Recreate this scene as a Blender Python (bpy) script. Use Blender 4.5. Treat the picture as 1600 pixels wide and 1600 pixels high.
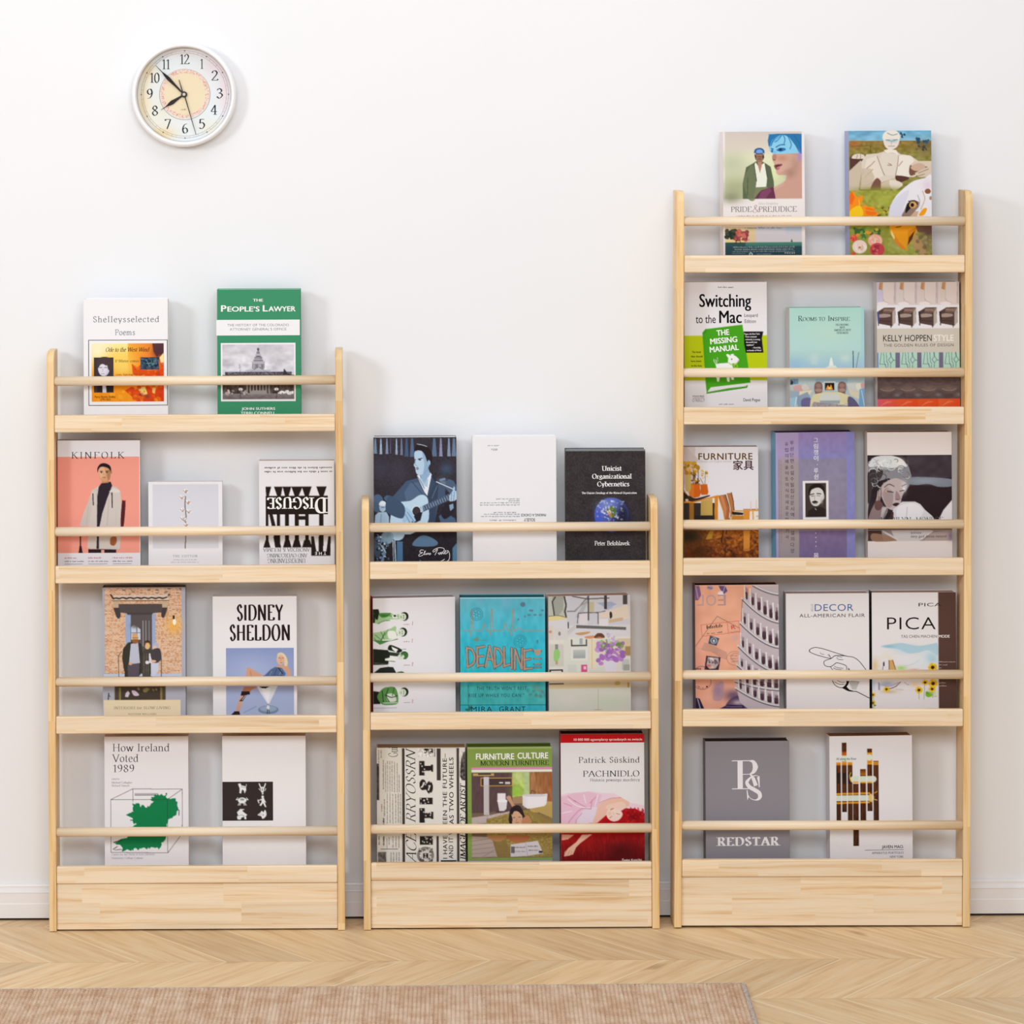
import bpy, bmesh, math, random
import numpy as np
from mathutils import Vector, Matrix

for _o in list(bpy.data.objects):
    bpy.data.objects.remove(_o, do_unlink=True)
SC = bpy.context.scene
COL = SC.collection

# ------------------------------------------------------------------ camera, world, lights, exposure
FPX, VX, VY = 5440.0, 560.0, 150.0          # focal length and vanishing point in photograph pixels
FRONT = -0.1050                              # plane of the shelf fronts; the wall is y = 0
CAMY, CAMZ = FRONT - 6.4, 1.5342
ROLL = 0.0048
cam_d = bpy.data.cameras.new('camera')
cam = bpy.data.objects.new('camera', cam_d)
COL.objects.link(cam)
cam_d.sensor_width = 36.0
cam_d.lens = FPX / 1600.0 * 36.0
cam_d.shift_x = (800 - VX) / 1600.0
cam_d.shift_y = -(800 - VY) / 1600.0
cam_d.clip_end = 60
cam.location = (0, CAMY, CAMZ)
cam.rotation_euler = (math.pi / 2, ROLL, 0)
SC.camera = cam

w = bpy.data.worlds.new('world')
SC.world = w
w.use_nodes = True
w.node_tree.nodes['Background'].inputs[0].default_value = (1.0, 0.92, 0.85, 1)
w.node_tree.nodes['Background'].inputs[1].default_value = 0.48


def area(name, loc, target, sx, sy, power, col=(1, 1, 1)):
    d = bpy.data.lights.new(name, 'AREA')
    d.shape = 'RECTANGLE'
    d.size, d.size_y, d.energy, d.color = sx, sy, power, col
    o = bpy.data.objects.new(name, d)
    COL.objects.link(o)
    o.location = loc
    v = Vector(target) - Vector(loc)
    o.rotation_euler = v.to_track_quat('-Z', 'Y').to_euler()
    return o


area('key_softbox', (-2.6, -3.3, 2.25), (0.25, 0, 0.75), 0.7, 0.7, 44, (0.87, 0.945, 1.0))
area('ceiling_softbox', (0.3, -1.6, 3.3), (0.3, -0.25, 0.6), 3.6, 1.6, 26, (0.95, 0.97, 1.0))
area('front_fill', (0.1, -5.0, 2.5), (0.3, 0, 0.7), 2.6, 1.2, 96, (0.86, 0.935, 1.0))  # added fill light without a known source, brightens the shelf interiors

SC.view_settings.view_transform = 'Standard'
SC.view_settings.look = 'None'
SC.view_settings.exposure = 0.02
SC.view_settings.gamma = 1.0
SC.view_settings.use_curve_mapping = False


# ------------------------------------------------------------------ helpers
def world(px, py, Y):
    """point of the plane y = Y that the photograph shows at pixel (px, py)"""
    u, v = (px - VX) / FPX, -(py - VY) / FPX
    d = Y - CAMY
    c, s = math.cos(ROLL), math.sin(ROLL)
    return Vector(((u * c + v * s) * d, Y, CAMZ + (-u * s + v * c) * d))


def pixel(p):
    d = p[1] - CAMY
    X, Z = p[0] / d, (p[2] - CAMZ) / d
    c, s = math.cos(ROLL), math.sin(ROLL)
    return VX + FPX * (X * c - Z * s), VY - FPX * (X * s + Z * c)


def lin1(v):
    return v / 12.92 if v <= 0.04045 else ((v + 0.055) / 1.055) ** 2.4


ALB = 0.88


def rgb(h):
    return tuple(ALB * lin1(int(h[i:i + 2], 16) / 255.0) for i in (0, 2, 4))


def srgb(h):
    return np.array([int(h[i:i + 2], 16) / 255.0 for i in (0, 2, 4)])


_mats = {}


def mat(h, rough=0.5, spec=0.35, metal=0.0):
    k = (h, rough, spec, metal)
    if k not in _mats:
        m = bpy.data.materials.new('paint_' + h)
        m.use_nodes = True
        b = m.node_tree.nodes['Principled BSDF']
        b.inputs['Base Color'].default_value = (*rgb(h), 1)
        b.inputs['Roughness'].default_value = rough
        b.inputs['Specular IOR Level'].default_value = spec
        b.inputs['Metallic'].default_value = metal
        _mats[k] = m
    return _mats[k]


def print_material():
    m = bpy.data.materials.new('printed_ink')
    m.use_nodes = True
    nt = m.node_tree
    a = nt.nodes.new('ShaderNodeAttribute')
    a.attribute_name = 'Col'
    b = nt.nodes['Principled BSDF']
    nt.links.new(a.outputs['Color'], b.inputs['Base Color'])
    b.inputs['Roughness'].default_value = 0.5
    b.inputs['Specular IOR Level'].default_value = 0.08
    return m


INK = print_material()


def link(name, me, parent=None, m=None):
    o = bpy.data.objects.new(name, me)
    COL.objects.link(o)
    if parent is not None:
        o.parent = parent
    if m is not None and me is not None:
        me.materials.append(m)
    return o


def empty(name, loc, rot=(0, 0, 0)):
    o = link(name, None)
    o.location = loc
    o.rotation_euler = rot
    o.empty_display_size = 0.05
    return o


def tag(o, label=None, cat=None, group=None, kind=None):
    for k, v in (('label', label), ('category', cat), ('group', group), ('kind', kind)):
        if v:
            o[k] = v
    return o


def bm_box(bm, x0, x1, y0, y1, z0, z1):
    vs = [bm.verts.new((x, y, z)) for x in (x0, x1) for y in (y0, y1) for z in (z0, z1)]
    for f in ((0, 1, 3, 2), (4, 6, 7, 5), (0, 4, 5, 1), (2, 3, 7, 6), (0, 2, 6, 4), (1, 5, 7, 3)):
        bm.faces.new([vs[i] for i in f])
    return vs


def bm_done(name, bm, parent=None, m=None, bevel=0.0, seg=2, smooth=False):
    bmesh.ops.recalc_face_normals(bm, faces=bm.faces[:])
    if bevel > 0:
        bmesh.ops.bevel(bm, geom=bm.edges[:], offset=bevel, segments=seg, affect='EDGES', profile=0.5)
    me = bpy.data.meshes.new(name)
    bm.to_mesh(me)
    bm.free()
    if smooth:
        me.polygons.foreach_set('use_smooth', [True] * len(me.polygons))
    return link(name, me, parent, m)


def box(name, x0, x1, y0, y1, z0, z1, parent=None, m=None, bevel=0.0, seg=2):
    bm = bmesh.new()
    bm_box(bm, x0, x1, y0, y1, z0, z1)
    return bm_done(name, bm, parent, m, bevel, seg)


def raw_mesh(name, verts, faces, cols=None, parent=None, m=None):
    me = bpy.data.meshes.new(name)
    me.from_pydata(verts, [], faces)
    if cols is not None:
        at = me.color_attributes.new('Col', 'FLOAT_COLOR', 'POINT')
        a = np.ones((len(verts), 4), dtype=np.float32)
        a[:, :3] = cols
        at.data.foreach_set('color', a.ravel())
    me.update()
    return link(name, me, parent, m)


# ------------------------------------------------------------------ materials of the room
class NT:
    def __init__(s, name):
        s.m = bpy.data.materials.new(name)
        s.m.use_nodes = True
        s.t = s.m.node_tree
        s.b = s.t.nodes['Principled BSDF']

    def n(s, kind, **kw):
        nd = s.t.nodes.new(kind)
        for k, v in kw.items():
            setattr(nd, k, v)
        return nd

    def to(s, a, b):
        s.t.links.new(a, b)

    def val(s, sock, v):
        if hasattr(v, 'is_linked') or hasattr(v, 'links'):
            s.to(v, sock)
        else:
            sock.default_value = v

    def math(s, op, a, b=None, c=None):
        nd = s.n('ShaderNodeMath', operation=op)
        s.val(nd.inputs[0], a)
        if b is not None:
            s.val(nd.inputs[1], b)
        if c is not None:
            s.val(nd.inputs[2], c)
        return nd.outputs[0]

    def ramp(s, fac, stops):
        nd = s.n('ShaderNodeValToRGB')
        s.to(fac, nd.inputs[0])
        e = nd.color_ramp.elements
        while len(e) < len(stops):
            e.new(0.5)
        for el, (p, h) in zip(e, stops):
            el.position = p
            el.color = (*rgb(h), 1) if isinstance(h, str) else (h, h, h, 1)
        return nd.outputs[0]

    def mix(s, mode, fac, a, b):
        nd = s.n('ShaderNodeMix', data_type='RGBA', blend_type=mode)
        s.val(nd.inputs[0], fac)
        s.val(nd.inputs[6], a)
        s.val(nd.inputs[7], b)
        return nd.outputs[2]

    def comb(s, x, y, z):
        nd = s.n('ShaderNodeCombineXYZ')
        for i, v in enumerate((x, y, z)):
            s.val(nd.inputs[i], v)
        return nd.outputs[0]

    def noise(s, vec, scale, detail=2, rough=0.5):
        nd = s.n('ShaderNodeTexNoise')
        s.to(vec, nd.inputs['Vector'])
        nd.inputs['Scale'].default_value = scale
        nd.inputs['Detail'].default_value = detail
        nd.inputs['Roughness'].default_value = rough
        return nd.outputs[0]

    def white(s, vec):
        nd = s.n('ShaderNodeTexWhiteNoise', noise_dimensions='3D')
        s.to(vec, nd.inputs['Vector'])
        return nd.outputs['Value']

    def bump(s, h, strength, dist):
        nd = s.n('ShaderNodeBump')
        nd.inputs['Strength'].default_value = strength
        nd.inputs['Distance'].default_value = dist
        s.to(h, nd.inputs['Height'])
        s.to(nd.outputs[0], s.b.inputs['Normal'])


def pine(name, axis, light, mid, dark, strip=0.034, length=0.27, tones=(0.93, 0.985, 1.03)):
    """finger-jointed pine: strips glued side by side, grain along the given axis"""
    k = NT(name)
    tc = k.n('ShaderNodeTexCoord')
    oi = k.n('ShaderNodeObjectInfo')
    sep = k.n('ShaderNodeSeparateXYZ')
    k.to(tc.outputs['Object'], sep.inputs[0])
    x, y, z = sep.outputs
    al, ac = (x, z) if axis == 'X' else (z, x)
    rnd = k.math('MULTIPLY', oi.outputs['Random'], 17.0)
    st = k.math('FLOOR', k.math('DIVIDE', k.math('ADD', ac, rnd), strip))
    off = k.math('MULTIPLY', k.white(k.comb(st, rnd, 3.0)), length)
    bl = k.math('FLOOR', k.math('DIVIDE', k.math('ADD', al, off), length))
    tone = k.white(k.comb(st, bl, rnd))
    warp = k.noise(k.comb(k.math('MULTIPLY', al, 5.0), k.math('MULTIPLY', ac, 30.0), k.math('ADD', rnd, tone)), 1.0, 2)
    u = k.math('ADD', k.math('MULTIPLY', ac, 1.0), k.math('MULTIPLY', warp, 0.010))
    g1 = k.noise(k.comb(k.math('MULTIPLY', al, 3.0), k.math('MULTIPLY', u, 115.0), k.math('ADD', k.math('MULTIPLY', tone, 30.0), k.math('MULTIPLY', y, 60.0))), 1.0, 3, 0.6)
    g2 = k.noise(k.comb(k.math('MULTIPLY', al, 14.0), k.math('MULTIPLY', u, 700.0), k.math('MULTIPLY', tone, 50.0)), 1.0, 2, 0.6)
    gr = k.math('ADD', k.math('MULTIPLY', g1, 0.75), k.math('MULTIPLY', g2, 0.25))
    c = k.ramp(gr, [(0.33, dark), (0.44, mid), (0.56, light), (1.0, light)])
    tn = k.ramp(tone, [(0.0, tones[0]), (0.5, tones[1]), (1.0, tones[2])])
    c = k.mix('MULTIPLY', 1.0, c, tn)
    k.to(c, k.b.inputs['Base Color'])
    k.b.inputs['Roughness'].default_value = 0.42
    k.b.inputs['Specular IOR Level'].default_value = 0.4
    k.bump(gr, 0.05, 0.002)
    return k.m


M_RAIL = pine('pine_rail', 'X', 'fae5c8', 'f4d8b2', 'e8c090', strip=0.017, length=0.30)
M_BOARD = pine('pine_board', 'X', 'f2c48a', 'e8b26c', 'd4954e', strip=0.034, length=0.30)
M_PLINTH = pine('pine_plinth', 'X', 'f9e5c8', 'f4d8b2', 'e4bb8a', strip=0.036, length=0.26)
M_PANEL = pine('pine_panel', 'Z', 'f6d6a4', 'efc78c', 'dda862', strip=0.3, length=0.24, tones=(0.84, 0.97, 1.06))
M_ROD = pine('pine_rod', 'X', 'fdebd2', 'f8dfbc', 'ecc898', strip=0.2, length=2.0)


def wall_material():
    k = NT('white_wall_paint')
    tc = k.n('ShaderNodeTexCoord')
    n = k.noise(tc.outputs['Object'], 1.3, 3)
    c = k.ramp(n, [(0.3, 'f2f3f7'), (0.7, 'f5f6f9')])
    k.to(c, k.b.inputs['Base Color'])
    k.b.inputs['Roughness'].default_value = 0.6
    k.b.inputs['Specular IOR Level'].default_value = 0.2
    k.bump(k.noise(tc.outputs['Object'], 90.0, 2), 0.05, 0.002)
    return k.m


ROW, PITCH, SLANT = 0.270, 0.1557, 0.71


def floor_material():
    k = NT('oak_chevron_parquet')
    tc = k.n('ShaderNodeTexCoord')
    sep = k.n('ShaderNodeSeparateXYZ')
    k.to(tc.outputs['Object'], sep.inputs[0])
    x, y = sep.outputs[0], sep.outputs[1]
    yy = k.math('ADD', y, 0.331 + 20 * ROW)
    q = k.math('DIVIDE', yy, ROW)
    row = k.math('FLOOR', q)
    v = k.math('MULTIPLY', k.math('FRACT', q), ROW)
    par = k.math('MODULO', row, 2.0)
    sgn = k.math('SUBTRACT', 1.0, k.math('MULTIPLY', par, 2.0))
    shift = k.math('ADD', k.math('MULTIPLY', sgn, k.math('MULTIPLY', v, SLANT)), k.math('MULTIPLY', par, ROW * SLANT))
    uu = k.math('DIVIDE', k.math('ADD', k.math('ADD', x, shift), 0.397 + 80 * PITCH), PITCH)
    idx = k.math('FLOOR', uu)
    fr = k.math('FRACT', uu)
    tone = k.white(k.comb(idx, row, 1.7))
    tone2 = k.white(k.comb(idx, row, 9.1))
    ca, sa = math.cos(math.atan(SLANT)), math.sin(math.atan(SLANT))
    across = k.math('MULTIPLY', fr, PITCH * ca)
    along = k.math('SUBTRACT', k.math('MULTIPLY', v, ca), k.math('MULTIPLY', k.math('MULTIPLY', sgn, x), sa))
    g = k.noise(k.comb(k.math('MULTIPLY', along, 5.0), k.math('MULTIPLY', across, 75.0), k.math('MULTIPLY', tone, 60.0)), 1.0, 5, 0.62)
    kn = k.noise(k.comb(k.math('MULTIPLY', along, 5.0), k.math('MULTIPLY', across, 16.0), k.math('MULTIPLY', tone2, 90.0)), 1.0, 2, 0.5)
    c = k.ramp(g, [(0.25, 'e0b888'), (0.5, 'f8d6a6'), (0.75, 'ffe8c2')])
    c = k.mix('MULTIPLY', 1.0, c, k.ramp(tone2, [(0.0, 0.84), (0.5, 0.97), (1.0, 1.05)]))
    c = k.mix('MULTIPLY', 0.9, c, k.ramp(kn, [(0.20, 'a88e74'), (0.33, 'ffffff')]))
    edge = k.math('MINIMUM', fr, k.math('SUBTRACT', 1.0, fr))
    e = k.math('LESS_THAN', edge, 0.013)
    sv = k.math('MINIMUM', v, k.math('SUBTRACT', ROW, v))
    c = k.mix('MIX', k.math('MULTIPLY', e, 0.55), c, (*rgb('fff0d2'), 1))
    c = k.mix('MIX', k.math('MULTIPLY', k.math('LESS_THAN', sv, 0.0022), 0.35), c, (*rgb('caa470'), 1))
    k.to(c, k.b.inputs['Base Color'])
    k.b.inputs['Roughness'].default_value = 0.45
    k.b.inputs['Specular IOR Level'].default_value = 0.3
    k.bump(g, 0.08, 0.002)
    return k.m


def rug_material():
    k = NT('jute_rope')
    tc = k.n('ShaderNodeTexCoord')
    sep = k.n('ShaderNodeSeparateXYZ')
    k.to(tc.outputs['Object'], sep.inputs[0])
    x, y = sep.outputs[0], sep.outputs[1]
    rib = k.math('FLOOR', k.math('DIVIDE', x, 0.0073))
    r = k.white(k.comb(rib, 0.0, 0.0))
    ph = k.math('ADD', k.math('ADD', k.math('MULTIPLY', y, 620.0), k.math('MULTIPLY', x, 430.0)), k.math('MULTIPLY', r, 6.0))
    tw = k.math('ADD', k.math('MULTIPLY', k.math('SINE', ph), 0.5), 0.5)
    n = k.noise(tc.outputs['Object'], 160.0, 3, 0.7)
    n2 = k.noise(tc.outputs['Object'], 28.0, 2, 0.6)
    f = k.math('ADD', k.math('MULTIPLY', tw, 0.22), k.math('ADD', k.math('MULTIPLY', n, 0.58), k.math('MULTIPLY', r, 0.18)))
    c = k.ramp(f, [(0.15, 'b0917a'), (0.40, 'e6c4a8'), (0.60, 'f2dac0'), (0.95, 'f8e4d0')])
    c = k.mix('MULTIPLY', 0.7, c, k.ramp(n2, [(0.35, 'e6d2c4'), (0.6, 'ffffff')]))
    k.to(c, k.b.inputs['Base Color'])
    k.b.inputs['Roughness'].default_value = 0.9
    k.b.inputs['Specular IOR Level'].default_value = 0.1
    k.bump(k.math('ADD', tw, n), 0.6, 0.002)
    return k.m


# ------------------------------------------------------------------ the room
M_WALL = wall_material()
wall = box('wall_back', -4, 4, 0, 0.1, 0, 3.4, m=M_WALL)
tag(wall, 'plain white painted wall behind the shelves', 'wall', kind='structure')
fl = box('floor', -4, 4, -11, 0.0, -0.05, 0, m=floor_material())
tag(fl, 'light oak chevron parquet floor', 'floor', kind='structure')


def baseboard():
    # profile from the floor up: plinth face, step, cove and rounded ledges
    pts = [(0, 0.0045), (-0.014, 0.0045), (-0.014, 0.0305), (-0.0128, 0.0318), (-0.0128, 0.0330), (-0.0128, 0.0500),
           (-0.0135, 0.0515), (-0.0130, 0.0535), (-0.0100, 0.0550), (-0.0080, 0.0565), (-0.0075, 0.0600), (-0.0080, 0.0625),
           (-0.0070, 0.0655), (-0.0040, 0.0670), (0, 0.0672)]
    vs, fs = [], []
    for x in (-4, 4):
        vs += [(x, p[0], p[1]) for p in pts]
    n = len(pts)
    for i in range(n - 1):
        fs.append((i, i + 1, n + i + 1, n + i))
    fs.append(tuple(range(n)))
    fs.append(tuple(range(2 * n - 1, n - 1, -1)))
    o = raw_mesh('baseboard_back', vs, fs, m=mat('f3f1f3', 0.35, 0.4))
    tag(o, 'white moulded baseboard along the wall', 'baseboard', kind='structure')
    g = box('gap_shade', -4, 4, -0.0105, -0.001, 0.0, 0.0045, m=mat('3a2f28', 0.8))  # dark-coloured strip stands in for the shade in the gap
    tag(g, 'dark strip painted as the shade in the gap under the white baseboard', 'gap shade', kind='structure')


baseboard()

# ------------------------------------------------------------------ the three bookshelves
SW, ST, SD = 0.5440, 0.0134, 0.081           # width, panel thickness, depth
BACK = FRONT + SD
LIP_H, BOARD = 0.0318, 0.012
R_TOP = 0.0195


def make_shelf(pxl, ytan, lips, rods, ybot, label, bx=0.0, bz=0.0):
    """pxl: pixel of the left front edge (at the foot); ytan: where the front edge starts to round; lips, rods: pixel rows at mid width"""
    X0 = world(pxl, ybot, FRONT).x
    midp = pxl + 231
    zt = world(midp - 225, ytan, FRONT).z + R_TOP
    root = empty('bookshelf', (X0 + SW / 2, FRONT, 0))
    tag(root, label, 'bookshelf', 'pine display bookshelves')
    hw = SW / 2

    def fin(o):
        if bx or bz:
            me = o.data
            for v in me.vertices:
                v.co.x += bx * v.co.z
                v.co.z += bz * (v.co.x - hw)
            me.update()
        return o
    for s in (-1, 1):
        x0, x1 = (-hw, -hw + ST) if s < 0 else (hw - ST, hw)
        prof = [(0, 0.0008), (0, zt - R_TOP)]
        for i in range(1, 9):
            a = i / 8 * math.pi / 2
            prof.append((R_TOP - R_TOP * math.cos(a), zt - R_TOP + R_TOP * math.sin(a)))
        prof += [(SD, zt), (SD, 0.0008)]
        bm = bmesh.new()
        L = [bm.verts.new((x0, p[0], p[1])) for p in prof]
        R = [bm.verts.new((x1, p[0], p[1])) for p in prof]
        bm.faces.new(L)
        bm.faces.new(R[::-1])
        n = len(prof)
        for i in range(n):
            j = (i + 1) % n
            bm.faces.new((L[j], L[i], R[i], R[j]))
        fin(bm_done('side_panel', bm, root, M_PANEL, 0.0012, 2))
    ix0, ix1 = -hw + ST, hw - ST
    info = []
    for k, y in enumerate(lips):
        z1 = world(midp, y, FRONT).z
        z0 = z1 - LIP_H
        fin(box('front_rail', ix0 + 0.0004, ix1 - 0.0004, 0.0012, 0.0132, z0, z1, root, M_RAIL, 0.0022, 3))
        fin(box('shelf_board', ix0 + 0.0002, ix1 - 0.0002, 0.0134, SD - 0.001, z0 + 0.0005, z0 + 0.0005 + BOARD, root, M_BOARD, 0.0008, 1))
        info.append((z1, z0 + 0.0005 + BOARD, bz, X0 + SW))
        if k == len(lips) - 1:
            fin(box('plinth_board', ix0 + 0.0004, ix1 - 0.0004, 0.0055, 0.0175, 0.0030, z0 - 0.0006, root, M_PLINTH, 0.001, 2))
    for y in rods:
        z = world(midp, y, FRONT).z
        bm = bmesh.new()
        n = 24
        r = 0.0086
        rings = []
        for x in (ix0 + 0.0002, ix1 - 0.0002):
            rings.append([bm.verts.new((x, 0.0105 + r * math.cos(2 * math.pi * i / n), z + r * math.sin(2 * math.pi * i / n))) for i in range(n)])
        for i in range(n):
            bm.faces.new((rings[0][i], rings[0][(i + 1) % n], rings[1][(i + 1) % n], rings[1][i]))
        bm.faces.new(rings[0][::-1])
        bm.faces.new(rings[1])
        o = fin(bm_done('dowel_rod', bm, root, M_ROD, 0, smooth=False))
        for p in o.data.polygons:
            p.use_smooth = len(p.vertices) == 4
    return info


SHELF = {
    'L': make_shelf(77.0, 566, [648, 884, 1119, 1353.5], [595.3, 830.8, 1066, 1301], 1456, 'medium-height pine bookshelf with four tiers, standing at the left below the wall clock'),
    'M': make_shelf(568.5, 798, [877.5, 1113, 1348], [824.3, 1059.3, 1296.3], 1453, 'lowest pine bookshelf with three tiers, standing between the two taller ones'),
    'R': make_shelf(1053.5, 316.5, [399.7, 637, 873, 1109.3, 1344], [346.6, 583.5, 820.8, 1056.2, 1292], 1448, 'tallest pine bookshelf with five tiers, standing at the right', bx=-0.0086 * -1, bz=-0.0033),
}

# ------------------------------------------------------------------ lettering: a drawn roman alphabet and Blender's own sans
# each glyph: advance width, then strokes; s/a/b = serifs at both ends/start/end, c = curve
GLYPHS = {}
for _l in '''A 74 b:37,100 5,0|b:37,100 69,0|17,36 57,36
B 64 s:14,0 14,100|c:14,99 40,97 52,77 40,55 14,53|c:14,53 44,52 60,27 44,2 14,1
C 74 c:66,78 56,95 40,101 18,86 8,50 18,14 40,-1 58,6 69,24
D 78 s:14,0 14,100|c:14,99 44,97 64,80 71,50 64,20 44,3 14,1
E 64 s:14,0 14,100|14,98 56,98|56,98 56,82|14,52 44,52|14,2 58,2|58,2 60,20
F 58 s:14,0 14,100|14,98 56,98|56,98 56,82|14,52 42,52
G 80 c:66,78 56,95 40,101 18,86 8,50 18,14 40,-1 58,4 68,12|a:68,42 68,8
H 80 s:14,0 14,100|s:66,0 66,100|14,52 66,52
I 30 s:15,0 15,100
J 42 a:28,100 28,20|c:28,20 24,-2 12,-6 4,4
K 72 s:14,0 14,100|a:60,100 14,44|b:28,56 66,0
L 60 s:14,0 14,100|14,2 54,2|54,2 56,22
M 96 s:14,0 14,100|14,100 48,4|82,100 48,4|s:82,0 82,100
N 82 b:14,100 14,0|14,100 68,0|a:68,100 68,0
O 80 c:40,101 18,88 8,50 18,12 40,-1 62,12 72,50 62,88 40,101
P 60 s:14,0 14,100|c:14,99 42,97 56,74 42,50 14,48
Q 80 c:40,101 18,88 8,50 18,12 40,-1 62,12 72,50 62,88 40,101|40,10 74,-12
R 70 s:14,0 14,100|c:14,99 42,97 54,76 42,54 14,52|b:34,52 64,0
S 54 c:44,80 28,101 10,82 18,60 40,42 46,18 26,-1 8,22
T 66 b:33,98 33,0|6,98 60,98|6,98 6,82|60,98 60,82
U 78 a:12,100 12,30|c:12,30 20,4 38,-1 58,6 64,34|a:64,100 64,30
V 74 a:5,100 38,0|a:69,100 38,0
W 104 a:4,100 30,0|52,100 30,0|52,100 78,0|a:100,100 78,0
X 70 s:8,100 62,0|s:62,100 8,0
Y 70 a:5,100 35,48|a:65,100 35,48|b:35,50 35,0
Z 64 8,98 56,98|56,98 8,2|8,2 58,2|58,2 60,18
a 48 c:8,52 20,66 34,58 36,40|36,40 36,8|36,8 46,0|c:36,38 16,32 6,16 16,0 36,12
b 54 a:12,100 12,0|c:12,50 30,66 48,48 48,18 30,-1 12,10
c 46 c:42,52 28,67 12,54 6,32 14,6 28,-1 42,12
d 58 a:44,100 44,0|c:44,52 28,67 10,50 8,16 24,-1 44,12|44,2 54,2
e 48 8,38 42,38|c:42,38 36,60 24,67 10,54 6,30 14,6 28,-1 42,12
f 36 b:14,78 14,0|c:14,78 20,98 36,92|4,64 30,64
g 50 c:24,66 40,46 24,26 8,46 24,66|c:14,28 10,14 36,8 44,-8 26,-26 6,-14 16,2|36,60 48,64
h 58 s:12,0 12,100|c:12,48 30,66 44,50 44,30|b:44,40 44,0
i 26 s:13,0 13,64|13,84 13,96
j 26 a:16,64 16,-10|c:16,-10 10,-26 0,-22|16,84 16,96
k 56 s:12,0 12,100|a:42,64 12,28|b:24,38 48,0
l 26 s:13,0 13,100
m 86 s:12,0 12,64|c:12,48 28,66 40,50 40,36|b:40,44 40,0|c:40,48 56,66 70,50 70,36|b:70,44 70,0
n 58 s:12,0 12,64|c:12,48 30,66 44,50 44,30|b:44,40 44,0
o 52 c:26,67 10,54 6,33 10,12 26,-1 42,12 46,33 42,54 26,67
p 54 s:12,-28 12,64|c:12,50 30,66 48,48 48,18 30,-1 12,10
q 54 b:44,64 44,-28|c:44,52 28,67 10,50 8,16 24,-1 44,12
r 40 s:12,0 12,64|c:12,44 22,62 36,60
s 42 c:34,54 22,67 10,56 14,40 32,26 34,10 20,-1 6,12
t 34 14,88 14,14|c:14,14 18,1 32,6|4,64 30,64
u 58 a:12,64 12,18|c:12,18 18,-1 36,4 44,18|a:44,64 44,0
v 52 a:6,64 26,0|a:46,64 26,0
w 76 a:6,64 24,0|38,64 24,0|38,64 54,0|a:70,64 54,0
x 52 s:8,64 44,0|s:44,64 8,0
y 52 a:6,64 26,2|a:46,64 18,-28
z 46 8,62 40,62|40,62 8,2|8,2 40,2
ü 58 a:12,64 12,18|c:12,18 18,-1 36,4 44,18|a:44,64 44,0|20,80 20,92|36,80 36,92
0 52 c:26,101 10,78 8,50 10,22 26,-1 42,22 44,50 42,78 26,101
1 40 b:24,100 24,0|24,100 8,84
2 52 c:8,76 14,94 28,101 42,82 36,56 20,28 6,3|6,3 46,3|46,3 48,16
3 50 c:8,82 24,101 40,80 32,60 20,54|c:20,54 38,46 44,26 24,-1 6,18
4 56 b:36,100 36,0|36,100 4,32|4,32 52,32
5 50 14,98 42,98|14,98 11,56|c:11,56 30,64 44,36 28,2 6,10
6 52 c:40,96 20,84 8,44 14,8 26,-1 42,14 40,42 24,54 9,36
7 50 6,84 6,98|6,98 44,98|44,98 18,0
8 52 c:26,54 10,74 26,101 42,76 26,54 8,26 26,-1 46,26 26,54
9 52 c:12,4 32,16 44,56 38,92 26,101 10,86 12,58 28,46 43,64
& 84 c:74,50 50,8 26,-1 10,20 28,50 46,80 34,101 22,82 38,46 76,0
' 20 10,100 10,78
. 22 11,-2 11,10
, 22 12,10 8,-14
- 36 4,34 32,34
! 24 12,100 12,30|12,-2 12,10'''.split('\n'):
    _p = _l.split(' ', 2)
    _st = []
    for _s in _p[2].split('|'):
        _f, _, _b = _s.rpartition(':')
        _st.append((_f, [tuple(float(v) for v in q.split(',')) for q in _b.split()]))
    GLYPHS[_p[0]] = (float(_p[1]), _st)


def spline(pts, n=6, closed=False):
    P = [np.array(p, float) for p in pts]
    if not closed and np.allclose(P[0], P[-1]) and len(P) > 3:
        ext = [P[-2]] + P + [P[1]]
    elif closed:
        ext = [P[-1]] + P + [P[0], P[1]]
    else:
        ext = [2 * P[0] - P[1]] + P + [2 * P[-1] - P[-2]]
    out = []
    for i in range(1, len(ext) - 2):
        a, b, c, d = ext[i - 1:i + 3]
        for k in range(n):
            t = k / n
            out.append(0.5 * (2 * b + (c - a) * t + (2 * a - 5 * b + 4 * c - d) * t * t + (3 * b - a - 3 * c + d) * t ** 3))
    if not closed:
        out.append(ext[-2])
    return out


def ribbon(pts, wf):
    """outline of a stroke: list of quads with the width wf(direction)"""
    P = [np.array(p, float) for p in pts]
    n = len(P)
    L, R = [], []
    for i in range(n):
        d0 = P[i] - P[i - 1] if i else P[1] - P[0]
        d1 = P[i + 1] - P[i] if i < n - 1 else P[-1] - P[-2]
        d = d0 / (np.linalg.norm(d0) + 1e-9) + d1 / (np.linalg.norm(d1) + 1e-9)
        d = d / (np.linalg.norm(d) + 1e-9)
        h = wf(math.atan2(d[1], d[0])) / 2
        nrm = np.array((-d[1], d[0]))
        L.append(P[i] + nrm * h)
        R.append(P[i] - nrm * h)
    return [(R[i], R[i + 1], L[i + 1], L[i]) for i in range(n - 1)]


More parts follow.
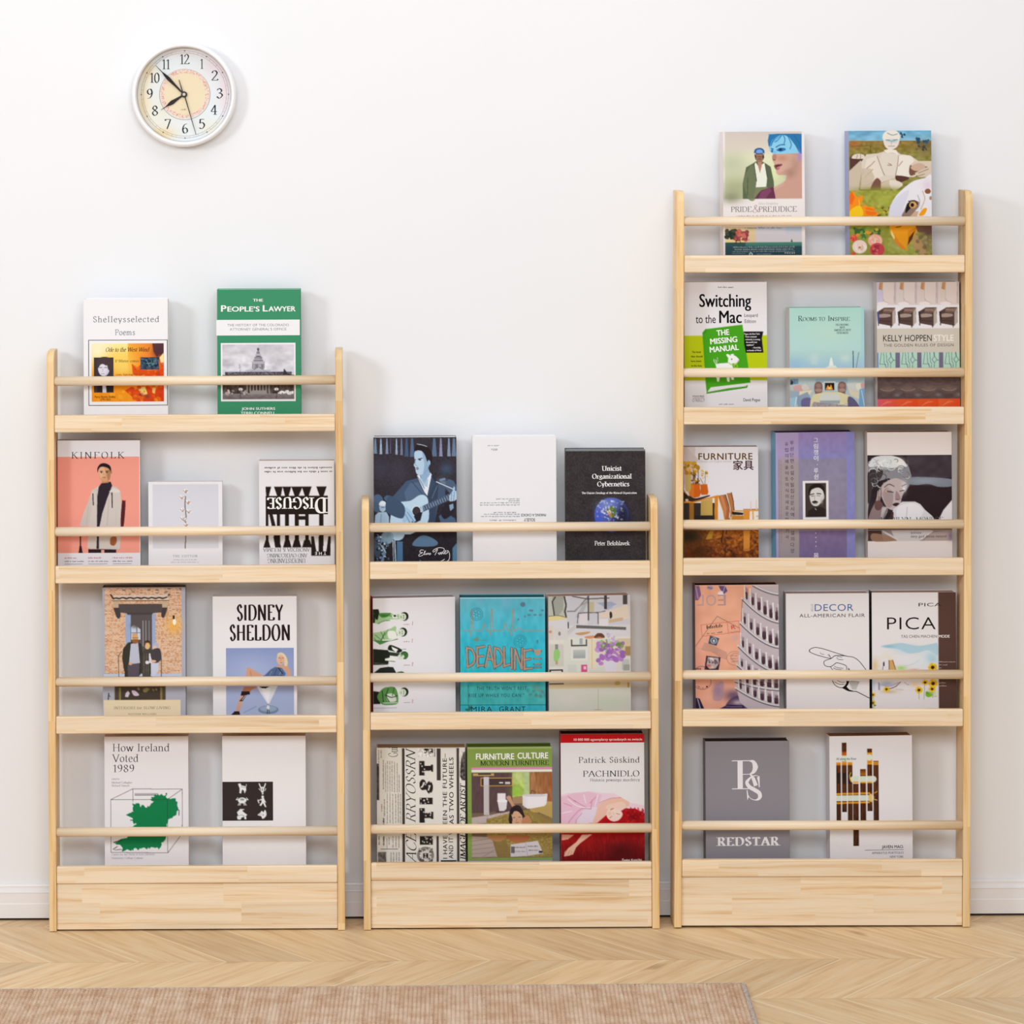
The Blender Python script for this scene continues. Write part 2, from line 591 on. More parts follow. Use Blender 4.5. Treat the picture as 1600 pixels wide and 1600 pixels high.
def roman(text, thick=11, thin=3.5, serif=True, sp=0, nib=20):
    """quads of a line of text in cap-height = 100 units, and its width"""
    quads, x = [], 0.0

    def wf(a):
        return thin + (thick - thin) * math.sin(a - math.radians(nib)) ** 2
    for ch in text:
        if ch == ' ':
            x += 32 + sp
            continue
        adv, strokes = GLYPHS.get(ch, GLYPHS['-'])
        for fl_, pts in strokes:
            pts = [(p[0] + x, p[1]) for p in pts]
            pp = spline(pts, 5) if 'c' in fl_ else pts
            quads.append(ribbon(pp, wf))
            if serif:
                ends = ([pts[0]] if fl_ in ('s', 'a') else []) + ([pts[-1]] if fl_ in ('s', 'b') else [])
                for e in ends:
                    hw = 4 + thick * 0.95
                    up = 1 if e[1] > 30 else -1
                    yy = e[1] - up * thin * 0.5
                    quads.append(ribbon([(e[0] - hw, yy), (e[0] + hw, yy)], lambda a: max(thin, 3.5)))
        x += adv + sp + max(0, thick - 12) * 0.8
    return quads, x - sp - max(0, thick - 12) * 0.8


_tc = bpy.data.curves.new('lettering_source', 'FONT')
_to = bpy.data.objects.new('lettering_source', _tc)
COL.objects.link(_to)
_cache = {}


def sans(text, bold=0.0, sp=1.0):
    """(vertices, faces) of a line of text in cap-height = 100 units, and its width"""
    k = (text, bold, sp)
    if k in _cache:
        return _cache[k]
    _tc.body = text
    _tc.size = 100 / 0.7285
    _tc.offset = bold
    _tc.resolution_u = 3
    _tc.space_character = sp
    dg = bpy.context.evaluated_depsgraph_get()
    _to.update_tag()
    dg.update()
    me = bpy.data.meshes.new_from_object(_to.evaluated_get(dg))
    vs = [(v.co.x, v.co.y) for v in me.vertices]
    fs = [tuple(p.vertices) for p in me.polygons]
    bpy.data.meshes.remove(me)
    if vs:
        x0 = min(v[0] for v in vs)
        x1 = max(v[0] for v in vs)
        vs = [(v[0] - x0, v[1]) for v in vs]
        out = (vs, fs, x1 - x0)
    else:
        out = ([], [], 1.0)
    _cache[k] = out
    return out


# ------------------------------------------------------------------ printed pictures: painted in photograph pixels, kept as vertex colours
HI = 3


class Picture:
    def __init__(s, tf, x0, y0, x1, y1, bg, pitch=0.95):
        s.tf = tf
        ox, oy, k = tf
        s.k = k
        s.px = (ox + x0 / k, oy + y0 / k, ox + x1 / k, oy + y1 / k)
        s.nx = max(3, int((s.px[2] - s.px[0]) / pitch))
        s.ny = max(3, int((s.px[3] - s.px[1]) / pitch))
        W, H = s.nx * HI, s.ny * HI
        s.x0, s.y0, s.x1, s.y1 = x0, y0, x1, y1
        s.xs = x0 + (np.arange(W) + 0.5) * (x1 - x0) / W
        s.ys = y0 + (np.arange(H) + 0.5) * (y1 - y0) / H
        s.a = np.zeros((H, W, 3))
        s.a[:] = srgb(bg)

    def _win(s, x0, y0, x1, y1):
        i0, i1 = np.searchsorted(s.xs, (x0, x1))
        j0, j1 = np.searchsorted(s.ys, (y0, y1))
        return slice(j0, j1), slice(i0, i1)

    def _put(s, w, m, col, a):
        v = s.a[w]
        m = (m * a)[..., None]
        v[:] = v * (1 - m) + (srgb(col) if isinstance(col, str) else col) * m

    def rect(s, x0, y0, x1, y1, col, a=1.0):
        w = s._win(x0, y0, x1, y1)
        s._put(w, np.ones(s.a[w].shape[:2]), col, a)
        return s

    def grad(s, x0, y0, x1, y1, ca, cb, vert=True, a=1.0):
        w = s._win(x0, y0, x1, y1)
        if s.a[w].size == 0:
            return s
        Y, X = np.meshgrid(s.ys[w[0]], s.xs[w[1]], indexing='ij')
        t = ((Y - y0) / (y1 - y0) if vert else (X - x0) / (x1 - x0))[..., None]
        s.a[w] = s.a[w] * (1 - a) + a * (srgb(ca) * (1 - t) + srgb(cb) * t)
        return s

    def poly(s, pts, col, a=1.0, sm=0):
        if isinstance(pts, str):
            pts = [tuple(float(v) for v in q.split(',')) for q in pts.split()]
        if sm:
            pts = spline(pts, 6, closed=True)
        P = np.array([tuple(p) for p in pts])
        w = s._win(P[:, 0].min(), P[:, 1].min(), P[:, 0].max(), P[:, 1].max())
        if s.a[w].size == 0:
            return s
        Y, X = np.meshgrid(s.ys[w[0]], s.xs[w[1]], indexing='ij')
        ins = np.zeros(X.shape, bool)
        for (xa, ya), (xb, yb) in zip(P, np.roll(P, -1, 0)):
            if ya == yb:
                continue
            c = ((ya > Y) != (yb > Y)) & (X < (xb - xa) * (Y - ya) / (yb - ya) + xa)
            ins ^= c
        s._put(w, ins.astype(float), col, a)
        return s

    def ell(s, cx, cy, rx, ry, col, rot=0.0, a=1.0, soft=0):
        R = max(rx, ry) * (2.2 if soft else 1.0)
        w = s._win(cx - R, cy - R, cx + R, cy + R)
        if s.a[w].size == 0:
            return s
        Y, X = np.meshgrid(s.ys[w[0]] - cy, s.xs[w[1]] - cx, indexing='ij')
        c, n = math.cos(math.radians(rot)), math.sin(math.radians(rot))
        d = ((X * c + Y * n) / rx) ** 2 + ((-X * n + Y * c) / ry) ** 2
        s._put(w, np.exp(-d * 1.4) * (d < 4.6) if soft else (d <= 1).astype(float), col, a)
        return s

    def soft(s, cx, cy, rx, ry, col, a=1.0, rot=0.0):
        return s.ell(cx, cy, rx, ry, col, rot, a, 1)

    def line(s, pts, wd, col, a=1.0, sm=0):
        if isinstance(pts, str):
            pts = [tuple(float(v) for v in q.split(',')) for q in pts.split()]
        if sm:
            pts = spline(pts, 6)
        for p, q in zip(pts[:-1], pts[1:]):
            r = wd / 2
            w = s._win(min(p[0], q[0]) - r, min(p[1], q[1]) - r, max(p[0], q[0]) + r, max(p[1], q[1]) + r)
            if s.a[w].size == 0:
                continue
            Y, X = np.meshgrid(s.ys[w[0]], s.xs[w[1]], indexing='ij')
            dx, dy = q[0] - p[0], q[1] - p[1]
            t = np.clip(((X - p[0]) * dx + (Y - p[1]) * dy) / (dx * dx + dy * dy + 1e-9), 0, 1)
            d2 = (X - p[0] - t * dx) ** 2 + (Y - p[1] - t * dy) ** 2
            s._put(w, (d2 <= r * r).astype(float), col, a)
        return s

    def noise(s, x0, y0, x1, y1, sx, sy, amp, seed=0, tint=(1, 1, 1)):
        """printed texture: smooth random light and dark"""
        w = s._win(x0, y0, x1, y1)
        if s.a[w].size == 0:
            return s
        rs = np.random.RandomState(seed)
        X = (s.xs[w[1]] - x0) / sx
        Y = (s.ys[w[0]] - y0) / sy
        g = rs.uniform(-1, 1, (int(Y.max()) + 2, int(X.max()) + 2))
        xi, yi = X.astype(int), Y.astype(int)
        fx, fy = (X - xi)[None], (Y - yi)[:, None]
        v = (g[np.ix_(yi, xi)] * (1 - fx) + g[np.ix_(yi, xi + 1)] * fx) * (1 - fy) + (g[np.ix_(yi + 1, xi)] * (1 - fx) + g[np.ix_(yi + 1, xi + 1)] * fx) * fy
        s.a[w] = np.clip(s.a[w] + amp * v[..., None] * np.array(tint), 0, 1)
        return s

    def blobs(s, x0, y0, x1, y1, n, r0, r1, cols, seed=0, a=1.0, asp=1.0):
        rs = random.Random(seed)
        for _ in range(n):
            r = rs.uniform(r0, r1)
            s.ell(rs.uniform(x0, x1), rs.uniform(y0, y1), r, r * asp * rs.uniform(0.6, 1.4), rs.choice(cols), rs.uniform(0, 180), a)
        return s

    def words(s, x0, y, x1, h, col, seed=0, a=0.8, vert=False):
        """a line of print too small to read"""
        rs = random.Random(seed)
        x = x0
        while x < x1:
            l = min(rs.uniform(1.5, 5) * h, x1 - x)
            for q in np.arange(x, x + l, h * 0.55):
                hh = h * rs.uniform(0.55, 1.0)
                if vert:
                    s.rect(y - hh, q, y, q + h * 0.38, col, a)
                else:
                    s.rect(q, y - hh, q + h * 0.38, y, col, a)
            x += l + h * 0.6
        return s

    def build(s, book, name='cover_picture'):
        c = s.a.reshape(s.ny, HI, s.nx, HI, 3).mean((1, 3))
        c = np.where(c <= 0.04045, c / 12.92, ((c + 0.055) / 1.055) ** 2.4) * ALB
        X = np.linspace(s.px[0], s.px[2], s.nx)
        Y = np.linspace(s.px[1], s.px[3], s.ny)
        u, v = book.uv(X, Y)
        U, V = np.meshgrid(u, v)
        n = s.nx * s.ny
        co = np.empty((n, 3), np.float32)
        co[:, 0], co[:, 1], co[:, 2] = U.ravel(), -0.00012 - 0.00004 * len(book.pics), V.ravel()
        i = np.arange(n).reshape(s.ny, s.nx)
        q = np.stack((i[:-1, :-1], i[1:, :-1], i[1:, 1:], i[:-1, 1:]), -1).reshape(-1)
        me = bpy.data.meshes.new(name)
        nf = len(q) // 4
        me.vertices.add(n)
        me.vertices.foreach_set('co', co.ravel())
        me.loops.add(len(q))
        me.loops.foreach_set('vertex_index', q.astype(np.int32))
        me.polygons.add(nf)
        me.polygons.foreach_set('loop_start', np.arange(nf, dtype=np.int32) * 4)
        at = me.color_attributes.new('Col', 'FLOAT_COLOR', 'POINT')
        a = np.ones((n, 4), np.float32)
        a[:, :3] = c.reshape(-1, 3)
        at.data.foreach_set('color', a.ravel())
        me.update(calc_edges=True)
        me.validate()
        return link(name, me, book.root, INK)


# ------------------------------------------------------------------ books
LEAN = math.radians(0.6)


class Book:
    def __init__(s, shelf, tier, xl, xr, yt, t, cover, label, spine=None, pages='efeae6', yaw=0.0, back=-0.026, hard=True, cat='book', lean=LEAN):
        t = min(t * 1.6, 0.042)
        s.tf = (0.0, 0.0, 1.0)
        s.pics, s.vs, s.fs, s.cs, s.sz, s.small = [], [], [], [], [], False
        ztop, zb, tilt, xr_ = SHELF[shelf][tier]
        up = tilt * (world((xl + xr) / 2, yt, FRONT).x - xr_)
        ztop, zb = ztop + up, zb + tilt * (world(xl, yt, FRONT).x - xr_)
        ym = pixel((world((xl + xr) / 2, yt, FRONT).x, FRONT, ztop))[1]      # where the rail hides the cover
        H = 0.24
        for _ in range(8):
            yb = back - t - H * math.sin(lean)
            z0 = zb + 0.0004 + t * math.sin(lean)
            X0 = world(xl, (yt + ym) / 2, yb + H * 0.55 * math.sin(lean)).x
            X1 = world(xr, (yt + ym) / 2, yb + H * 0.55 * math.sin(lean)).x
            H += (pixel((X0, yb + H * math.sin(lean), z0 + H * math.cos(lean)))[1] - yt) / 850.0
        s.W, s.H, s.t = X1 - X0, H, t
        lo = 0.0
        for _ in range(12):
            lo += (pixel((X0, yb + lo * math.sin(lean), z0 + lo * math.cos(lean)))[1] - ym) / 850.0
        s.map = (xl, xr, yt, ym, lo)
        s.root = empty(cat, (X0, yb, z0), (-lean, 0, yaw))
        tag(s.root, label, cat, 'books on the ' + {'L': 'left', 'M': 'middle', 'R': 'right'}[shelf] + ' bookshelf')
        c = 0.0016
        W = s.W
        mc = mat(cover, 0.45)
        ms = mat(spine or cover, 0.45)
        # cover: front board, spine and back board as one wrap; page block inside
        bm = bmesh.new()
        bm_box(bm, 0, W, 0, c, 0, H)
        bm_box(bm, 0, W, t - c, t, 0, H)
        cv = bm_done('cover', bm, s.root, mc, 0.0004, 1)
        box('spine', 0.0, c, c, t - c, 0.0, H, s.root, ms)
        g = 0.0012 if hard else 0.0003
        box('page_block', c, W - g, c, t - c, g, H - g, s.root, mat(pages, 0.8, 0.1))

    def uv(s, X, Y):
        xl, xr, yt, ym, lo = s.map
        return (X - xl) / (xr - xl) * s.W, s.H + (Y - yt) / (ym - yt) * (lo - s.H)

    def z(s, ox, oy, k):
        s.tf = (ox, oy, k)
        return s

    def pic(s, x0, y0, x1, y1, bg, pitch=0.95):
        p = Picture(s.tf, x0, y0, x1, y1, bg, pitch)
        s.pics.append(p)
        return p

    def full(s, bg, pitch=0.95):
        """a picture over the whole visible cover"""
        xl, xr, yt, ym, lo = s.map
        ox, oy, k = s.tf
        return s.pic((xl - ox) * k, (yt - oy) * k, (xr - ox) * k, (ym + 3 - oy) * k, bg, pitch)

    def _add(s, pts, faces, col, lift):
        ox, oy, k = s.tf
        P = np.array(pts)
        u, v = s.uv(ox + P[:, 0] / k, oy + P[:, 1] / k)
        n = len(s.vs)
        y = -0.00032 - lift * 0.000006
        s.vs += [(a, y, b) for a, b in zip(u, v)]
        s.fs += [tuple(n + i for i in f) for f in faces]
        s.sz += [s.small] * len(faces)
        s.cs += [rgb(col)] * len(P)

    def t_(s, text, x0, yb, x1, h, col='181514', f='g', bold=0.0, shear=0.0, rot=0.0, thick=11, thin=3.5, serif=True, sp=0.0, nib=20):
        """a line of text from x0 to x1 with baseline yb and cap height h; rot turns it clockwise about its start"""
        c, n = math.cos(math.radians(rot)), math.sin(math.radians(rot))
        s.small = h / s.tf[2] < 5.0

        def place(px, py, wid):
            X = (px + shear * py) / wid * (x1 - x0)
            Yq = -py / 100.0 * h
            return x0 + X * c - Yq * n, yb + X * n + Yq * c
        if f == 'm':                      # print too small to read in the photograph: bars in place of letters
            rs, pts, fs, q = random.Random(len(text) * 7 + int(x0)), [], [], 0.0
            for ch in text:
                if ch != ' ':
                    hh = 66 if rs.random() < 0.7 else 98
                    n4 = len(pts)
                    pts += [(q, rs.uniform(0, 20)), (q + rs.uniform(16, 34), 0), (q + 30, hh), (q + rs.uniform(0, 10), hh)]
                    fs.append((n4, n4 + 1, n4 + 2, n4 + 3))
                q += 46
            s._add([place(p[0], p[1], q) for p in pts], fs, col, 0)
        elif f == 'g':
            vs, fs, wid = sans(text, min(bold, 0.0), 1.0 + sp)
            if vs and bold > 0:
                sh = [(-bold, 0), (bold, 0)] if s.small else [(-bold, -bold * .4), (bold, -bold * .4), (0, bold * .6)]
                for i, (dx, dy) in enumerate(sh):
                    s._add([place(p[0] * (wid - 2 * bold) / wid + bold + dx, p[1] + dy, wid) for p in vs], fs, col, i)
            elif vs:
                s._add([place(p[0], p[1], wid) for p in vs], fs, col, 0)
        else:
            strokes, wid = roman(text, thick, thin, serif, sp, nib)
            for i, qs in enumerate(strokes):
                pts, fs = [], []
                for q in qs:
                    b = len(pts)
                    pts += [place(p[0], p[1], wid) for p in q]
                    fs.append((b, b + 1, b + 2, b + 3))
                s._add(pts, fs, col, i % 9)
        return s

    def shape(s, pts, col, sm=0, lift=0):
        s.small = False
        if isinstance(pts, str):
            pts = [tuple(float(v) for v in q.split(',')) for q in pts.split()]
        if sm:
            pts = spline(pts, 5, closed=True)
        s._add([tuple(p) for p in pts], [tuple(range(len(pts)))], col, lift)
        return s

    def r_(s, x0, y0, x1, y1, col, lift=0):
        return s.shape([(x0, y0), (x1, y0), (x1, y1), (x0, y1)], col, 0, lift)

    def pen(s, pts, wd, col, sm=1, lift=0):
        if isinstance(pts, str):
            pts = [tuple(float(v) for v in q.split(',')) for q in pts.split()]
        pp = spline(pts, 5) if sm else pts
        for i, q in enumerate(ribbon(pp, lambda a: wd)):
            s._add(list(q), [(0, 1, 2, 3)], col, lift)
        return s

    def done(s):
        for p in s.pics:
            p.build(s)
        if s.vs:
            for name, small in (('title_lettering', False), ('small_print', True)):
                fs = [f for f, q in zip(s.fs, s.sz) if q == small]
                if fs:
                    use = sorted({i for f in fs for i in f})
                    new = {i: j for j, i in enumerate(use)}
                    raw_mesh(name, [s.vs[i] for i in use], [tuple(new[i] for i in f) for f in fs], [s.cs[i] for i in use], s.root, INK)
        return s

# ------------------------------------------------------------------ books of the left shelf
SK, SK2, SKS = 'e8b896', 'c98f6c', 'f3d3bb'     # printed skin tones


def shelley():
    b = Book('L', 0, 130.5, 262.5, 467.5, .026, 'f6f5f8', 'white book with an orange autumn-leaf picture and two small inset photos', pages='f8f7f8').z(50, 430, 5.3333)
    k = dict(f='s', thick=7.5, thin=4.5, nib=30)
    b.t_('SheIIeysselected', 508, 392, 1062, 48, '3a3a40', sp=9, **k)
    b.t_('Poems', 692, 500, 860, 46, '3a3a40', sp=6, **k)
    for r in ((470, 540, 1130, 544.5), (470, 1083, 1130, 1088), (470, 540, 475, 1088), (1125, 540, 1130, 1088)):
        b.r_(*r, '26262c')
    p = b.pic(497, 570, 1098, 1055, 'f79a1c')
    p.grad(497, 570, 1098, 830, 'fdf3a8', 'f9a828').grad(800, 570, 1098, 1055, 'f7a326', 'e8500f', False, .8)
    p.soft(560, 640, 130, 110, 'fffbe0', .9).soft(700, 700, 150, 90, 'fdd85a', .7).soft(760, 780, 120, 90, 'fde27a', .6)
    p.soft(1060, 640, 60, 70, '4a2a30', .9).poly('1000,570 1098,570 1098,690 1060,660 1040,690 1010,640', '50303a', .9)
    p.poly('830,740 880,770 930,720 960,800 1060,790 1098,760 1098,850 1020,830 960,870 900,840 840,830', 'e04a10', .9)
    p.poly('770,960 830,930 900,960 960,920 1010,960 1098,930 1098,1055 860,1055 830,1010', 'd93b12', .85)
    p.poly('880,940 940,930 960,990 910,1005', 'f4dc80').poly('1000,940 1030,935 1020,990 1000,980', 'f2c86a')
    p.poly('1060,690 1096,650 1096,740 1080,760', 'fbe7a2').soft(900, 1000, 30, 22, '9a2a30').soft(960, 1010, 20, 16, '7a4a40')
    p.blobs(840, 690, 1098, 1055, 60, 6, 20, ['f0781a', 'e85a10', 'fba932', 'c83c14'], 4, .7)
    p.blobs(497, 850, 820, 1055, 25, 8, 24, ['fba21e', 'f88e10', 'fdb63c'], 5, .6)
    p.rect(517, 687, 681, 977, '40363f').ell(600, 775, 48, 68, 'd6d2e0').ell(606, 718, 62, 36, '4a3a3e').ell(650, 755, 20, 42, '4a3a3e').ell(556, 745, 14, 30, '4a3a3e')
    p.ell(590, 790, 34, 48, 'e4e2ee').line('566,772 584,770', 5, '4a4450').line('604,772 622,770', 5, '4a4450').line('594,780 588,806', 3, '9a94a4').line('578,824 604,824', 4, '7a5a68')
    p.poly('540,977 560,860 600,880 650,850 681,900 681,977', '2a2228').poly('590,870 612,870 622,977 588,977', 'd8d6e2')
    p.rect(903, 687, 1056, 790, '33475c').noise(903, 687, 1056, 790, 14, 7, .2, 3)
    for i in range(7):
        p.line([(910 + i * 20, 700 + (i * 37) % 70), (955 + i * 13, 712 + (i * 29) % 70)], 4, ['8fb6c8', '38c08a', 'a6bcd0'][i % 3], .8, 0)
    b.t_('Ode to the West Wind', 612, 638, 975, 34, '2a1c14', f='s', shear=.2, thick=12, thin=5)
    b.t_('If Winter comes', 692, 727, 893, 22, '6a4a20', f='s', thick=10, thin=5)
    b.t_('can Spring be far', 700, 836, 930, 15, 'a04018', f='s', thick=12, thin=6)
    b.t_('Percy Bysshe Shelley', 522, 1022, 695, 18, '5a2c10', bold=2)
    b.t_('(1792-1822)', 568, 1044, 652, 17, '5a2c10', bold=2)
    b.done()


def lawyer():
    b = Book('L', 0, 339.5, 470, 452.5, .026, '2a8f63', 'green hardback with a grey photo of a domed capitol building', spine='2a8f63', pages='f2f2f2').z(310, 430, 5.3333)
    b.r_(150, 373, 846, 503, 'f6f6fa')
    W = dict(f='g', bold=3.4, col='ffffff')
    b.t_('THE', 456, 221, 540, 24, **W)
    x = 190
    b.t_('P', 190, 303, 236, 54, **W)
    b.t_('EOPLE’S', 243, 303, 512, 43, **W)
    b.t_('L', 538, 303, 580, 54, **W)
    b.t_('AWYER', 585, 303, 812, 43, **W)
    G = dict(col='8a8a98')
    b.t_('THE HISTORY OF THE COLORADO', 242, 427, 755, 22, **G)
    b.t_('ATTORNEY GENERAL’S OFFICE', 262, 462, 735, 22, **G)
    p = b.pic(187, 566, 809, 1052, 'f7f5f8')
    p.rect(203, 582, 795, 1034, 'd9d6df').noise(203, 582, 795, 800, 60, 34, .10, 11).noise(203, 582, 795, 800, 22, 14, .05, 12)
    p.grad(203, 582, 795, 700, 'c9c4d0', 'e4e2ea', True, .4)
    D, Lt = '55505a', 'b9b5bf'
    p.rect(494, 608, 502, 650, D).ell(498, 622, 9, 12, D).rect(484, 640, 512, 668, '8a8690').poly('472,672 480,658 518,658 526,672', Lt)
    p.poly('458,720 466,690 484,674 514,674 534,690 540,720', '6a6670', 1, 0).rect(462, 700, 538, 706, Lt)
    for i in range(6):
        p.rect(464 + i * 13, 684, 470 + i * 13, 716, 'cfccd6', .8)
    p.rect(446, 720, 552, 746, Lt)
    for i in range(9):
        p.rect(450 + i * 11.5, 744, 456 + i * 11.5, 782, '3c3840')
    p.poly('430,806 500,768 570,806', 'c8c5ce').line('430,806 500,768 570,806', 5, '77737e').rect(394, 790, 600, 808, Lt, .7)
    p.rect(222, 806, 775, 832, '66606a').noise(222, 806, 775, 832, 9, 9, .16, 13).poly('700,830 712,780 740,820 770,830', '3a363c').line('345,745 347,832', 3, '6a6670').line('330,780 360,762', 2, '7a7680')
    p.rect(203, 832, 795, 1034, '4f433f').noise(203, 832, 795, 985, 14, 24, .12, 14)
    for i in range(8):
        p.rect(400 + i * 26, 900, 412 + i * 26, 985, 'a59d9a', .9)
    p.grad(203, 986, 795, 1034, '8a7f80', '6f6668').noise(203, 986, 795, 1034, 20, 6, .06, 15)
    p.poly('425,992 445,960 555,960 575,992', '9d9694').ell(352, 950, 18, 12, 'f0eef2').ell(648, 950, 18, 12, 'f0eef2').line('350,950 350,1030', 3, '3a3436').line('648,950 648,1030', 3, '3a3436')
    p.blobs(660, 968, 790, 990, 14, 6, 14, ['e4e2e6', 'f4f2f4'], 16).blobs(230, 960, 420, 990, 16, 5, 12, ['b3a8a2', '8a7e78', 'cdc6c2'], 17)
    b.t_('JOHN SUTHERS', 358, 1124, 638, 22, **W)
    b.t_('TERRI CONNELL', 350, 1160, 640, 22, **W)
    b.done()


def kinfolk():
    b = Book('L', 1, 90, 219, 688.5, .022, 'f0eef2', 'salmon-pink magazine with a person in a beige coat and black turtleneck on the cover', pages='cfd0d8', hard=False, cat='magazine').z(50, 660, 5.3333)
    p = b.full('eceaf0')
    p.rect(200, 290, 900, 1088, 'f4a191').grad(200, 290, 330, 1088, 'ee9080', 'f09482', False, .35)
    # legs, coat, turtleneck, bag strap, hand, head
    p.poly('468,1056 700,1058 700,1088 468,1088', '2c1c24').rect(575, 1062, 600, 1088, 'f4a191')
    p.poly('500,570 560,530 700,540 735,575 745,700 748,860 728,1060 460,1050 475,860 398,860 430,760 470,660', 'd3cac4', 1, 0)
    p.poly('398,866 470,866 500,720 505,590 470,660', 'cdc3bd').line('508,596 512,690', 8, '2c2024').line('540,560 545,860', 3, 'a79c96').line('665,590 668,710', 9, '33262a')
    p.poly('580,508 655,496 668,530 625,640 585,760 562,870 540,870 545,620 556,540', '2f2530').poly('540,950 556,950 556,1056 536,1056', '2f2530')
    p.poly('640,580 680,550 735,572 720,590 690,588', 'e0d8d2').line('700,720 700,860', 3, 'b9aea8').line('640,640 625,860', 4, 'b4aaa4').line('470,700 455,850', 3, 'b4aaa4')
    p.poly('748,668 765,656 778,670 762,862 736,862', '571f27', 1, 1).line('404,952 404,1030', 11, '2b1b20').poly('396,1030 412,1030 422,1088 388,1088', '2b1b20')
    p.poly('655,960 700,955 702,1000 680,1028 650,1015', 'a5633a', 1, 1).line('664,985 660,1020', 3, '7a4526').line('680,985 676,1024', 3, '7a4526')
    p.poly('582,470 636,470 640,505 585,510', 'c08a62').ell(606, 430, 48, 68, 'd5a177').ell(585, 420, 26, 50, 'e2b48c').ell(640, 440, 15, 46, 'a87450', 0, .7)
    p.poly('548,420 546,385 570,350 610,344 650,365 660,400 655,430 646,395 610,375 575,375 556,395', '22171b', 1, 1).ell(660, 418, 7, 14, 'b07a54')
    p.line('570,412 590,410', 6, '3a2620').line('616,410 636,410', 6, '3a2620').ell(580, 421, 7, 4, '2a1c18').ell(624, 421, 7, 4, '2a1c18').line('601,420 596,446', 3, 'a8744e').line('588,462 612,462', 5, '9a4a3c')
    p.line('468,1052 728,1060', 3, 'a89c96')
    p.rect(200, 1088, 900, 1230, 'ebeaf2').rect(895, 150, 900, 1200, 'fbfbff')
    b.t_('KINFOLK', 330, 302, 770, 54, '201c1e', f='s', thick=10, thin=3, sp=22)
    for x0, x1, tx in ((270, 370, 'The comfort issue'), (466, 578, 'Simple pleasures'), (668, 840, 'A quiet home at the coast')):
        b.t_(tx, x0, 1136, x1, 13, 'cf3a3a', f='m')
    for x0, x1, tx in ((270, 430, 'Notes on warm clothing'), (466, 636, 'An essay for early risers'), (670, 838, 'Rooms that hold silence')):
        b.t_(tx, x0, 1164, x1, 11, '4a4a52', f='m')
        b.r_(x0, 1179, x1 - 10, 1182, '5a5a62')
    b.done()


def cotton():
    b = Book('L', 1, 232, 347.5, 753, .014, 'f3f3f8', 'short white booklet with a thin cotton stem on pale grey', hard=False, cat='booklet', pages='f0eff4').z(50, 660, 5.3333)
    p = b.full('f3f3f8')
    p.rect(1008, 520, 1552, 1050, 'dfe0ea').grad(1008, 520, 1552, 870, 'dcdce8', 'e4e5ee', True, .8)
    p.line('1280,620 1276,700 1284,780 1278,860 1280,960 1276,1048', 7, '5a4440', 1, 1)
    for i, (x, y) in enumerate(((1282, 575), (1250, 625), (1302, 668), (1256, 730), (1306, 742), (1270, 810), (1284, 856), (1256, 800))):
        p.ell(x, y, 22, 16, 'fbfbfd').line([(x, y + 16), (x - 18, y - 4)], 4, '7d5a4c').line([(x, y + 16), (x + 18, y - 6)], 4, '7d5a4c').line([(x, y + 14), (x + 2, y - 12)], 3, '9a7464')
        if i in (2, 0, 6):
            p.ell(x + 4, y, 9, 8, 'c08a78', 0, .8)
    b.t_('THE COTTON', 1172, 1124, 1376, 18, '55555e', f='s', thick=9, thin=4, sp=22)
    b.t_('soft white fibre grown in the field', 1178, 1150, 1372, 8, 'a9a9b4', f='m')
    b.t_('picked by hand and dried in the autumn sun', 1154, 1170, 1390, 8, 'a9a9b4', f='m')
    b.done()


def thin_disguise():
    b = Book('L', 1, 405, 522.5, 720, .018, 'f4f3f7', 'white book placed upside down with big black condensed lettering', hard=False).z(310, 660, 5.3333)
    K = '251a16'
    p = b.full('f1f0f5')
    k = dict(f='s', thick=10, thin=4, col='3a3430')
    b.t_('COMPANION WRITTEN ON THE INNER SIDE OF THINNESS', 1115, 372, 1682, 17, '3a3430', f='m', rot=180)
    b.t_('IN WHICH A WOMAN AND HER DISGUISE COME TO GRIEF', 1115, 405, 1682, 17, '3a3430', f='m', rot=180)
    # great condensed letters, seen upside down
    for x0, x1, xm, xn in ((562, 610, 568, 588), (632, 704, 660, 688), (704, 776, 724, 752), (776, 870, 804, 834), (862, 944, 888, 918), (982, 1068, 1010, 1040)):
        p.poly([(x0, 538), (x1, 538), (xn, 620), (xm, 620)], K)
    p.rect(562, 614, 1078, 768, K)
    for xa, xb in ((562, 585), (655, 682), (722, 754), (802, 836), (888, 918), (1005, 1040)):
        p.rect(xa, 766, xb, 1030, K)
    p.poly('592,766 620,766 690,1040 650,1040', K).rect(836, 782, 888, 812, K)
    for xa, xb in ((542, 602), (704, 776), (780, 856), (862, 944)):
        p.poly([(xa, 1042), (xb, 1042), (xb - 18, 980), (xa + 18, 980)], K)
    p.poly('625,950 668,950 690,1042 640,1042', K)
    p.poly('938,950 960,950 980,1076 1000,1076 1000,950 1036,950 1036,1076 1062,1076 1080,950 1100,950 1096,1112 938,1112', K).rect(1000, 950, 1036, 1112, K)
    b.t_('D', 1066, 630, 1158, 126, 'ffffff', f='s', rot=180, thick=22, thin=6, sp=0)
    b.t_('ISGUSE', 958, 628, 1340, 92, 'ffffff', f='s', rot=180, thick=20, thin=6, sp=2)
    b.t_('THE', 1064, 1082, 1158, 26, 'ffffff', bold=3, rot=180, sp=.7)
    k = dict(f='s', thick=10, thin=3, col='2f2a28', rot=180)
    b.t_('ANOREXIA & BULIMIA', 928, 1048, 1318, 30, **k)
    b.t_('AND OVERCOMING', 905, 1094, 1240, 32, **k)
    b.t_('UNDERSTANDING', 890, 1136, 1206, 36, **k)
    b.done()


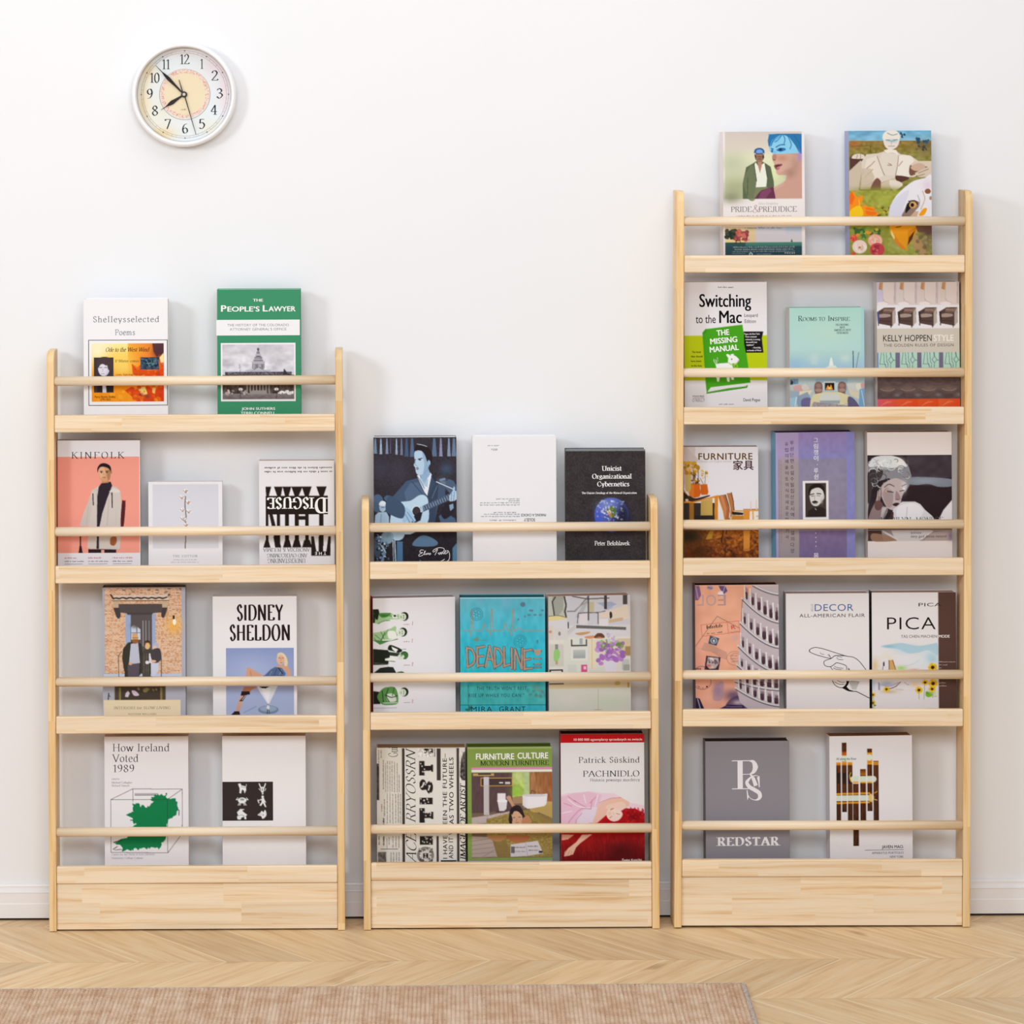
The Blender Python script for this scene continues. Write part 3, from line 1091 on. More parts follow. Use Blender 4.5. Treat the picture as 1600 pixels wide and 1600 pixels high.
def interiors():
    b = Book('L', 2, 160.5, 290, 918, .024, 'aeb0c0', 'book with a family standing under a tiled porch of an orange brick house', spine='5a1a20', pages='8a8078').z(50, 890, 5.3333)
    p = b.full('b4b6c6')
    p.rect(610, 160, 1245, 870, 'ead3be')
    rs = random.Random(3)
    for j in range(62):
        y = 160 + j * 11.5
        x = 610 - (j % 2) * 17
        while x < 1245:
            wv = rs.choice((26, 34, 34))
            p.rect(max(x, 610), y, min(x + wv - 5, 1245), y + 8, rs.choice(['d09668', 'd8a47c', 'c48456', 'deb08c', 'e2ba98', 'cc8c60'] + (['6a5a52'] if j < 5 else [])))
            x += wv
    p.soft(1180, 470, 70, 80, 'f7b84a', .8)
    p.rect(780, 370, 1030, 900, '9fb2d8').rect(825, 366, 1000, 900, '5c5658').poly('690,300 1130,300 1100,360 1010,366 1000,380 800,380 790,366 720,360', '4d4647')
    p.poly('720,290 1095,290 1080,360 740,360', '575050').poly('682,310 720,310 742,380 725,412 705,390', '4a4244', 1, 1).poly('1130,310 1096,310 1076,380 1090,406 1108,390', '4a4244', 1, 1)
    p.rect(672, 240, 1140, 262, 'eddcc2').line('660,212 680,246 705,240 730,246 760,236 790,246 820,236 850,246 880,236 910,246 940,236 970,246 1000,236 1030,246 1060,236 1090,246 1120,236 1146,212', 12, '3d3334').rect(684, 218, 1136, 230, 'e4e0e4', .8)
    p.rect(680, 264, 724, 320, 'cbb59a').rect(1086, 264, 1128, 320, 'cbb59a').line('672,262 1140,262', 6, '3d3334')
    p.poly('828,480 850,462 880,480 905,500 905,585 828,585', 'cfd8ea').line('876,400 876,585', 7, '5c5658').line('828,528 905,528', 6, '7686a8').soft(860, 470, 40, 26, '5c5658', .8)
    for x in (926, 950, 976):
        p.line([(x, 430), (x, 640)], 6, 'bab4b8', .8)
    p.rect(600, 868, 1245, 890, 'c8d0e4').ell(1186, 440, 14, 26, 'fffbe8').rect(1172, 386, 1188, 416, '2e2628')
    p.line('725,900 722,720 750,680', 5, '3a3432').line('1076,900 1076,720', 5, '3a3432')
    # man, woman, child
    p.poly('760,660 800,610 860,600 912,620 924,700 915,860 890,890 770,850 752,740', '3c3a30', 1, 0).poly('825,620 885,610 900,780 808,790', 'c3c6d6').poly('800,790 895,785 890,900 790,900', '5d5560').rect(772, 840, 800, 900, '3c3a30')
    p.ell(860, 575, 27, 38, 'dcae80').poly('838,585 886,585 880,612 858,620 842,610', '9b6236', 1, 1).line('840,570 884,570', 4, '4a3a30').ell(858, 545, 26, 12, 'd8a878').ell(820, 785, 14, 12, 'dfb08a')
    p.poly('930,670 990,660 1010,740 985,900 920,900 912,760', '4b4640', 1, 0).ell(962, 632, 22, 34, 'e8bd84').poly('938,650 940,600 962,588 984,600 986,640 976,612 950,612', '4a3626').rect(975, 700, 1000, 780, 'e4e2ea')
    for x in (935, 955, 972):
        p.line([(x, 700), (x - 6, 895)], 4, '77716a')
    p.ell(1028, 640, 26, 28, 'b6bcd8').ell(1024, 655, 18, 18, 'e8c8a4').poly('990,680 1060,660 1076,740 1040,780 1000,760', '4a4448', 1, 1).poly('990,780 1055,780 1050,850 1020,890 990,890', 'd2d6ea').ell(1010, 765, 24, 10, 'e8c09a').ell(960, 775, 16, 14, 'e6e6f0')
    p.rect(690, 960, 1110, 1085, '53483c').rect(735, 985, 1065, 1082, '4a4038').rect(725, 985, 742, 1085, '8a8048').rect(1066, 985, 1084, 1085, '8a8048').poly('780,1030 800,1010 815,1030 800,1062 775,1060', 'd8c8dc').poly('830,1010 860,1010 892,1045 850,1050', 'd8c8dc', 1, 1).blobs(860, 990, 1060, 1010, 8, 8, 18, ['7a7448', '8e8654'], 3)
    p.line('640,1030 636,1080', 9, '3c3c46').line('640,1040 652,1060', 5, '3c3c46')
    p.rect(598, 1086, 1234, 1240, 'f3e2c0')
    b.t_('INTERIORS for SLOW LIVING', 680, 1164, 1150, 22, '7a6a4e', f='s', thick=9, thin=4, sp=8, shear=.08)
    b.t_('NATHAN WILLIAMS', 800, 1212, 1036, 15, '8a7a5c', f='s', thick=9, thin=4, sp=10)
    b.done()


def sheldon():
    b = Book('L', 2, 332.5, 464, 932, .02, 'f2f1f5', 'white paperback with a blonde person reclining in a giant cocktail glass on blue', hard=False).z(310, 890, 5.3333)
    k = dict(f='d', serif=False, thick=21, thin=6, nib=6, col='2b1b1c')
    b.t_('SIDNEY', 322, 425, 706, 130, sp=3, **k)
    b.t_('SHELDON', 262, 592, 766, 130, sp=3, **k)
    p = b.pic(230, 655, 795, 1240, '9fadd6')
    p.grad(230, 655, 795, 1240, '8f9fcf', 'b4c0e2').soft(450, 860, 240, 160, 'b9c4e6', .7)
    p.poly('480,970 660,970 582,1130', 'e4e6f0').poly('520,985 600,985 580,1120', 'f6f7fb', .8).rect(570, 1120, 584, 1180, '8d96a8').ell(580, 1168, 84, 36, '7e92b0').ell(580, 1160, 70, 24, '9fb2cc').ell(578, 1150, 12, 20, 'e8ecf4').line('574,1165 572,1200', 7, '39404e').line('586,1170 590,1198', 5, '39404e')
    p.line('380,1190 480,1140', 8, '8492bc', .6)
    S, S2 = 'dba78a', 'c28565'
    p.poly('395,890 400,830 418,815 440,828 540,885 480,900 432,892', S).line('432,850 440,890', 6, S2).poly('380,975 500,975 440,1005 420,1040 360,1040', S2).poly('340,1080 360,1040 395,1020 340,1180 305,1200', S, 1, 0)
    p.poly('360,1015 425,1015 430,1040 400,1045 370,1095 340,1098 380,1050 352,1050', '2c1c22').line('365,1085 390,1050', 5, 'efe6ea').poly('272,1210 300,1180 340,1178 348,1210', '2c1c22').poly('500,975 590,975 560,992 530,990', '241a20')
    p.poly('545,890 600,835 650,808 690,818 725,870 715,892', '5a6f98', 1, 0).line('610,850 590,890', 5, '8ea2c4').line('650,830 630,888', 6, '3e4f74').line('690,840 670,890', 5, '8ea2c4').line('660,815 700,870', 8, '2c3244')
    p.poly('640,815 665,800 700,800 745,810 768,850 765,892 742,892 728,850 700,830 690,822', S).ell(683, 752, 32, 46, 'e6b89c').poly('655,740 660,706 690,696 720,715 740,760 738,806 712,800 715,755 700,722 670,722 652,770', 'ead6b2', 1, 1)
    p.line('668,742 682,742', 4, '5a4038').line('694,742 708,742', 4, '5a4038').line('688,750 686,766', 3, 'b98468').line('680,779 696,779', 5, 'a8544c')
    p.line('540,890 700,886', 4, '42506e')
    b.done()


def ireland():
    b = Book('L', 3, 163.5, 294.5, 1151, .02, 'f1eff3', 'white paperback with a green island map inside a wireframe box', hard=False).z(50, 1130, 4.5714)
    k = dict(f='s', thick=9, thin=3, col='201a1c')
    b.t_('How Ireland', 577, 202, 985, 54, sp=5, **k)
    b.t_('Voted', 577, 277, 762, 54, sp=5, **k)
    b.t_('1989', 577, 350, 733, 52, sp=5, **k)
    k = dict(f='s', thick=9, thin=5, col='7a7a84', sp=2)
    b.t_('Edited by', 570, 404, 625, 11, **k)
    b.t_('Michael Gallagher', 570, 431, 718, 14, **k)
    b.t_('Richard Sinnott', 570, 453, 696, 14, **k)
    p = b.full('f1eff4')
    for l in ('565,546 722,470 1072,474 968,546 565,546', '565,546 565,922 968,926 968,546', '968,926 1070,790 1072,474', '722,470 722,560', '735,505 900,505', '735,515 880,515'):
        p.line(l, 3, '4a4450')
    rs = random.Random(8)
    O = [(722, 565), (740, 580), (765, 575), (775, 600), (800, 585), (820, 605), (850, 580), (870, 560), (840, 545), (868, 530), (880, 508), (905, 515), (930, 505), (945, 520), (965, 500), (960, 535), (990, 545), (1025, 538), (1035, 590), (1045, 615), (1030, 655), (1000, 680), (970, 690),
         (965, 760), (955, 820), (935, 850), (920, 880), (900, 905), (880, 890), (850, 885), (820, 900), (790, 890), (760, 905), (735, 890), (725, 912), (690, 905), (650, 915), (640, 880), (590, 855), (640, 825), (690, 800), (720, 760), (700, 740), (745, 725), (720, 705), (700, 690), (720, 680), (670, 655), (705, 640), (730, 630), (720, 600)]
    J = []
    for a, c in zip(O, O[1:] + O[:1]):
        J.append(a)
        for t in (.3, .6):
            J.append((a[0] + (c[0] - a[0]) * t + rs.uniform(-9, 9), a[1] + (c[1] - a[1]) * t + rs.uniform(-9, 9)))
    p.poly(J, '15834f')
    p.line('580,900 610,880', 5, '3a2c34').line('585,850 640,835', 7, '2a4030').line('1040,620 1050,625 1046,660', 5, '3a3440').line('968,546 968,926', 3, '1c4a34').line('565,546 968,546', 2, '2c4a38').line('590,905 640,900', 4, '3a3440')
    b.t_('Centre for the Study of Irish Elections', 566, 944, 875, 14, '8a8a96', f='s', thick=9, thin=5)
    b.t_('University College Galway', 566, 970, 790, 14, '8a8a96', f='s', thick=9, thin=5)
    b.done()


def zodiac():
    b = Book('L', 3, 347.5, 478, 1150, .022, 'f3f2f6', 'plain white book with a dark square of six white animal figures', hard=False).z(310, 1130, 4.5714)
    p = b.pic(172, 419, 533, 697, '38302f')
    Wt, G = 'f0f2f4', '9aa4a8'
    p.poly('284,436 302,432 308,446 340,454 342,480 330,504 324,480 312,478 306,504 294,500 296,470', Wt, 1, 0).line('340,456 344,440', 4, Wt).line('305,456 335,462', 4, G)
    p.line('434,436 444,462 450,476', 8, Wt).line('478,436 468,462 460,476', 8, Wt).ell(456, 478, 12, 22, Wt).line('432,470 440,480', 5, Wt).line('474,484 480,470', 5, Wt).line('456,498 462,506 454,508', 6, Wt).ell(456, 476, 5, 12, G)
    p.ell(313, 552, 30, 20, Wt).ell(313, 546, 16, 8, G)
    for s_ in (-1, 1):
        p.line([(313 + s_ * 24, 546), (313 + s_ * 42, 548), (313 + s_ * 30, 534)], 5, Wt)
        for i in range(3):
            p.line([(313 + s_ * (18 - i * 6), 566), (313 + s_ * (30 - i * 8), 586)], 4, Wt)
    p.ell(458, 528, 9, 10, Wt).poly('448,540 468,536 472,566 484,600 474,600 460,572 446,592 434,588 450,564', Wt, 1, 0).line('448,546 424,556 432,568', 6, Wt).line('424,546 430,574', 4, Wt).line('466,545 478,566', 6, Wt)
    p.poly('276,636 300,612 332,614 312,624 330,640 350,654 340,660 342,684 330,686 326,668 310,672 300,688 280,686 276,668 284,655', Wt, 1, 0).line('284,660 310,654 330,664', 4, G)
    p.poly('422,656 440,640 452,626 462,636 474,620 482,634 484,655 474,672 456,682 446,664', Wt, 1, 1).ell(460, 655, 6, 5, G).line('430,654 448,648', 3, G)
    b.done()


for f in (shelley, lawyer, kinfolk, cotton, thin_disguise, interiors, sheldon, ireland, zodiac):
    f()

# ------------------------------------------------------------------ books of the middle shelf
def guitarist():
    b = Book('M', 0, 584, 713.5, 683.5, .022, '30313c', 'book with a blue-toned photo of a person in a jacket playing guitar on stage', spine='e8e6ea', pages='f6f6f8').z(560, 660, 6.4)
    p = b.full('34303a')
    p.grad(150, 150, 990, 1410, '3a343e', '2c2830').noise(150, 150, 990, 1410, 8, 8, .035, 1)
    B1, B2, B3, B4 = 'aec9e4', '7793b4', '4e6583', '2f3f56'
    for i, (x, y1, wd) in enumerate(((175, 315, 34), (230, 320, 26), (290, 318, 28), (325, 315, 12), (385, 325, 22), (435, 330, 26), (485, 345, 40), (540, 350, 46), (760, 345, 50), (825, 345, 34), (905, 345, 34), (955, 345, 46))):
        p.poly([(x - wd * .2, 165), (x + wd * .2, 165), (x + wd / 2, y1), (x - wd / 2, y1)], [B2, B1, '8a9cc0', '6a6488', B1, '7a8aac', '4a6488', '5a7498', '5f7aa0', '9a9cc4', '8ea4c8', '7288a8'][i], .9)
    p.soft(400, 500, 120, 150, '4a4a5c', .5).soft(220, 470, 90, 120, '43465a', .6).soft(880, 470, 80, 70, '46607e', .7)
    # drummer behind
    p.ell(195, 810, 60, 90, B3).ell(300, 760, 40, 30, B3).ell(245, 850, 34, 46, B1).poly('212,830 216,800 244,785 276,800 280,830', 'dfeaf4', 1, 1).line('232,850 262,848', 6, B4).poly('165,1010 170,930 200,900 280,895 305,940 310,1030', B1, 1, 0).line('230,920 225,1010', 6, B2)
    p.soft(840, 620, 70, 60, B2, .9).poly('860,640 900,570 950,590 980,640 980,760 900,700', B3).poly('800,940 860,900 960,960 985,1030 830,1040', B3).line('820,580 860,570', 20, B2)
    # jacket and shirt
    p.poly('290,770 350,740 420,660 480,590 590,560 620,520 720,510 770,590 860,640 870,760 800,800 760,1010 560,1010 470,880 440,960 300,900 272,850', '465a76', 1, 0)
    p.poly('600,560 690,770 790,620 745,560', '3c4e68').poly('460,700 480,790 600,760 690,770 600,600 520,610', '566c8a', 1, 0).poly('640,770 690,760 770,610 800,640 790,760 760,1010 700,1010', '39475e')
    p.poly('585,535 610,525 650,620 720,505 735,530 690,740 660,700', 'e8eff8').poly('610,560 640,560 665,680 650,660', B1).poly('640,590 700,570 690,650 665,640', B1).line('590,540 660,660', 5, '5a6c86').line('735,530 690,740', 5, '2f3c52').line('735,540 790,615', 16, '2c3448').line('540,600 640,720', 5, '2e3c52').line('785,640 735,760', 4, '8298b6')
    p.line('780,598 940,668', 10, 'd6e2ee').line('780,590 940,660', 4, '1c2430')
    # head and hair
    p.poly('600,500 690,440 720,520 660,610 630,560', '93b4d6', 1, 0).poly('562,340 572,290 640,280 690,310 715,390 700,450 660,510 610,530 580,510 570,460 555,430 566,400', 'b9d3ec', 1, 1).poly('640,290 700,320 715,390 700,470 650,520 660,420', '7f9fc4', .6, 1)
    p.poly('566,290 575,240 610,220 670,235 715,270 740,330 735,400 715,420 705,390 690,400 670,340 640,295 600,285', '2a2026', 1, 1).line('590,222 640,230 685,246', 7, 'c2d6ea', .9, 1).ell(706, 408, 15, 26, '9cbcdc').line('600,372 640,362', 8, '33384a').line('562,380 574,374', 7, '33384a').ell(616, 378, 13, 6, '2c3040').line('572,380 568,425 590,440', 4, '7090b4', 1, 1).poly('578,455 600,452 606,470 585,478', '4a3a48').line('586,465 604,460', 5, 'e8eef4')
    # guitar
    p.poly('420,800 520,785 600,735 650,728 690,760 700,830 705,930 690,1000 640,1060 560,1100 500,1130 440,1180 380,1180 345,1120 320,1030 325,930 360,900 430,860', 'c0dcf2', 1, 1).poly('360,900 430,860 460,960 400,940', '2e3a4e', .6).line('360,905 470,975', 8, '20283a')
    p.ell(580, 890, 48, 54, 'dfeaf4').ell(580, 890, 40, 46, '2a2a34').ell(580, 890, 30, 36, '41353c').poly('560,930 610,900 640,900 620,980 560,1010 530,1000', '26242e')
    p.poly('615,850 640,900 935,770 915,710', '4a5c78').poly('620,846 640,838 650,892 630,898', B1)
    for i in range(12):
        p.line([(650 + i * 23, 842 - i * 10), (664 + i * 23, 880 - i * 10)], 4, 'c6d6e6')
    p.poly('440,870 480,850 530,890 575,985 550,1005 520,960 540,1010 500,1010 480,980 470,1010 445,1000 430,930', 'a9cbea', 1, 0).line('490,900 560,1000', 5, '5a7494').line('470,920 515,1005', 5, '5a7494').poly('290,760 340,740 460,840 440,960 300,910 272,850', '435672', 1, 1)
    p.poly('905,740 940,690 950,645 962,650 962,690 980,690 985,770 940,800 905,790', 'b5d2ec', 1, 0).line('930,710 925,790', 5, '5a7494').line('955,700 950,790', 5, '5a7494').poly('820,900 860,830 900,800 970,800 950,900 860,970', '2b2530', 1, 1).poly('905,830 945,815 950,860 915,890', '8aa4c2')
    # below the rod
    p.rect(150, 1120, 990, 1410, '2a252c').noise(150, 1120, 990, 1410, 10, 10, .03, 2)
    p.ell(390, 1115, 70, 66, 'b4d2ea').ell(290, 1150, 62, 64, '8fb0c8', 0, .9).line('190,1130 260,1290 230,1405', 26, B2, 1, 1).ell(190, 1240, 40, 110, B3, 0, .7).line('200,1180 275,1300', 6, 'dcecf8').blobs(165, 1130, 300, 1400, 40, 4, 15, ['c6dcf0', '22222c', B2, B3], 5)
    p.line('362,1170 372,1410', 12, B1).line('345,1180 350,1400', 6, 'dfe8f2').rect(385, 1190, 442, 1410, '50789c').poly('540,1230 610,1140 700,1140 790,1200 740,1240', '5d7c9c', 1, 1).poly('935,1260 985,1200 985,1400 935,1400', '5a82a4').poly('600,1405 615,1370 640,1410', '5a82a4')
    W = 'f4f4f8'
    for s_ in ('650,1280 622,1278 612,1300 640,1304 606,1322 604,1340 640,1330 662,1300 668,1286 656,1300 660,1326 676,1312 680,1326 694,1308 698,1322 712,1310 720,1318 706,1328', '762,1330 790,1270 750,1300 748,1280 800,1256 852,1264 846,1296 790,1312', '800,1310 806,1324 824,1308 826,1322 842,1306 850,1318 872,1280 862,1318 890,1306 880,1296', '880,1290 896,1288 910,1330 900,1380 860,1400', '800,1398 830,1388 860,1370'):
        b.pen(s_, 5.5, W)
    b.done()


def making_choice():
    b = Book('M', 0, 738.5, 869.5, 682.5, .022, 'f3f3f8', 'white book with small upside-down grey text near its lower right', pages='f8f8fb').z(560, 660, 6.4)
    k = dict(f='m', col='8c8c96')
    b.t_('SERIES NO ONE', 1408, 228, 1522, 12, rot=180, **k)
    b.t_('1729', 1392, 262, 1460, 22, 'a8a8b2', f='m', rot=180)
    L = (('Jane Austen and the novel', 1611, 762, 1846), ('Choosing what is right', 1611, 780, 1721), ('Notes on the many roads we take in life and why', 1611, 800, 2006), ('How one may think again about a sound choice here', 1611, 822, 2011),
         ('Only then by those who', 1575, 896, 1800), ('Our many choices and their own results in full', 1611, 914, 1971), ('What they say on leaving home for the far city', 1611, 936, 2001), ('Introduced by others', 1575, 974, 1845))
    for s_, x, y, x1 in L:
        b.t_(s_, x, y, x1, 13, rot=180, **k)
    k = dict(bold=1.5, col='4a4a52', rot=180)
    b.t_('MAKING A CHOICE', 1874, 916, 2124, 28, **k)
    b.t_('SOLELY', 1765, 962, 1876, 32, **k)
    b.done()


def earth():
    b = Book('M', 0, 884, 1008.5, 702.5, .022, '332e30', 'dark charcoal book with white lettering and the blue globe', pages='8b97a4', yaw=-0.01).z(800, 660, 6.4)
    p = b.full('3b3537')
    p.noise(530, 270, 1360, 1400, 7, 7, .05, 1).noise(530, 270, 1360, 1400, 60, 60, .02, 2).rect(530, 275, 1340, 290, 'aab2b8', .7)
    p.ell(995, 925, 170, 170, '5668c0').soft(960, 840, 120, 70, '8f9fd8', .7).soft(1080, 1000, 120, 130, '2c2c4a', .9).soft(1110, 940, 70, 140, '262438', .8).soft(860, 960, 40, 100, '4a5ad8', .8)
    p.poly('935,880 990,835 1030,860 1040,890 1020,940 990,960 985,905 950,905', '6f7a3c', 1, 0).poly('940,890 985,890 1000,950 985,960', 'c78a4a', .9).poly('1005,860 1040,870 1030,910 1005,920', '4f7a34')
    p.blobs(850, 780, 1120, 985, 70, 4, 17, ['eef0fa', 'c4cef0', 'ffffff', '8fa0dc'], 9, .6, .5).blobs(900, 850, 1060, 960, 18, 6, 14, ['ffffff', 'e4e8f8'], 10, .7, .5).soft(1120, 930, 50, 150, '20203a', .6)
    k = dict(f='s', thick=16, thin=6, col='ffffff', sp=0)
    b.t_('Unicist', 902, 484, 1098, 46, **k)
    b.t_('Organizational', 802, 563, 1196, 46, **k)
    b.t_('Cybernetics', 852, 640, 1174, 46, **k)
    b.t_('The Unicist Ontology of the Natural Organization', 698, 716, 1248, 20, **k)
    b.t_('Peter Belohlavek', 824, 1230, 1174, 42, **dict(k, thick=13))
    b.done()


def green_people():
    b = Book('M', 1, 583, 712.5, 935, .026, 'f1f0f5', 'white book with green-toned people lying sideways and a red spine', spine='e0241c', pages='c9c3cc', yaw=.10).z(560, 900, 6.4)
    p = b.full('f0eff5')
    p.rect(148, 225, 980, 236, 'fbfafc')
    G, D, Lg, Wt = '4f8f46', '1d2a18', 'a9cf9c', 'f3f6f0'
    # five people lying on their sides, heads to the right
    def head(x, y, hair=1):
        p.ell(x + 10, y, 42, 44, D).ell(x - 6, y + 4, 38, 36, 'd9e8d2').line([(x + 4, y - 14), (x + 4, y - 2)], 5, D).line([(x + 4, y + 10), (x + 4, y + 20)], 5, D).line([(x - 22, y - 4), (x - 22, y + 14)], 5, '3c6a34').poly([(x + 14, y - 36), (x + 40, y - 14), (x + 42, y + 20), (x + 20, y + 38), (x + 30, y)], D, 1, 1)
    p.poly('150,340 210,335 220,370 330,375 370,400 410,385 420,440 330,440 240,460 215,485 190,480 150,470', Lg, 1, 0).poly('150,335 205,335 215,370 200,440 180,440 170,380 150,380', D).poly('215,380 330,376 300,410 240,420', G, 1, 1).poly('150,380 180,385 170,470 150,475', D).line('240,400 400,410', 5, D, .8).line('200,480 260,455 320,450', 7, G, 1, 1).poly('340,400 390,395 400,430 350,430', Wt).ell(370, 405, 14, 10, D)
    head(455, 413)
    p.poly('150,570 240,560 330,530 370,505 385,520 380,560 400,600 330,640 250,640 170,660 150,650', Lg, 1, 0).poly('150,640 220,690 300,660 400,640 400,630 330,650 250,650', G, 1, 0).poly('300,560 370,560 380,620 310,630', Wt, 1, 1).line('230,560 260,630', 6, G).line('270,570 230,650', 6, D).line('300,540 270,600', 5, G).line('170,590 230,640', 6, G).line('160,620 200,665', 5, G)
    head(440, 568)
    p.poly('150,730 300,745 320,790 300,890 150,890', '22281e', 1, 0).poly('300,740 310,700 345,698 440,745 410,775 360,760', D, 1, 1).poly('335,710 400,740 380,770 345,740', Wt).poly('270,830 360,810 380,840 360,870 270,850', Wt, 1, 0).line('270,850 370,860', 5, D).poly('300,760 420,780 400,810 320,800', D, .9).line('440,740 480,738', 5, '667a60')
    p.ell(462, 800, 40, 40, '2c4424').ell(430, 815, 34, 30, 'd9e8d2').poly('420,790 470,770 500,800 480,838 455,830 470,800', '3f7a38', 1, 1).line('425,806 445,800', 5, D).line('160,870 300,885', 5, '6a7a60')
    p.poly('160,965 220,920 300,910 350,915 385,980 385,1000 165,1000', '272c28', 1, 0).poly('385,970 440,960 475,985 475,1000 385,1000', '3a5a30', 1, 1)
    p.poly('150,1150 230,1160 220,1280 150,1280', '1c1f1a', 1, 0).poly('190,1200 240,1130 300,1112 360,1115 390,1160 400,1240 380,1285 260,1290 215,1260', '5f9a54', 1, 1).poly('280,1190 350,1180 380,1250 300,1255', 'dbe8d6', 1, 1).line('240,1150 250,1260', 7, D).line('300,1130 280,1200 310,1260', 7, D, 1, 1).line('360,1120 340,1200', 7, '2f5a28').line('270,1190 330,1215 390,1200', 8, D, 1, 1).line('250,1270 390,1270', 9, 'c8d8c4')
    head(450, 1165)
    p.rect(150, 1318, 385, 1322, '9a98a0')
    for y, n_, tx in ((492, '1', 'Thomas'), (664, '2', 'Jan'), (900, '3', 'Christine'), (1272, '5', 'Richard')):
        w_ = 5 if n_ == '1' else 14
        b.t_(n_, 550 - w_, y - 14, 550, 16, 'c8404a')
        b.t_(n_, 548 - w_, y + 8, 548, 20, 'd08088')
        b.t_(tx, 455, y + 4, 520, 12, 'cf8a8a', f='m')
    b.done()


def deadline():
    b = Book('M', 1, 719, 852, 933.5, .026, '3fb4cc', 'turquoise book with a bronze heartbeat line and bronze lettering', spine='2a2a34', pages='2f7f92').z(560, 900, 6.4)
    p = b.full('3fbdd2')
    # left half in this frame, right half is 1536 units further on
    p.grad(1015, 220, 1880, 700, '6cbfd6', '38bdd6', True, .9).grad(1015, 700, 1880, 990, '38bdd6', '2fc0d2').rect(1015, 1085, 1880, 1290, '48b6b8').rect(1015, 1290, 1880, 1420, '3cb8c8').noise(1015, 220, 1880, 1400, 30, 60, .04, 3).soft(1230, 240, 30, 60, '7ab0cc', .7).soft(1060, 280, 40, 60, '6fb0c0', .6).soft(1480, 270, 60, 70, '7fb4d6', .6)
    p.rect(1015, 1286, 1880, 1291, '2a5a62').line('1100,1090 1102,1420', 5, '2f6a72').rect(1015, 220, 1880, 228, 'd6eaf0', .8)
    Z, K = 'b99a86', '3d4a50'
    E = '1050,548 1110,545 1128,600 1134,340 1142,340 1150,540 1190,550 1240,545 1255,490 1268,480 1282,540 1310,545 1322,600 1332,335 1342,335 1350,560 1370,535 1380,550 1450,548 1468,480 1478,478 1490,540 1515,545 1530,600 1542,340 1552,335 1560,560 1580,545 1600,520 1640,550 1860,552'
    p.line(E, 8, Z)
    p.line(E, 3, '6e7274', .5)
    for x, y, r in ((1185, 385, 62), (1616, 655, 62)):
        for q in (r, r - 16):
            p.line([(x + q * math.cos(t), y + q * math.sin(t)) for t in np.linspace(0, 6.29, 30)], 4, '3a7888')
        for t in range(6):
            p.line([(x + 12 * math.cos(t), y + 12 * math.sin(t)), (x + 32 * math.cos(t), y + 32 * math.sin(t))], 5, '2f5f6c')
    p.ell(1185, 636, 26, 20, '6f9a8c').line('1185,600 1190,670', 6, '6f9a8c').line('1150,640 1290,645', 5, '6a8a84').ell(1646, 290, 26, 24, '5f7f92')
    for x, y in ((1720, 350), (1735, 352), (1840, 350), (1706, 395), (1765, 395), (1820, 395), (1665, 410), (1600, 440)):
        p.ell(x, y, 16 if y < 400 else 10, 11, '66889a')
    p.ell(1788, 660, 8, 24, '35606c').line('1788,632 1788,680', 3, '8ecadc')
    # bronze letters with ragged outline
    rs = random.Random(2)

    let = {'D': ['0,0 4,200', '0,6 50,20 84,90 70,160 10,196'], 'E': ['0,0 6,200', '0,8 80,-6', '2,98 66,90', '4,190 84,184'], 'A': ['44,-10 0,200', '44,-10 96,215', '20,120 80,128'], 'L': ['0,0 4,196', '4,190 76,170'], 'I': ['10,0 16,205'], 'N': ['0,205 6,0', '6,0 76,200', '76,200 82,-6']}
    for ch, x, y in (('D', 1088, 715), ('E', 1188, 712), ('A', 1270, 712), ('D', 1362, 716), ('L', 1455, 716), ('I', 1520, 725), ('N', 1560, 735), ('E', 1655, 745)):
        for w_, c_ in ((27, K), (18, Z)):
            for st in let[ch]:
                pp = [tuple(float(v) for v in q.split(',')) for q in st.split()]
                pp = [(x + a * .93 + rs.uniform(-2, 2), y + c * .98) for a, c in pp]
                p.line(pp, w_, c_, 1, len(pp) > 2)
    for x, y in ((1095, 930), (1300, 905), (1350, 912), (1440, 925), (1520, 940), (1640, 930), (1150, 930)):
        p.line([(x, y - 24), (x, y)], 9, Z)
    for y in (755, 830, 885, 918):
        p.line([(1755, y), (1820, y)], 24 if y == 755 else 16, K).line([(1757, y), (1818, y)], 17 if y == 755 else 9, Z)
    p.poly('1750,740 1826,738 1810,790 1770,800', Z)
    b.t_('THE TRUTH WON’T REST.', 1182, 1142, 1690, 36, '2c4a52', bold=0, sp=.2)
    b.t_('RISE UP WHILE YOU CAN.”', 1100, 1212, 1655, 36, '2c4a52', bold=0, sp=.2)
    p.blobs(1690, 1100, 1870, 1230, 26, 8, 20, ['5f8f8c', '74a09a', '3fa8ac'], 6, .8).blobs(1080, 1300, 1130, 1360, 10, 6, 14, ['2f7068', '3a8a80'], 7)
    b.t_('MIRA', 1125, 1358, 1335, 54, '262e32', bold=0, sp=.15)
    b.t_('GRANT', 1405, 1358, 1668, 54, '262e32', bold=0, sp=.15)
    b.done()


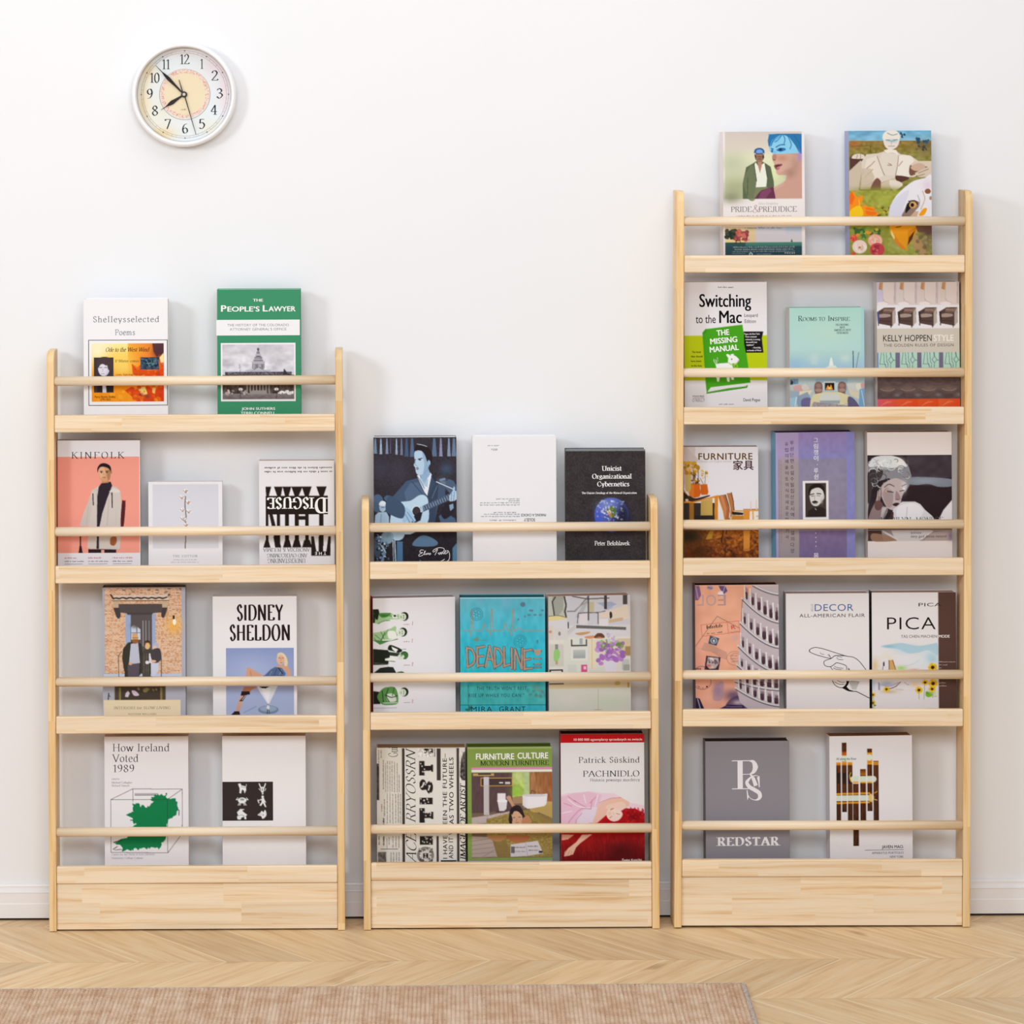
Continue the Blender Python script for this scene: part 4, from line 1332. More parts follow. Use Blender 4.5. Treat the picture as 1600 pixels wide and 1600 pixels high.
def upside_room():
    b = Book('M', 1, 857.5, 987, 932, .026, 'e7e6e2', 'pale home-decor book placed upside down, showing a sitting room with purple flowers', spine='ece4ea', pages='d9b8a8', yaw=.10).z(800, 900, 6.4)
    p = b.full('e4e3dc')
    p.rect(370, 205, 1200, 620, 'dcdbe2').poly('370,205 540,205 560,420 370,420', 'c3c6bc').poly('410,210 520,210 520,340 470,400 420,390', 'a9aca4', 1, 0).line('440,215 410,260 430,400', 14, '4c4a46').line('530,210 550,300 535,360 550,420', 16, '4a4846').poly('372,405 480,400 560,425 480,445 372,450', 'e6d8a0', 1, 1).line('372,405 470,400 560,425', 5, '4a4238', 1, 1)
    p.rect(555, 215, 1200, 500, 'd2d2dc').poly('640,420 760,230 790,230 690,430', 'bcbcc4').line('560,360 640,360 770,215', 10, '7a787c', 1, 0).line('640,350 700,300 760,270', 14, 'a6a4a6').line('610,210 760,240 980,235', 10, '5a5656').line('660,480 670,380 770,375 870,380 870,490', 7, '4a4848').line('772,205 772,450', 12, '45413e').line('770,380 870,375 940,365', 8, '6a6866')
    p.poly('870,380 960,340 940,300 1050,290 1000,340', 'b4bcd4').poly('860,280 1000,270 1060,300 940,330', 'aab4d0').rect(780, 270, 830, 370, 'c8c0a0').rect(930, 205, 960, 345, '4a4644').rect(1120, 205, 1165, 300, '504c4a').poly('880,390 1165,300 1185,440 1000,480 985,430 880,430', 'e6d9c8', 1, 0).poly('985,380 1005,375 1012,420 990,440', '3a3634', 1, 1).poly('980,450 1120,430 1120,460 980,485', 'd2b898').rect(680, 390, 760, 495, 'e2dde4').rect(880, 440, 970, 510, 'e8e4ea')
    p.poly('648,498 1150,528 1150,556 648,528', '6c6c6c').poly('490,610 640,505 650,530 530,630', 'cfcfce').line('640,500 480,620', 4, 'b8b8b6').rect(370, 500, 420, 640, 'e0d4c8').ell(388, 560, 16, 14, 'cf9a84').rect(430, 530, 560, 640, 'dadad8').ell(480, 580, 12, 20, '8a8880').line('568,470 570,525', 12, '4a4642')
    p.poly('640,580 780,565 770,585 690,600', 'c8a070', 1, 1).poly('735,615 820,605 850,620 800,635 745,632', 'e09a70', 1, 1).poly('830,630 860,585 910,588 932,630', '6a4a3c', 1, 1).poly('830,632 880,618 930,632', 'd08458').rect(520, 640, 1200, 980, 'dfdfd8').rect(780, 640, 845, 980, 'e9dfc4').line('805,640 805,980', 8, 'dcc99a')
    p.rect(375, 676, 525, 915, 'e0dcd4').rect(378, 690, 520, 905, 'd4d2c8').rect(435, 686, 466, 740, '8a9294').poly('430,740 470,740 485,790 460,850 425,850 420,790', '9ccf80', 1, 1).rect(440, 850, 462, 885, 'c4a07c')
    p.rect(595, 640, 756, 710, '46443e').rect(608, 632, 744, 696, 'e0e4de').rect(680, 630, 712, 690, 'a8b0bc').rect(595, 725, 760, 850, 'e8e6e2').rect(615, 745, 740, 830, 'b4bbbc').grad(615, 745, 740, 830, 'c4cac8', 'a0a8aa')
    p.rect(880, 640, 1200, 980, 'e2dad2').rect(930, 850, 1050, 980, 'e0dcec').rect(1060, 640, 1200, 820, 'd9c9ae').rect(1140, 720, 1195, 810, 'a98e62').rect(1090, 820, 1195, 980, 'dcdcd8').rect(1105, 850, 1180, 950, 'c4c8c4').rect(1120, 900, 1185, 960, 'a4a8a4')
    p.blobs(860, 680, 1130, 860, 60, 10, 30, ['b684cc', 'a870c0', 'c79ad8', '9a68b4'], 3, .95).blobs(880, 660, 1110, 760, 22, 8, 18, ['86aa5c', '6f9448', 'a8c080'], 4).ell(895, 885, 26, 20, 'c48ad0').blobs(960, 600, 1040, 660, 8, 8, 20, ['c8b8dc', 'd8cce4'], 5)
    p.rect(375, 935, 512, 975, '3a3834').rect(392, 948, 498, 985, 'e6e4e0').rect(695, 895, 755, 975, 'd8588c').rect(720, 910, 745, 940, 'f0c8d4').rect(560, 890, 650, 970, 'd4d8d2').rect(770, 930, 940, 980, 'd8dad4')
    p.rect(370, 1070, 1200, 1140, 'd9c8a4').rect(370, 1072, 520, 1084, '5a5044').ell(1060, 1085, 30, 20, 'c4a860').rect(1160, 1080, 1178, 1138, 'b49448').rect(370, 1130, 1200, 1420, 'd6d8ce').soft(560, 1230, 120, 70, 'e0dcd8', .8).soft(1000, 1270, 160, 60, 'cddac6', .8).line('866,1140 864,1345', 4, 'a8a89c').line('820,1346 900,1344', 5, 'a89c84')
    b.done()


def newsprint():
    b = Book('M', 2, 589, 727, 1168.5, .028, 'e9e5de', 'cream book printed with sideways newspaper columns and star-filled black letters', spine='d8d0c4', pages='a98b66', hard=False).z(560, 1130, 6.4)
    p = b.full('e9e6e0')
    K = '2b2523'
    p.grad(180, 245, 440, 1400, 'e2ddd2', 'e6e2da')
    for x0, y0, y1, sd in ((212, 270, 400, 1), (236, 270, 350, 2), (258, 370, 660, 3), (280, 400, 690, 4), (300, 380, 690, 5), (322, 380, 690, 6), (344, 380, 690, 7), (368, 390, 690, 8), (395, 400, 690, 9), (415, 520, 690, 10), (296, 700, 1000, 11), (322, 700, 1000, 12), (350, 710, 1000, 13), (378, 710, 1000, 14), (404, 700, 1000, 15), (425, 710, 1000, 16), (240, 810, 880, 17), (266, 760, 930, 18), (290, 1150, 1250, 19), (312, 1140, 1210, 20), (350, 1130, 1240, 21), (380, 1130, 1240, 22), (408, 1130, 1240, 23), (330, 1290, 1400, 24), (356, 1290, 1400, 25), (384, 1290, 1400, 26), (410, 1290, 1400, 27)):
        p.words(y0, x0, y1, 10, '5c5650', sd, .85, True)
    p.rect(186, 405, 212, 770, '4a4542').noise(186, 405, 212, 770, 20, 20, .12, 3).rect(196, 1285, 278, 1410, '77716c').noise(196, 1285, 278, 1410, 16, 20, .15, 4).rect(225, 1254, 395, 1260, '4a4440').words(950, 260, 1030, 15, '2b2523', 40, 1, True).words(1130, 260, 1215, 15, '2b2523', 41, 1, True).words(1130, 212, 1215, 11, '2b2523', 42, 1, True)
    for x0, x1 in ((440, 466), (982, 1006)):
        p.rect(x0, 255, x1, 1410, '463d3a')
    p.rect(784, 255, 824, 576, '463d3a').rect(778, 1130, 800, 1410, '463d3a').rect(820, 1370, 975, 1410, '1d2a2c').rect(1072, 600, 1100, 1410, '241e1d').rect(1010, 1380, 1100, 1410, '241e1d').rect(466, 250, 982, 258, 'cfc8bc')
    p.rect(1008, 262, 1075, 575, 'e8e5e0').poly('1020,400 1045,300 1075,285 1085,580 1040,575 1015,540', '55504e', 1, 0).noise(1008, 290, 1085, 580, 8, 14, .2, 6)
    p.rect(660, 258, 748, 306, '3a3432').blobs(665, 262, 745, 304, 14, 4, 10, ['e8e5e0', '8a847e'], 7).noise(600, 258, 760, 340, 10, 10, .2, 8).words(260, 770, 340, 12, '4a4440', 51, .9, True)
    p.line([(668 + 72 * math.cos(t), 1320 + 72 * math.sin(t)) for t in np.linspace(0, 6.3, 30)], 26, '8d8781').blobs(596, 1250, 740, 1390, 60, 5, 12, ['4a4440', 'dcd8d2', '77716b'], 9, .8).ell(668, 1320, 44, 44, 'dedad4').rect(645, 1300, 695, 1350, '2f2927').ell(668, 1312, 8, 10, 'c8c4be').poly('655,1345 668,1322 682,1345', 'c8c4be').poly('625,1375 668,1400 712,1375 700,1410 636,1410', '3f3936', 1, 0)
    # big letters, read from the bottom upwards
    def blk(y0, y1, kind):
        if kind == 'T':
            p.rect(610, y0, 662, y1, K).rect(662, (y0 + y1) / 2 - 26, 745, (y0 + y1) / 2 + 26, K).rect(725, (y0 + y1) / 2 - 36, 748, (y0 + y1) / 2 + 36, K)
        elif kind == 'I':
            p.rect(612, y0, 742, y1, K)
        elif kind == 'S':
            p.ell(645, (y0 + y1) / 2 - 20, 34, 54, K).ell(712, (y0 + y1) / 2 + 6, 34, 62, K).rect(640, (y0 + y1) / 2 - 30, 720, (y0 + y1) / 2 + 30, K).line([(660, y0 + 30), (640, y0 + 70)], 12, 'e9e6e0').line([(715, y0 + 60), (700, y0 + 105)], 12, 'e9e6e0')
        rs = random.Random(int(y0))
        for _ in range(9):
            x, y = rs.uniform(618, 740), rs.uniform(y0 + 8, y1 - 8)
            st = [(x + (11 if i % 2 == 0 else 4.5) * math.cos(i * math.pi / 5 + 1), y + (11 if i % 2 == 0 else 4.5) * math.sin(i * math.pi / 5 + 1)) for i in range(10)]
            p.poly(st, 'e9e6e0')
    blk(382, 528, 'T')
    blk(568, 710, 'S')
    blk(748, 815, 'I')
    blk(850, 998, 'T')
    blk(1130, 1215, 'I')
    k = dict(f='s', col='2b2523', rot=-90)
    b.t_('RRYOSSRN', 570, 1000, 570 + 720, 92, thick=8, thin=3, shear=.3, sp=4, **k)
    b.t_('ACE', 575, 1400, 575 + 290, 100, thick=8, thin=3, shear=.35, **k)
    g = dict(bold=1.2, col='201b1a', rot=-90, sp=.12)
    b.t_('EEN THE FUTURE–', 886, 1014, 886 + 706, 44, **g)
    b.t_('AS TWO WHEELS', 952, 1014, 952 + 668, 46, **g)
    b.t_('I HAVE B', 886, 1358, 886 + 300, 44, **g)
    b.t_('AND IT W', 945, 1358, 945 + 300, 46, **g)
    b.t_('OF ARTIST', 1068, 1030, 1068 + 415, 50, f='s', thick=16, thin=5, shear=.15, col='201b1a', rot=-90)
    b.t_('IMAGE', 1068, 1368, 1068 + 270, 52, f='s', thick=16, thin=5, shear=.15, col='201b1a', rot=-90)
    b.t_('Gui', 394, 340, 394 + 100, 90, '3a3432', f='s', thick=9, thin=4, rot=-90)
    b.done()


def furniture_culture():
    b = Book('M', 2, 730.5, 863, 1167.5, .026, '86a04c', 'olive-green furniture book with a bathroom photo and white blocky title', spine='7f9c44', pages='5f7a2c', yaw=.02).z(560, 1130, 6.4)
    p = b.full('8aa452')
    # right half lies 1536 units further on (second close-up)
    p.rect(1085, 240, 1945, 262, 'c3cc9a', .5).rect(1135, 446, 1945, 466, 'e58fc4').rect(1135, 470, 1945, 494, 'f2f0ea').rect(1085, 1368, 1945, 1420, 'a8a8b0').grad(1085, 1366, 1945, 1372, '6f8a3c', 'a0a0a8')
    p.rect(1135, 500, 1945, 1345, '7a6654').rect(1135, 500, 1540, 900, '5f4a4c').noise(1135, 500, 1540, 900, 5, 40, .03, 1)
    p.rect(1540, 496, 1712, 745, 'b4cc6a').noise(1540, 496, 1712, 745, 22, 22, .12, 2, (.7, 1, .4)).soft(1580, 690, 60, 60, '8fca3c', .8).soft(1600, 540, 60, 60, 'dce8b0', .7).rect(1655, 496, 1712, 720, 'b9d0b4', .6).rect(1712, 494, 1945, 830, 'a8744a').noise(1712, 494, 1945, 830, 9, 60, .10, 3).rect(1830, 494, 1945, 830, '9c5f3c', .4)
    p.rect(1230, 552, 1540, 632, '4c3c3c').line('1230,552 1540,552 1540,630 1230,630 1230,552', 9, 'c8a050').rect(1150, 505, 1360, 530, 'c8a86a').rect(1200, 505, 1330, 520, '4c3c3c').rect(1255, 540, 1308, 620, 'd2ced8').rect(1255, 620, 1308, 920, 'c9c2c4').rect(1470, 590, 1520, 614, 'd8d0d0').rect(1410, 592, 1450, 606, 'e4dede')
    p.rect(1392, 705, 1474, 790, 'ece9ee').poly('1392,780 1490,775 1480,860 1460,880 1410,880', 'e4e0e6', 1, 0).ell(1440, 780, 52, 16, 'f4f2f6').poly('1540,745 1720,720 1720,800 1540,810', 'a98a68')
    p.rect(1712, 790, 1945, 900, 'c7a468').poly('1720,760 1640,770 1640,830 1750,840', 'dccaa8').poly('1640,730 1890,712 1880,810 1840,855 1690,860 1650,830', 'f1eef2', 1, 0).ell(1765, 728, 126, 14, 'd9d4dc').grad(1650, 740, 1700, 850, 'd8d2dc', 'f1eef2', False, .5).line('1720,715 1735,680 1760,690', 6, '4a3c34', 1, 1).line('1760,715 1775,690', 5, '5a4a40')
    p.poly('1135,945 1280,925 1540,880 1540,920 1290,960 1280,1000 1135,1010', 'c6b6b4').poly('1280,960 1520,900 1700,870 1945,1000 1945,1340 1380,1340 1290,1150', 'a08a4c', 1, 0).noise(1280, 880, 1945, 1340, 12, 9, .09, 5).poly('1720,860 1945,820 1945,960', 'bda260').poly('1680,870 1945,960 1945,1100', '968048', .8)
    p.poly('1135,1130 1330,1140 1390,1340 1135,1340', 'b8a6a0')
    for i in range(5):
        p.line([(1135, 1180 + i * 42), (1330 + i * 10, 1150 + i * 46)], 4, '8d7a74')
    p.line('1230,1345 1380,1255', 4, '8d7a74').poly('1330,1140 1480,1180 1540,1345 1390,1345', '8c7648', .8)
    # person lying on the rug and an open magazine
    p.poly('1480,750 1500,730 1525,740 1545,800 1570,830 1545,850 1515,800', 'c99a7c', 1, 1).line('1545,745 1550,820', 6, 'b98a6c').poly('1510,900 1540,840 1600,825 1640,870 1680,980 1720,1000 1640,1040 1515,1010', '33262a', 1, 1).poly('1540,960 1530,905 1565,880 1620,890 1640,950 1640,1015 1545,1015', 'd9ab8c', 1, 1).poly('1640,960 1700,930 1725,1010 1640,1015', 'c48c68', 1, 1).line('1545,950 1565,946', 6, '4a3028').line('1600,944 1622,942', 6, '4a3028').line('1585,955 1578,985', 4, 'b07a5c').line('1570,998 1600,996', 6, 'a85c50').poly('1525,870 1570,850 1610,870 1640,930 1600,890 1560,885 1535,920', '2e2226', 1, 1)
    p.poly('1290,1128 1480,1128 1430,1180 1360,1180', 'b98a58', 1, 1).poly('1480,1128 1700,1128 1680,1180 1560,1195', 'b5734a', 1, 1).poly('1520,1215 1640,1200 1790,1180 1845,1305 1690,1330 1520,1338', 'd9d4da', 1, 0).line('1670,1205 1690,1328', 4, '9a94a0').words(1530, 1250, 1660, 14, '6a646c', 8).words(1540, 1290, 1670, 14, '8a848c', 9).words(1690, 1240, 1790, 14, '6a5a60', 10).words(1700, 1280, 1810, 14, '7a6a6c', 11).rect(1525, 1235, 1560, 1300, '5a545c', .8).rect(1800, 1280, 1838, 1300, '3a3034')
    T = dict(bold=3.5, col='ffffff')
    b.t_('FURNiTURE', 1178, 364, 1562, 62, **T)
    b.t_('CULTURE', 1594, 358, 1902, 62, **T)
    b.t_('MODERN FURNITURE', 1222, 424, 1908, 46, '24301c', f='s', thick=13, thin=5, sp=4)
    b.done()


def pachnidlo():
    b = Book('M', 2, 876.5, 1007, 1147, .03, 'eceaee', 'white and red book with a red-haired person in a pink dress lying down', spine='b0101a', pages='4a1216', yaw=.01).z(800, 1130, 6.4)
    p = b.full('ecebef')
    p.rect(485, 110, 1345, 200, 'c4151b').rect(485, 108, 1345, 118, '8c4a44', .6)
    p.rect(485, 900, 1345, 1420, 'c01218').grad(485, 1000, 1345, 1420, 'c41a1c', '6e1216').noise(485, 1110, 1345, 1420, 8, 40, .08, 2, (1, .3, .3)).soft(1100, 1290, 220, 130, '4f1014', .8).poly('1200,850 1345,820 1345,910 1270,910', 'eccfe0')
    p.poly('485,720 560,700 700,690 760,680 900,700 1020,705 1100,750 1180,800 1345,830 1345,890 1180,860 1100,900 900,880 700,1010 485,1010', 'efd6e4', 1, 0).poly('485,740 620,700 780,690 900,720 850,860 820,1000 485,1005', 'ecc4da', 1, 0).poly('700,880 850,840 830,960 780,1000 640,1005', 'e9dcec', 1, 1)
    for l in ('620,770 700,820 790,860', '790,860 690,860 600,950 560,1005', '800,770 790,860', '560,730 640,790', '700,900 650,960 640,1000', '520,800 600,830', '840,740 780,800'):
        p.line(l, 6, 'cf7fa4', .9, 1)
    for l in ('560,760 660,830 780,850', '720,720 740,800', '500,900 600,880', '860,720 830,830'):
        p.line(l, 9, 'f8ecf4', .9, 1)
    p.poly('850,860 870,810 980,760 1080,740 1170,790 1175,830 1100,860 980,900 930,930 850,1000 800,1005 830,930', 'efc4b2', 1, 0).poly('940,830 1100,790 1130,850 990,880', 'f3d2c2', 1, 1).line('870,800 990,755 1090,748', 5, 'c88ca0', 1, 1)
    p.poly('1090,880 1130,855 1230,858 1320,905 1345,910 1345,1005 880,1005 930,960 1050,985 1100,950', 'b0121a', 1, 0).soft(1220, 940, 70, 50, '6a0c14', .7).blobs(1120, 860, 1330, 1000, 50, 6, 22, ['c0161e', '8c0e16', 'd02a2c'], 4, .7, .5)
    p.poly('945,900 975,860 1040,860 1095,890 1100,930 1060,975 1000,982 955,950', 'f6dccf', 1, 1).line('975,950 1000,930', 5, 'a06a5c').line('1040,905 1075,915', 5, 'a06a5c').line('1010,890 1020,920', 4, 'd8a894').line('985,868 1012,856', 8, 'c04848').soft(975, 905, 20, 20, 'efb8a8', .7)
    p.poly('497,1110 620,1115 560,1160 497,1170', 'e8a890').poly('700,1115 800,1112 680,1200 640,1240 610,1310 560,1325 520,1330 525,1290 560,1250 640,1190', 'efbfa8', 1, 0).line('560,1250 525,1310', 5, 'c8866c').line('580,1270 550,1325', 5, 'c8866c').line('600,1280 590,1315', 4, 'c8866c')
    b.t_('10 000 000 egzemplarzy sprzedanych na swiecie', 622, 176, 1306, 24, 'fdeeea', bold=2)
    b.t_('Patrick Süskind', 668, 398, 1280, 58, f='s', thick=10, thin=3, sp=7)
    b.t_('PACHNIDLO', 710, 536, 1278, 58, f='s', thick=10, thin=3, sp=3)
    b.t_('Historia pewnego mordercy', 782, 584, 1280, 30, '4a464c', f='s', thick=10, thin=4, sp=7)
    b.t_('Świat Książki', 1096, 1382, 1294, 22, 'f4e8e8', bold=3)
    b.done()


for f in (guitarist, making_choice, earth, green_people, deadline, upside_room, newsprint, furniture_culture, pachnidlo):
    f()

# ------------------------------------------------------------------ books of the right shelf
def two_faces():
    b = Book('R', 0, 1130, 1258.5, 206, .026, 'f0e6e4', 'pale book with a green-coated person and a large face tinted blue', spine='f3ebea', pages='f5efee', yaw=.05).z(1040, 190, 6.4)
    p = b.full('f3ebea')
    p.rect(600, 102, 1368, 775, 'ddd2c8').grad(600, 102, 1368, 420, 'd8cdc6', 'e6e0cc').grad(600, 330, 1368, 775, 'dfe0c0', 'c9d0a8').soft(680, 420, 160, 120, 'c4ccb0', .8).soft(700, 660, 180, 110, 'a9b08c', .8).soft(660, 760, 120, 70, '8d8f76', .8).soft(1090, 500, 90, 160, 'e2eeba', .9).soft(980, 380, 200, 90, 'eef2d4', .6)
    # figure in the coat
    p.poly('810,460 880,420 910,400 970,400 1010,425 1055,455 1085,600 1090,690 1060,730 1020,690 910,690 900,775 775,775 775,620', '5e6a50', 1, 0).poly('780,600 830,480 880,440 920,600 900,775 830,775', '75805f', .8, 1).line('826,560 820,740', 5, '434a3a').poly('905,660 1020,655 1060,775 880,775', '7f8562')
    p.poly('890,440 905,410 940,460 990,415 1005,440 1020,560 1010,655 905,660 915,580', 'eff2e6', 1, 0).poly('925,400 970,400 965,450 948,520 930,450', 'bb8a74').line('890,430 915,600', 6, '39402f').line('1000,430 1020,560', 6, '39402f')
    p.poly('900,330 985,330 980,385 960,405 925,405 905,380', '9c7464', 1, 1).poly('895,330 900,360 905,385 912,350', '3a2c2a').poly('985,330 992,360 980,390 974,350', '3a2c2a').rect(908, 318, 980, 328, '4a3a38').ell(944, 318, 34, 28, 'a07868', 0, 0)
    p.poly('893,325 892,300 905,278 944,266 980,278 994,300 993,330 980,318 905,318', '2c5a9a', 1, 1).poly('910,320 915,290 944,280 975,292 978,322', '7aaaec').line('918,322 935,322', 6, '2c4a80').line('952,322 970,322', 6, '2c4a80').line('925,355 965,357', 7, '6a4a40').line('930,378 960,378', 6, '5e4238')
    # large face
    p.poly('1080,330 1368,320 1368,775 1100,775 1085,680 1160,630 1205,590 1215,540 1130,540 1108,490 1092,430 1075,390 1075,360', 'd0a493', 1, 0).poly('1090,340 1220,330 1330,360 1290,450 1200,490 1120,530 1105,470 1085,390', 'd9b0a0', .9, 1).soft(1170, 370, 70, 40, 'c58a70', .7).soft(1300, 430, 60, 110, 'b78f80', .7).soft(1250, 520, 60, 60, 'a98276', .7)
    p.poly('1075,340 1110,335 1115,370 1100,392 1074,384', 'b98474', .9, 1).ell(1092, 388, 14, 7, '8a5850', 0, .8).poly('1092,440 1130,430 1172,430 1160,450 1120,462 1130,482 1110,485 1095,465', '8f4a56', 1, 1).poly('1105,446 1150,438 1140,452 1112,458', '4a2a30').poly('1110,470 1150,462 1130,488 1112,486', 'b8707c', 1, 1)
    p.poly('1035,128 1368,128 1368,330 1330,318 1075,320 1050,300 1040,250 1032,190', '5fb0e8', 1, 0).poly('1060,240 1180,140 1250,150 1330,300 1330,320 1075,322', '8fd4f6', 1, 1).poly('1035,250 1028,190 1045,135 1130,126 1368,128 1368,330 1348,325 1300,240 1240,160 1180,135 1110,150 1070,190 1048,250', '2f7ab4', 1, 0)
    for l in ('1140,135 1090,180 1060,250', '1180,135 1200,180 1190,230', '1230,150 1262,230 1250,280', '1170,140 1130,190 1100,210', '1290,140 1340,220 1360,310'):
        p.line(l, 8, '2468a4', .8, 1)
    p.line('1110,262 1150,240 1200,238', 9, '235c94', 1, 1).poly('1115,290 1150,268 1200,272 1205,290 1160,306 1130,300', '1f5c9c', .8, 1).ell(1155, 285, 17, 15, '173a6a').line('1062,275 1082,280', 10, '235c94').ell(1072, 300, 12, 14, '2c6cb0').poly('1075,300 1120,300 1110,330 1078,330', '7fbcf0', .6).soft(1345, 350, 26, 60, 'a88ee0', .8)
    p.poly('890,775 930,720 960,690 1080,655 1105,775', '6b3450', 1, 0).poly('960,700 1050,665 1060,700 1000,775 930,775', '8a5070', .7).poly('1080,660 1190,610 1190,640 1100,690', 'dcb6a8', .7)
    p.poly('1090,660 1215,590 1368,600 1368,775 1100,775', 'cda090', .4)
    b.t_('Keira Knightley', 932, 832, 1128, 22, 'b9aeac', f='s', thick=8, thin=4, sp=4)
    k = dict(f='s', thick=9, thin=3.5, col='35302e', sp=2)
    b.t_('PRIDE', 652, 904, 862, 52, **k)
    b.t_('&', 862, 910, 940, 74, 'b08484', f='s', thick=7, thin=3, shear=.1)
    b.t_('PREJUDICE', 932, 904, 1316, 52, **k)
    b.t_('A ROMANCE AHEAD OF ITS TIME AND AS WITTY AS EVER TODAY', 706, 950, 1262, 12, 'a9a2a0', f='m')
    p.rect(596, 1052, 1364, 1215, 'd9d4dc').grad(596, 1052, 1364, 1110, 'c9d2e0', 'd8d2da').grad(596, 1052, 900, 1215, 'f0d890', 'efc98e', True, .7).grad(1200, 1052, 1364, 1130, 'a9c4e2', 'd2d2de', True, .7).grad(596, 1180, 800, 1215, 'fbe8a0', 'f8d890', True, .8)
    p.grad(596, 1208, 1364, 1260, '4f8f78', '3f6f6c').rect(596, 1255, 1364, 1420, '2c4650').grad(596, 1245, 1364, 1420, '2f4c54', '263c48').grad(596, 1208, 800, 1250, '2f4a48', '2e4850', True, .8)
    p.blobs(610, 1085, 720, 1170, 60, 8, 22, ['3a4a3a', '2a3830', '55503c'], 3).blobs(700, 1090, 820, 1180, 60, 8, 22, ['c8605c', 'a84a50', 'd87a68', '8f4048'], 4).line('700,1215 715,1170', 7, '2a2a28').line('750,1215 740,1180', 5, '3a2a2c').line('680,1180 840,1185', 5, 'a04a4c').poly('1252,1206 1262,1172 1270,1206', '2a3440')
    p.words(675, 1262, 1285, 16, 'a9b4b2', 5, .8).words(692, 1284, 1270, 16, 'a9b4b2', 6, .8).words(665, 1304, 1290, 14, '9aa6a6', 7, .8).words(665, 1322, 800, 12, '8a9898', 8, .8).words(910, 1328, 1050, 10, 'b4bcbc', 9, .8)
    p.ell(852, 1326, 18, 18, 'c8e4dc').ell(852, 1326, 10, 10, '2c4650')
    b.t_('a romance ahead of its time', 790, 1074, 1166, 18, '8a92a8', f='m')
    b.t_('FOCUS', 1194, 1326, 1294, 16, 'dfe6e4', bold=2, sp=.6)
    b.done()


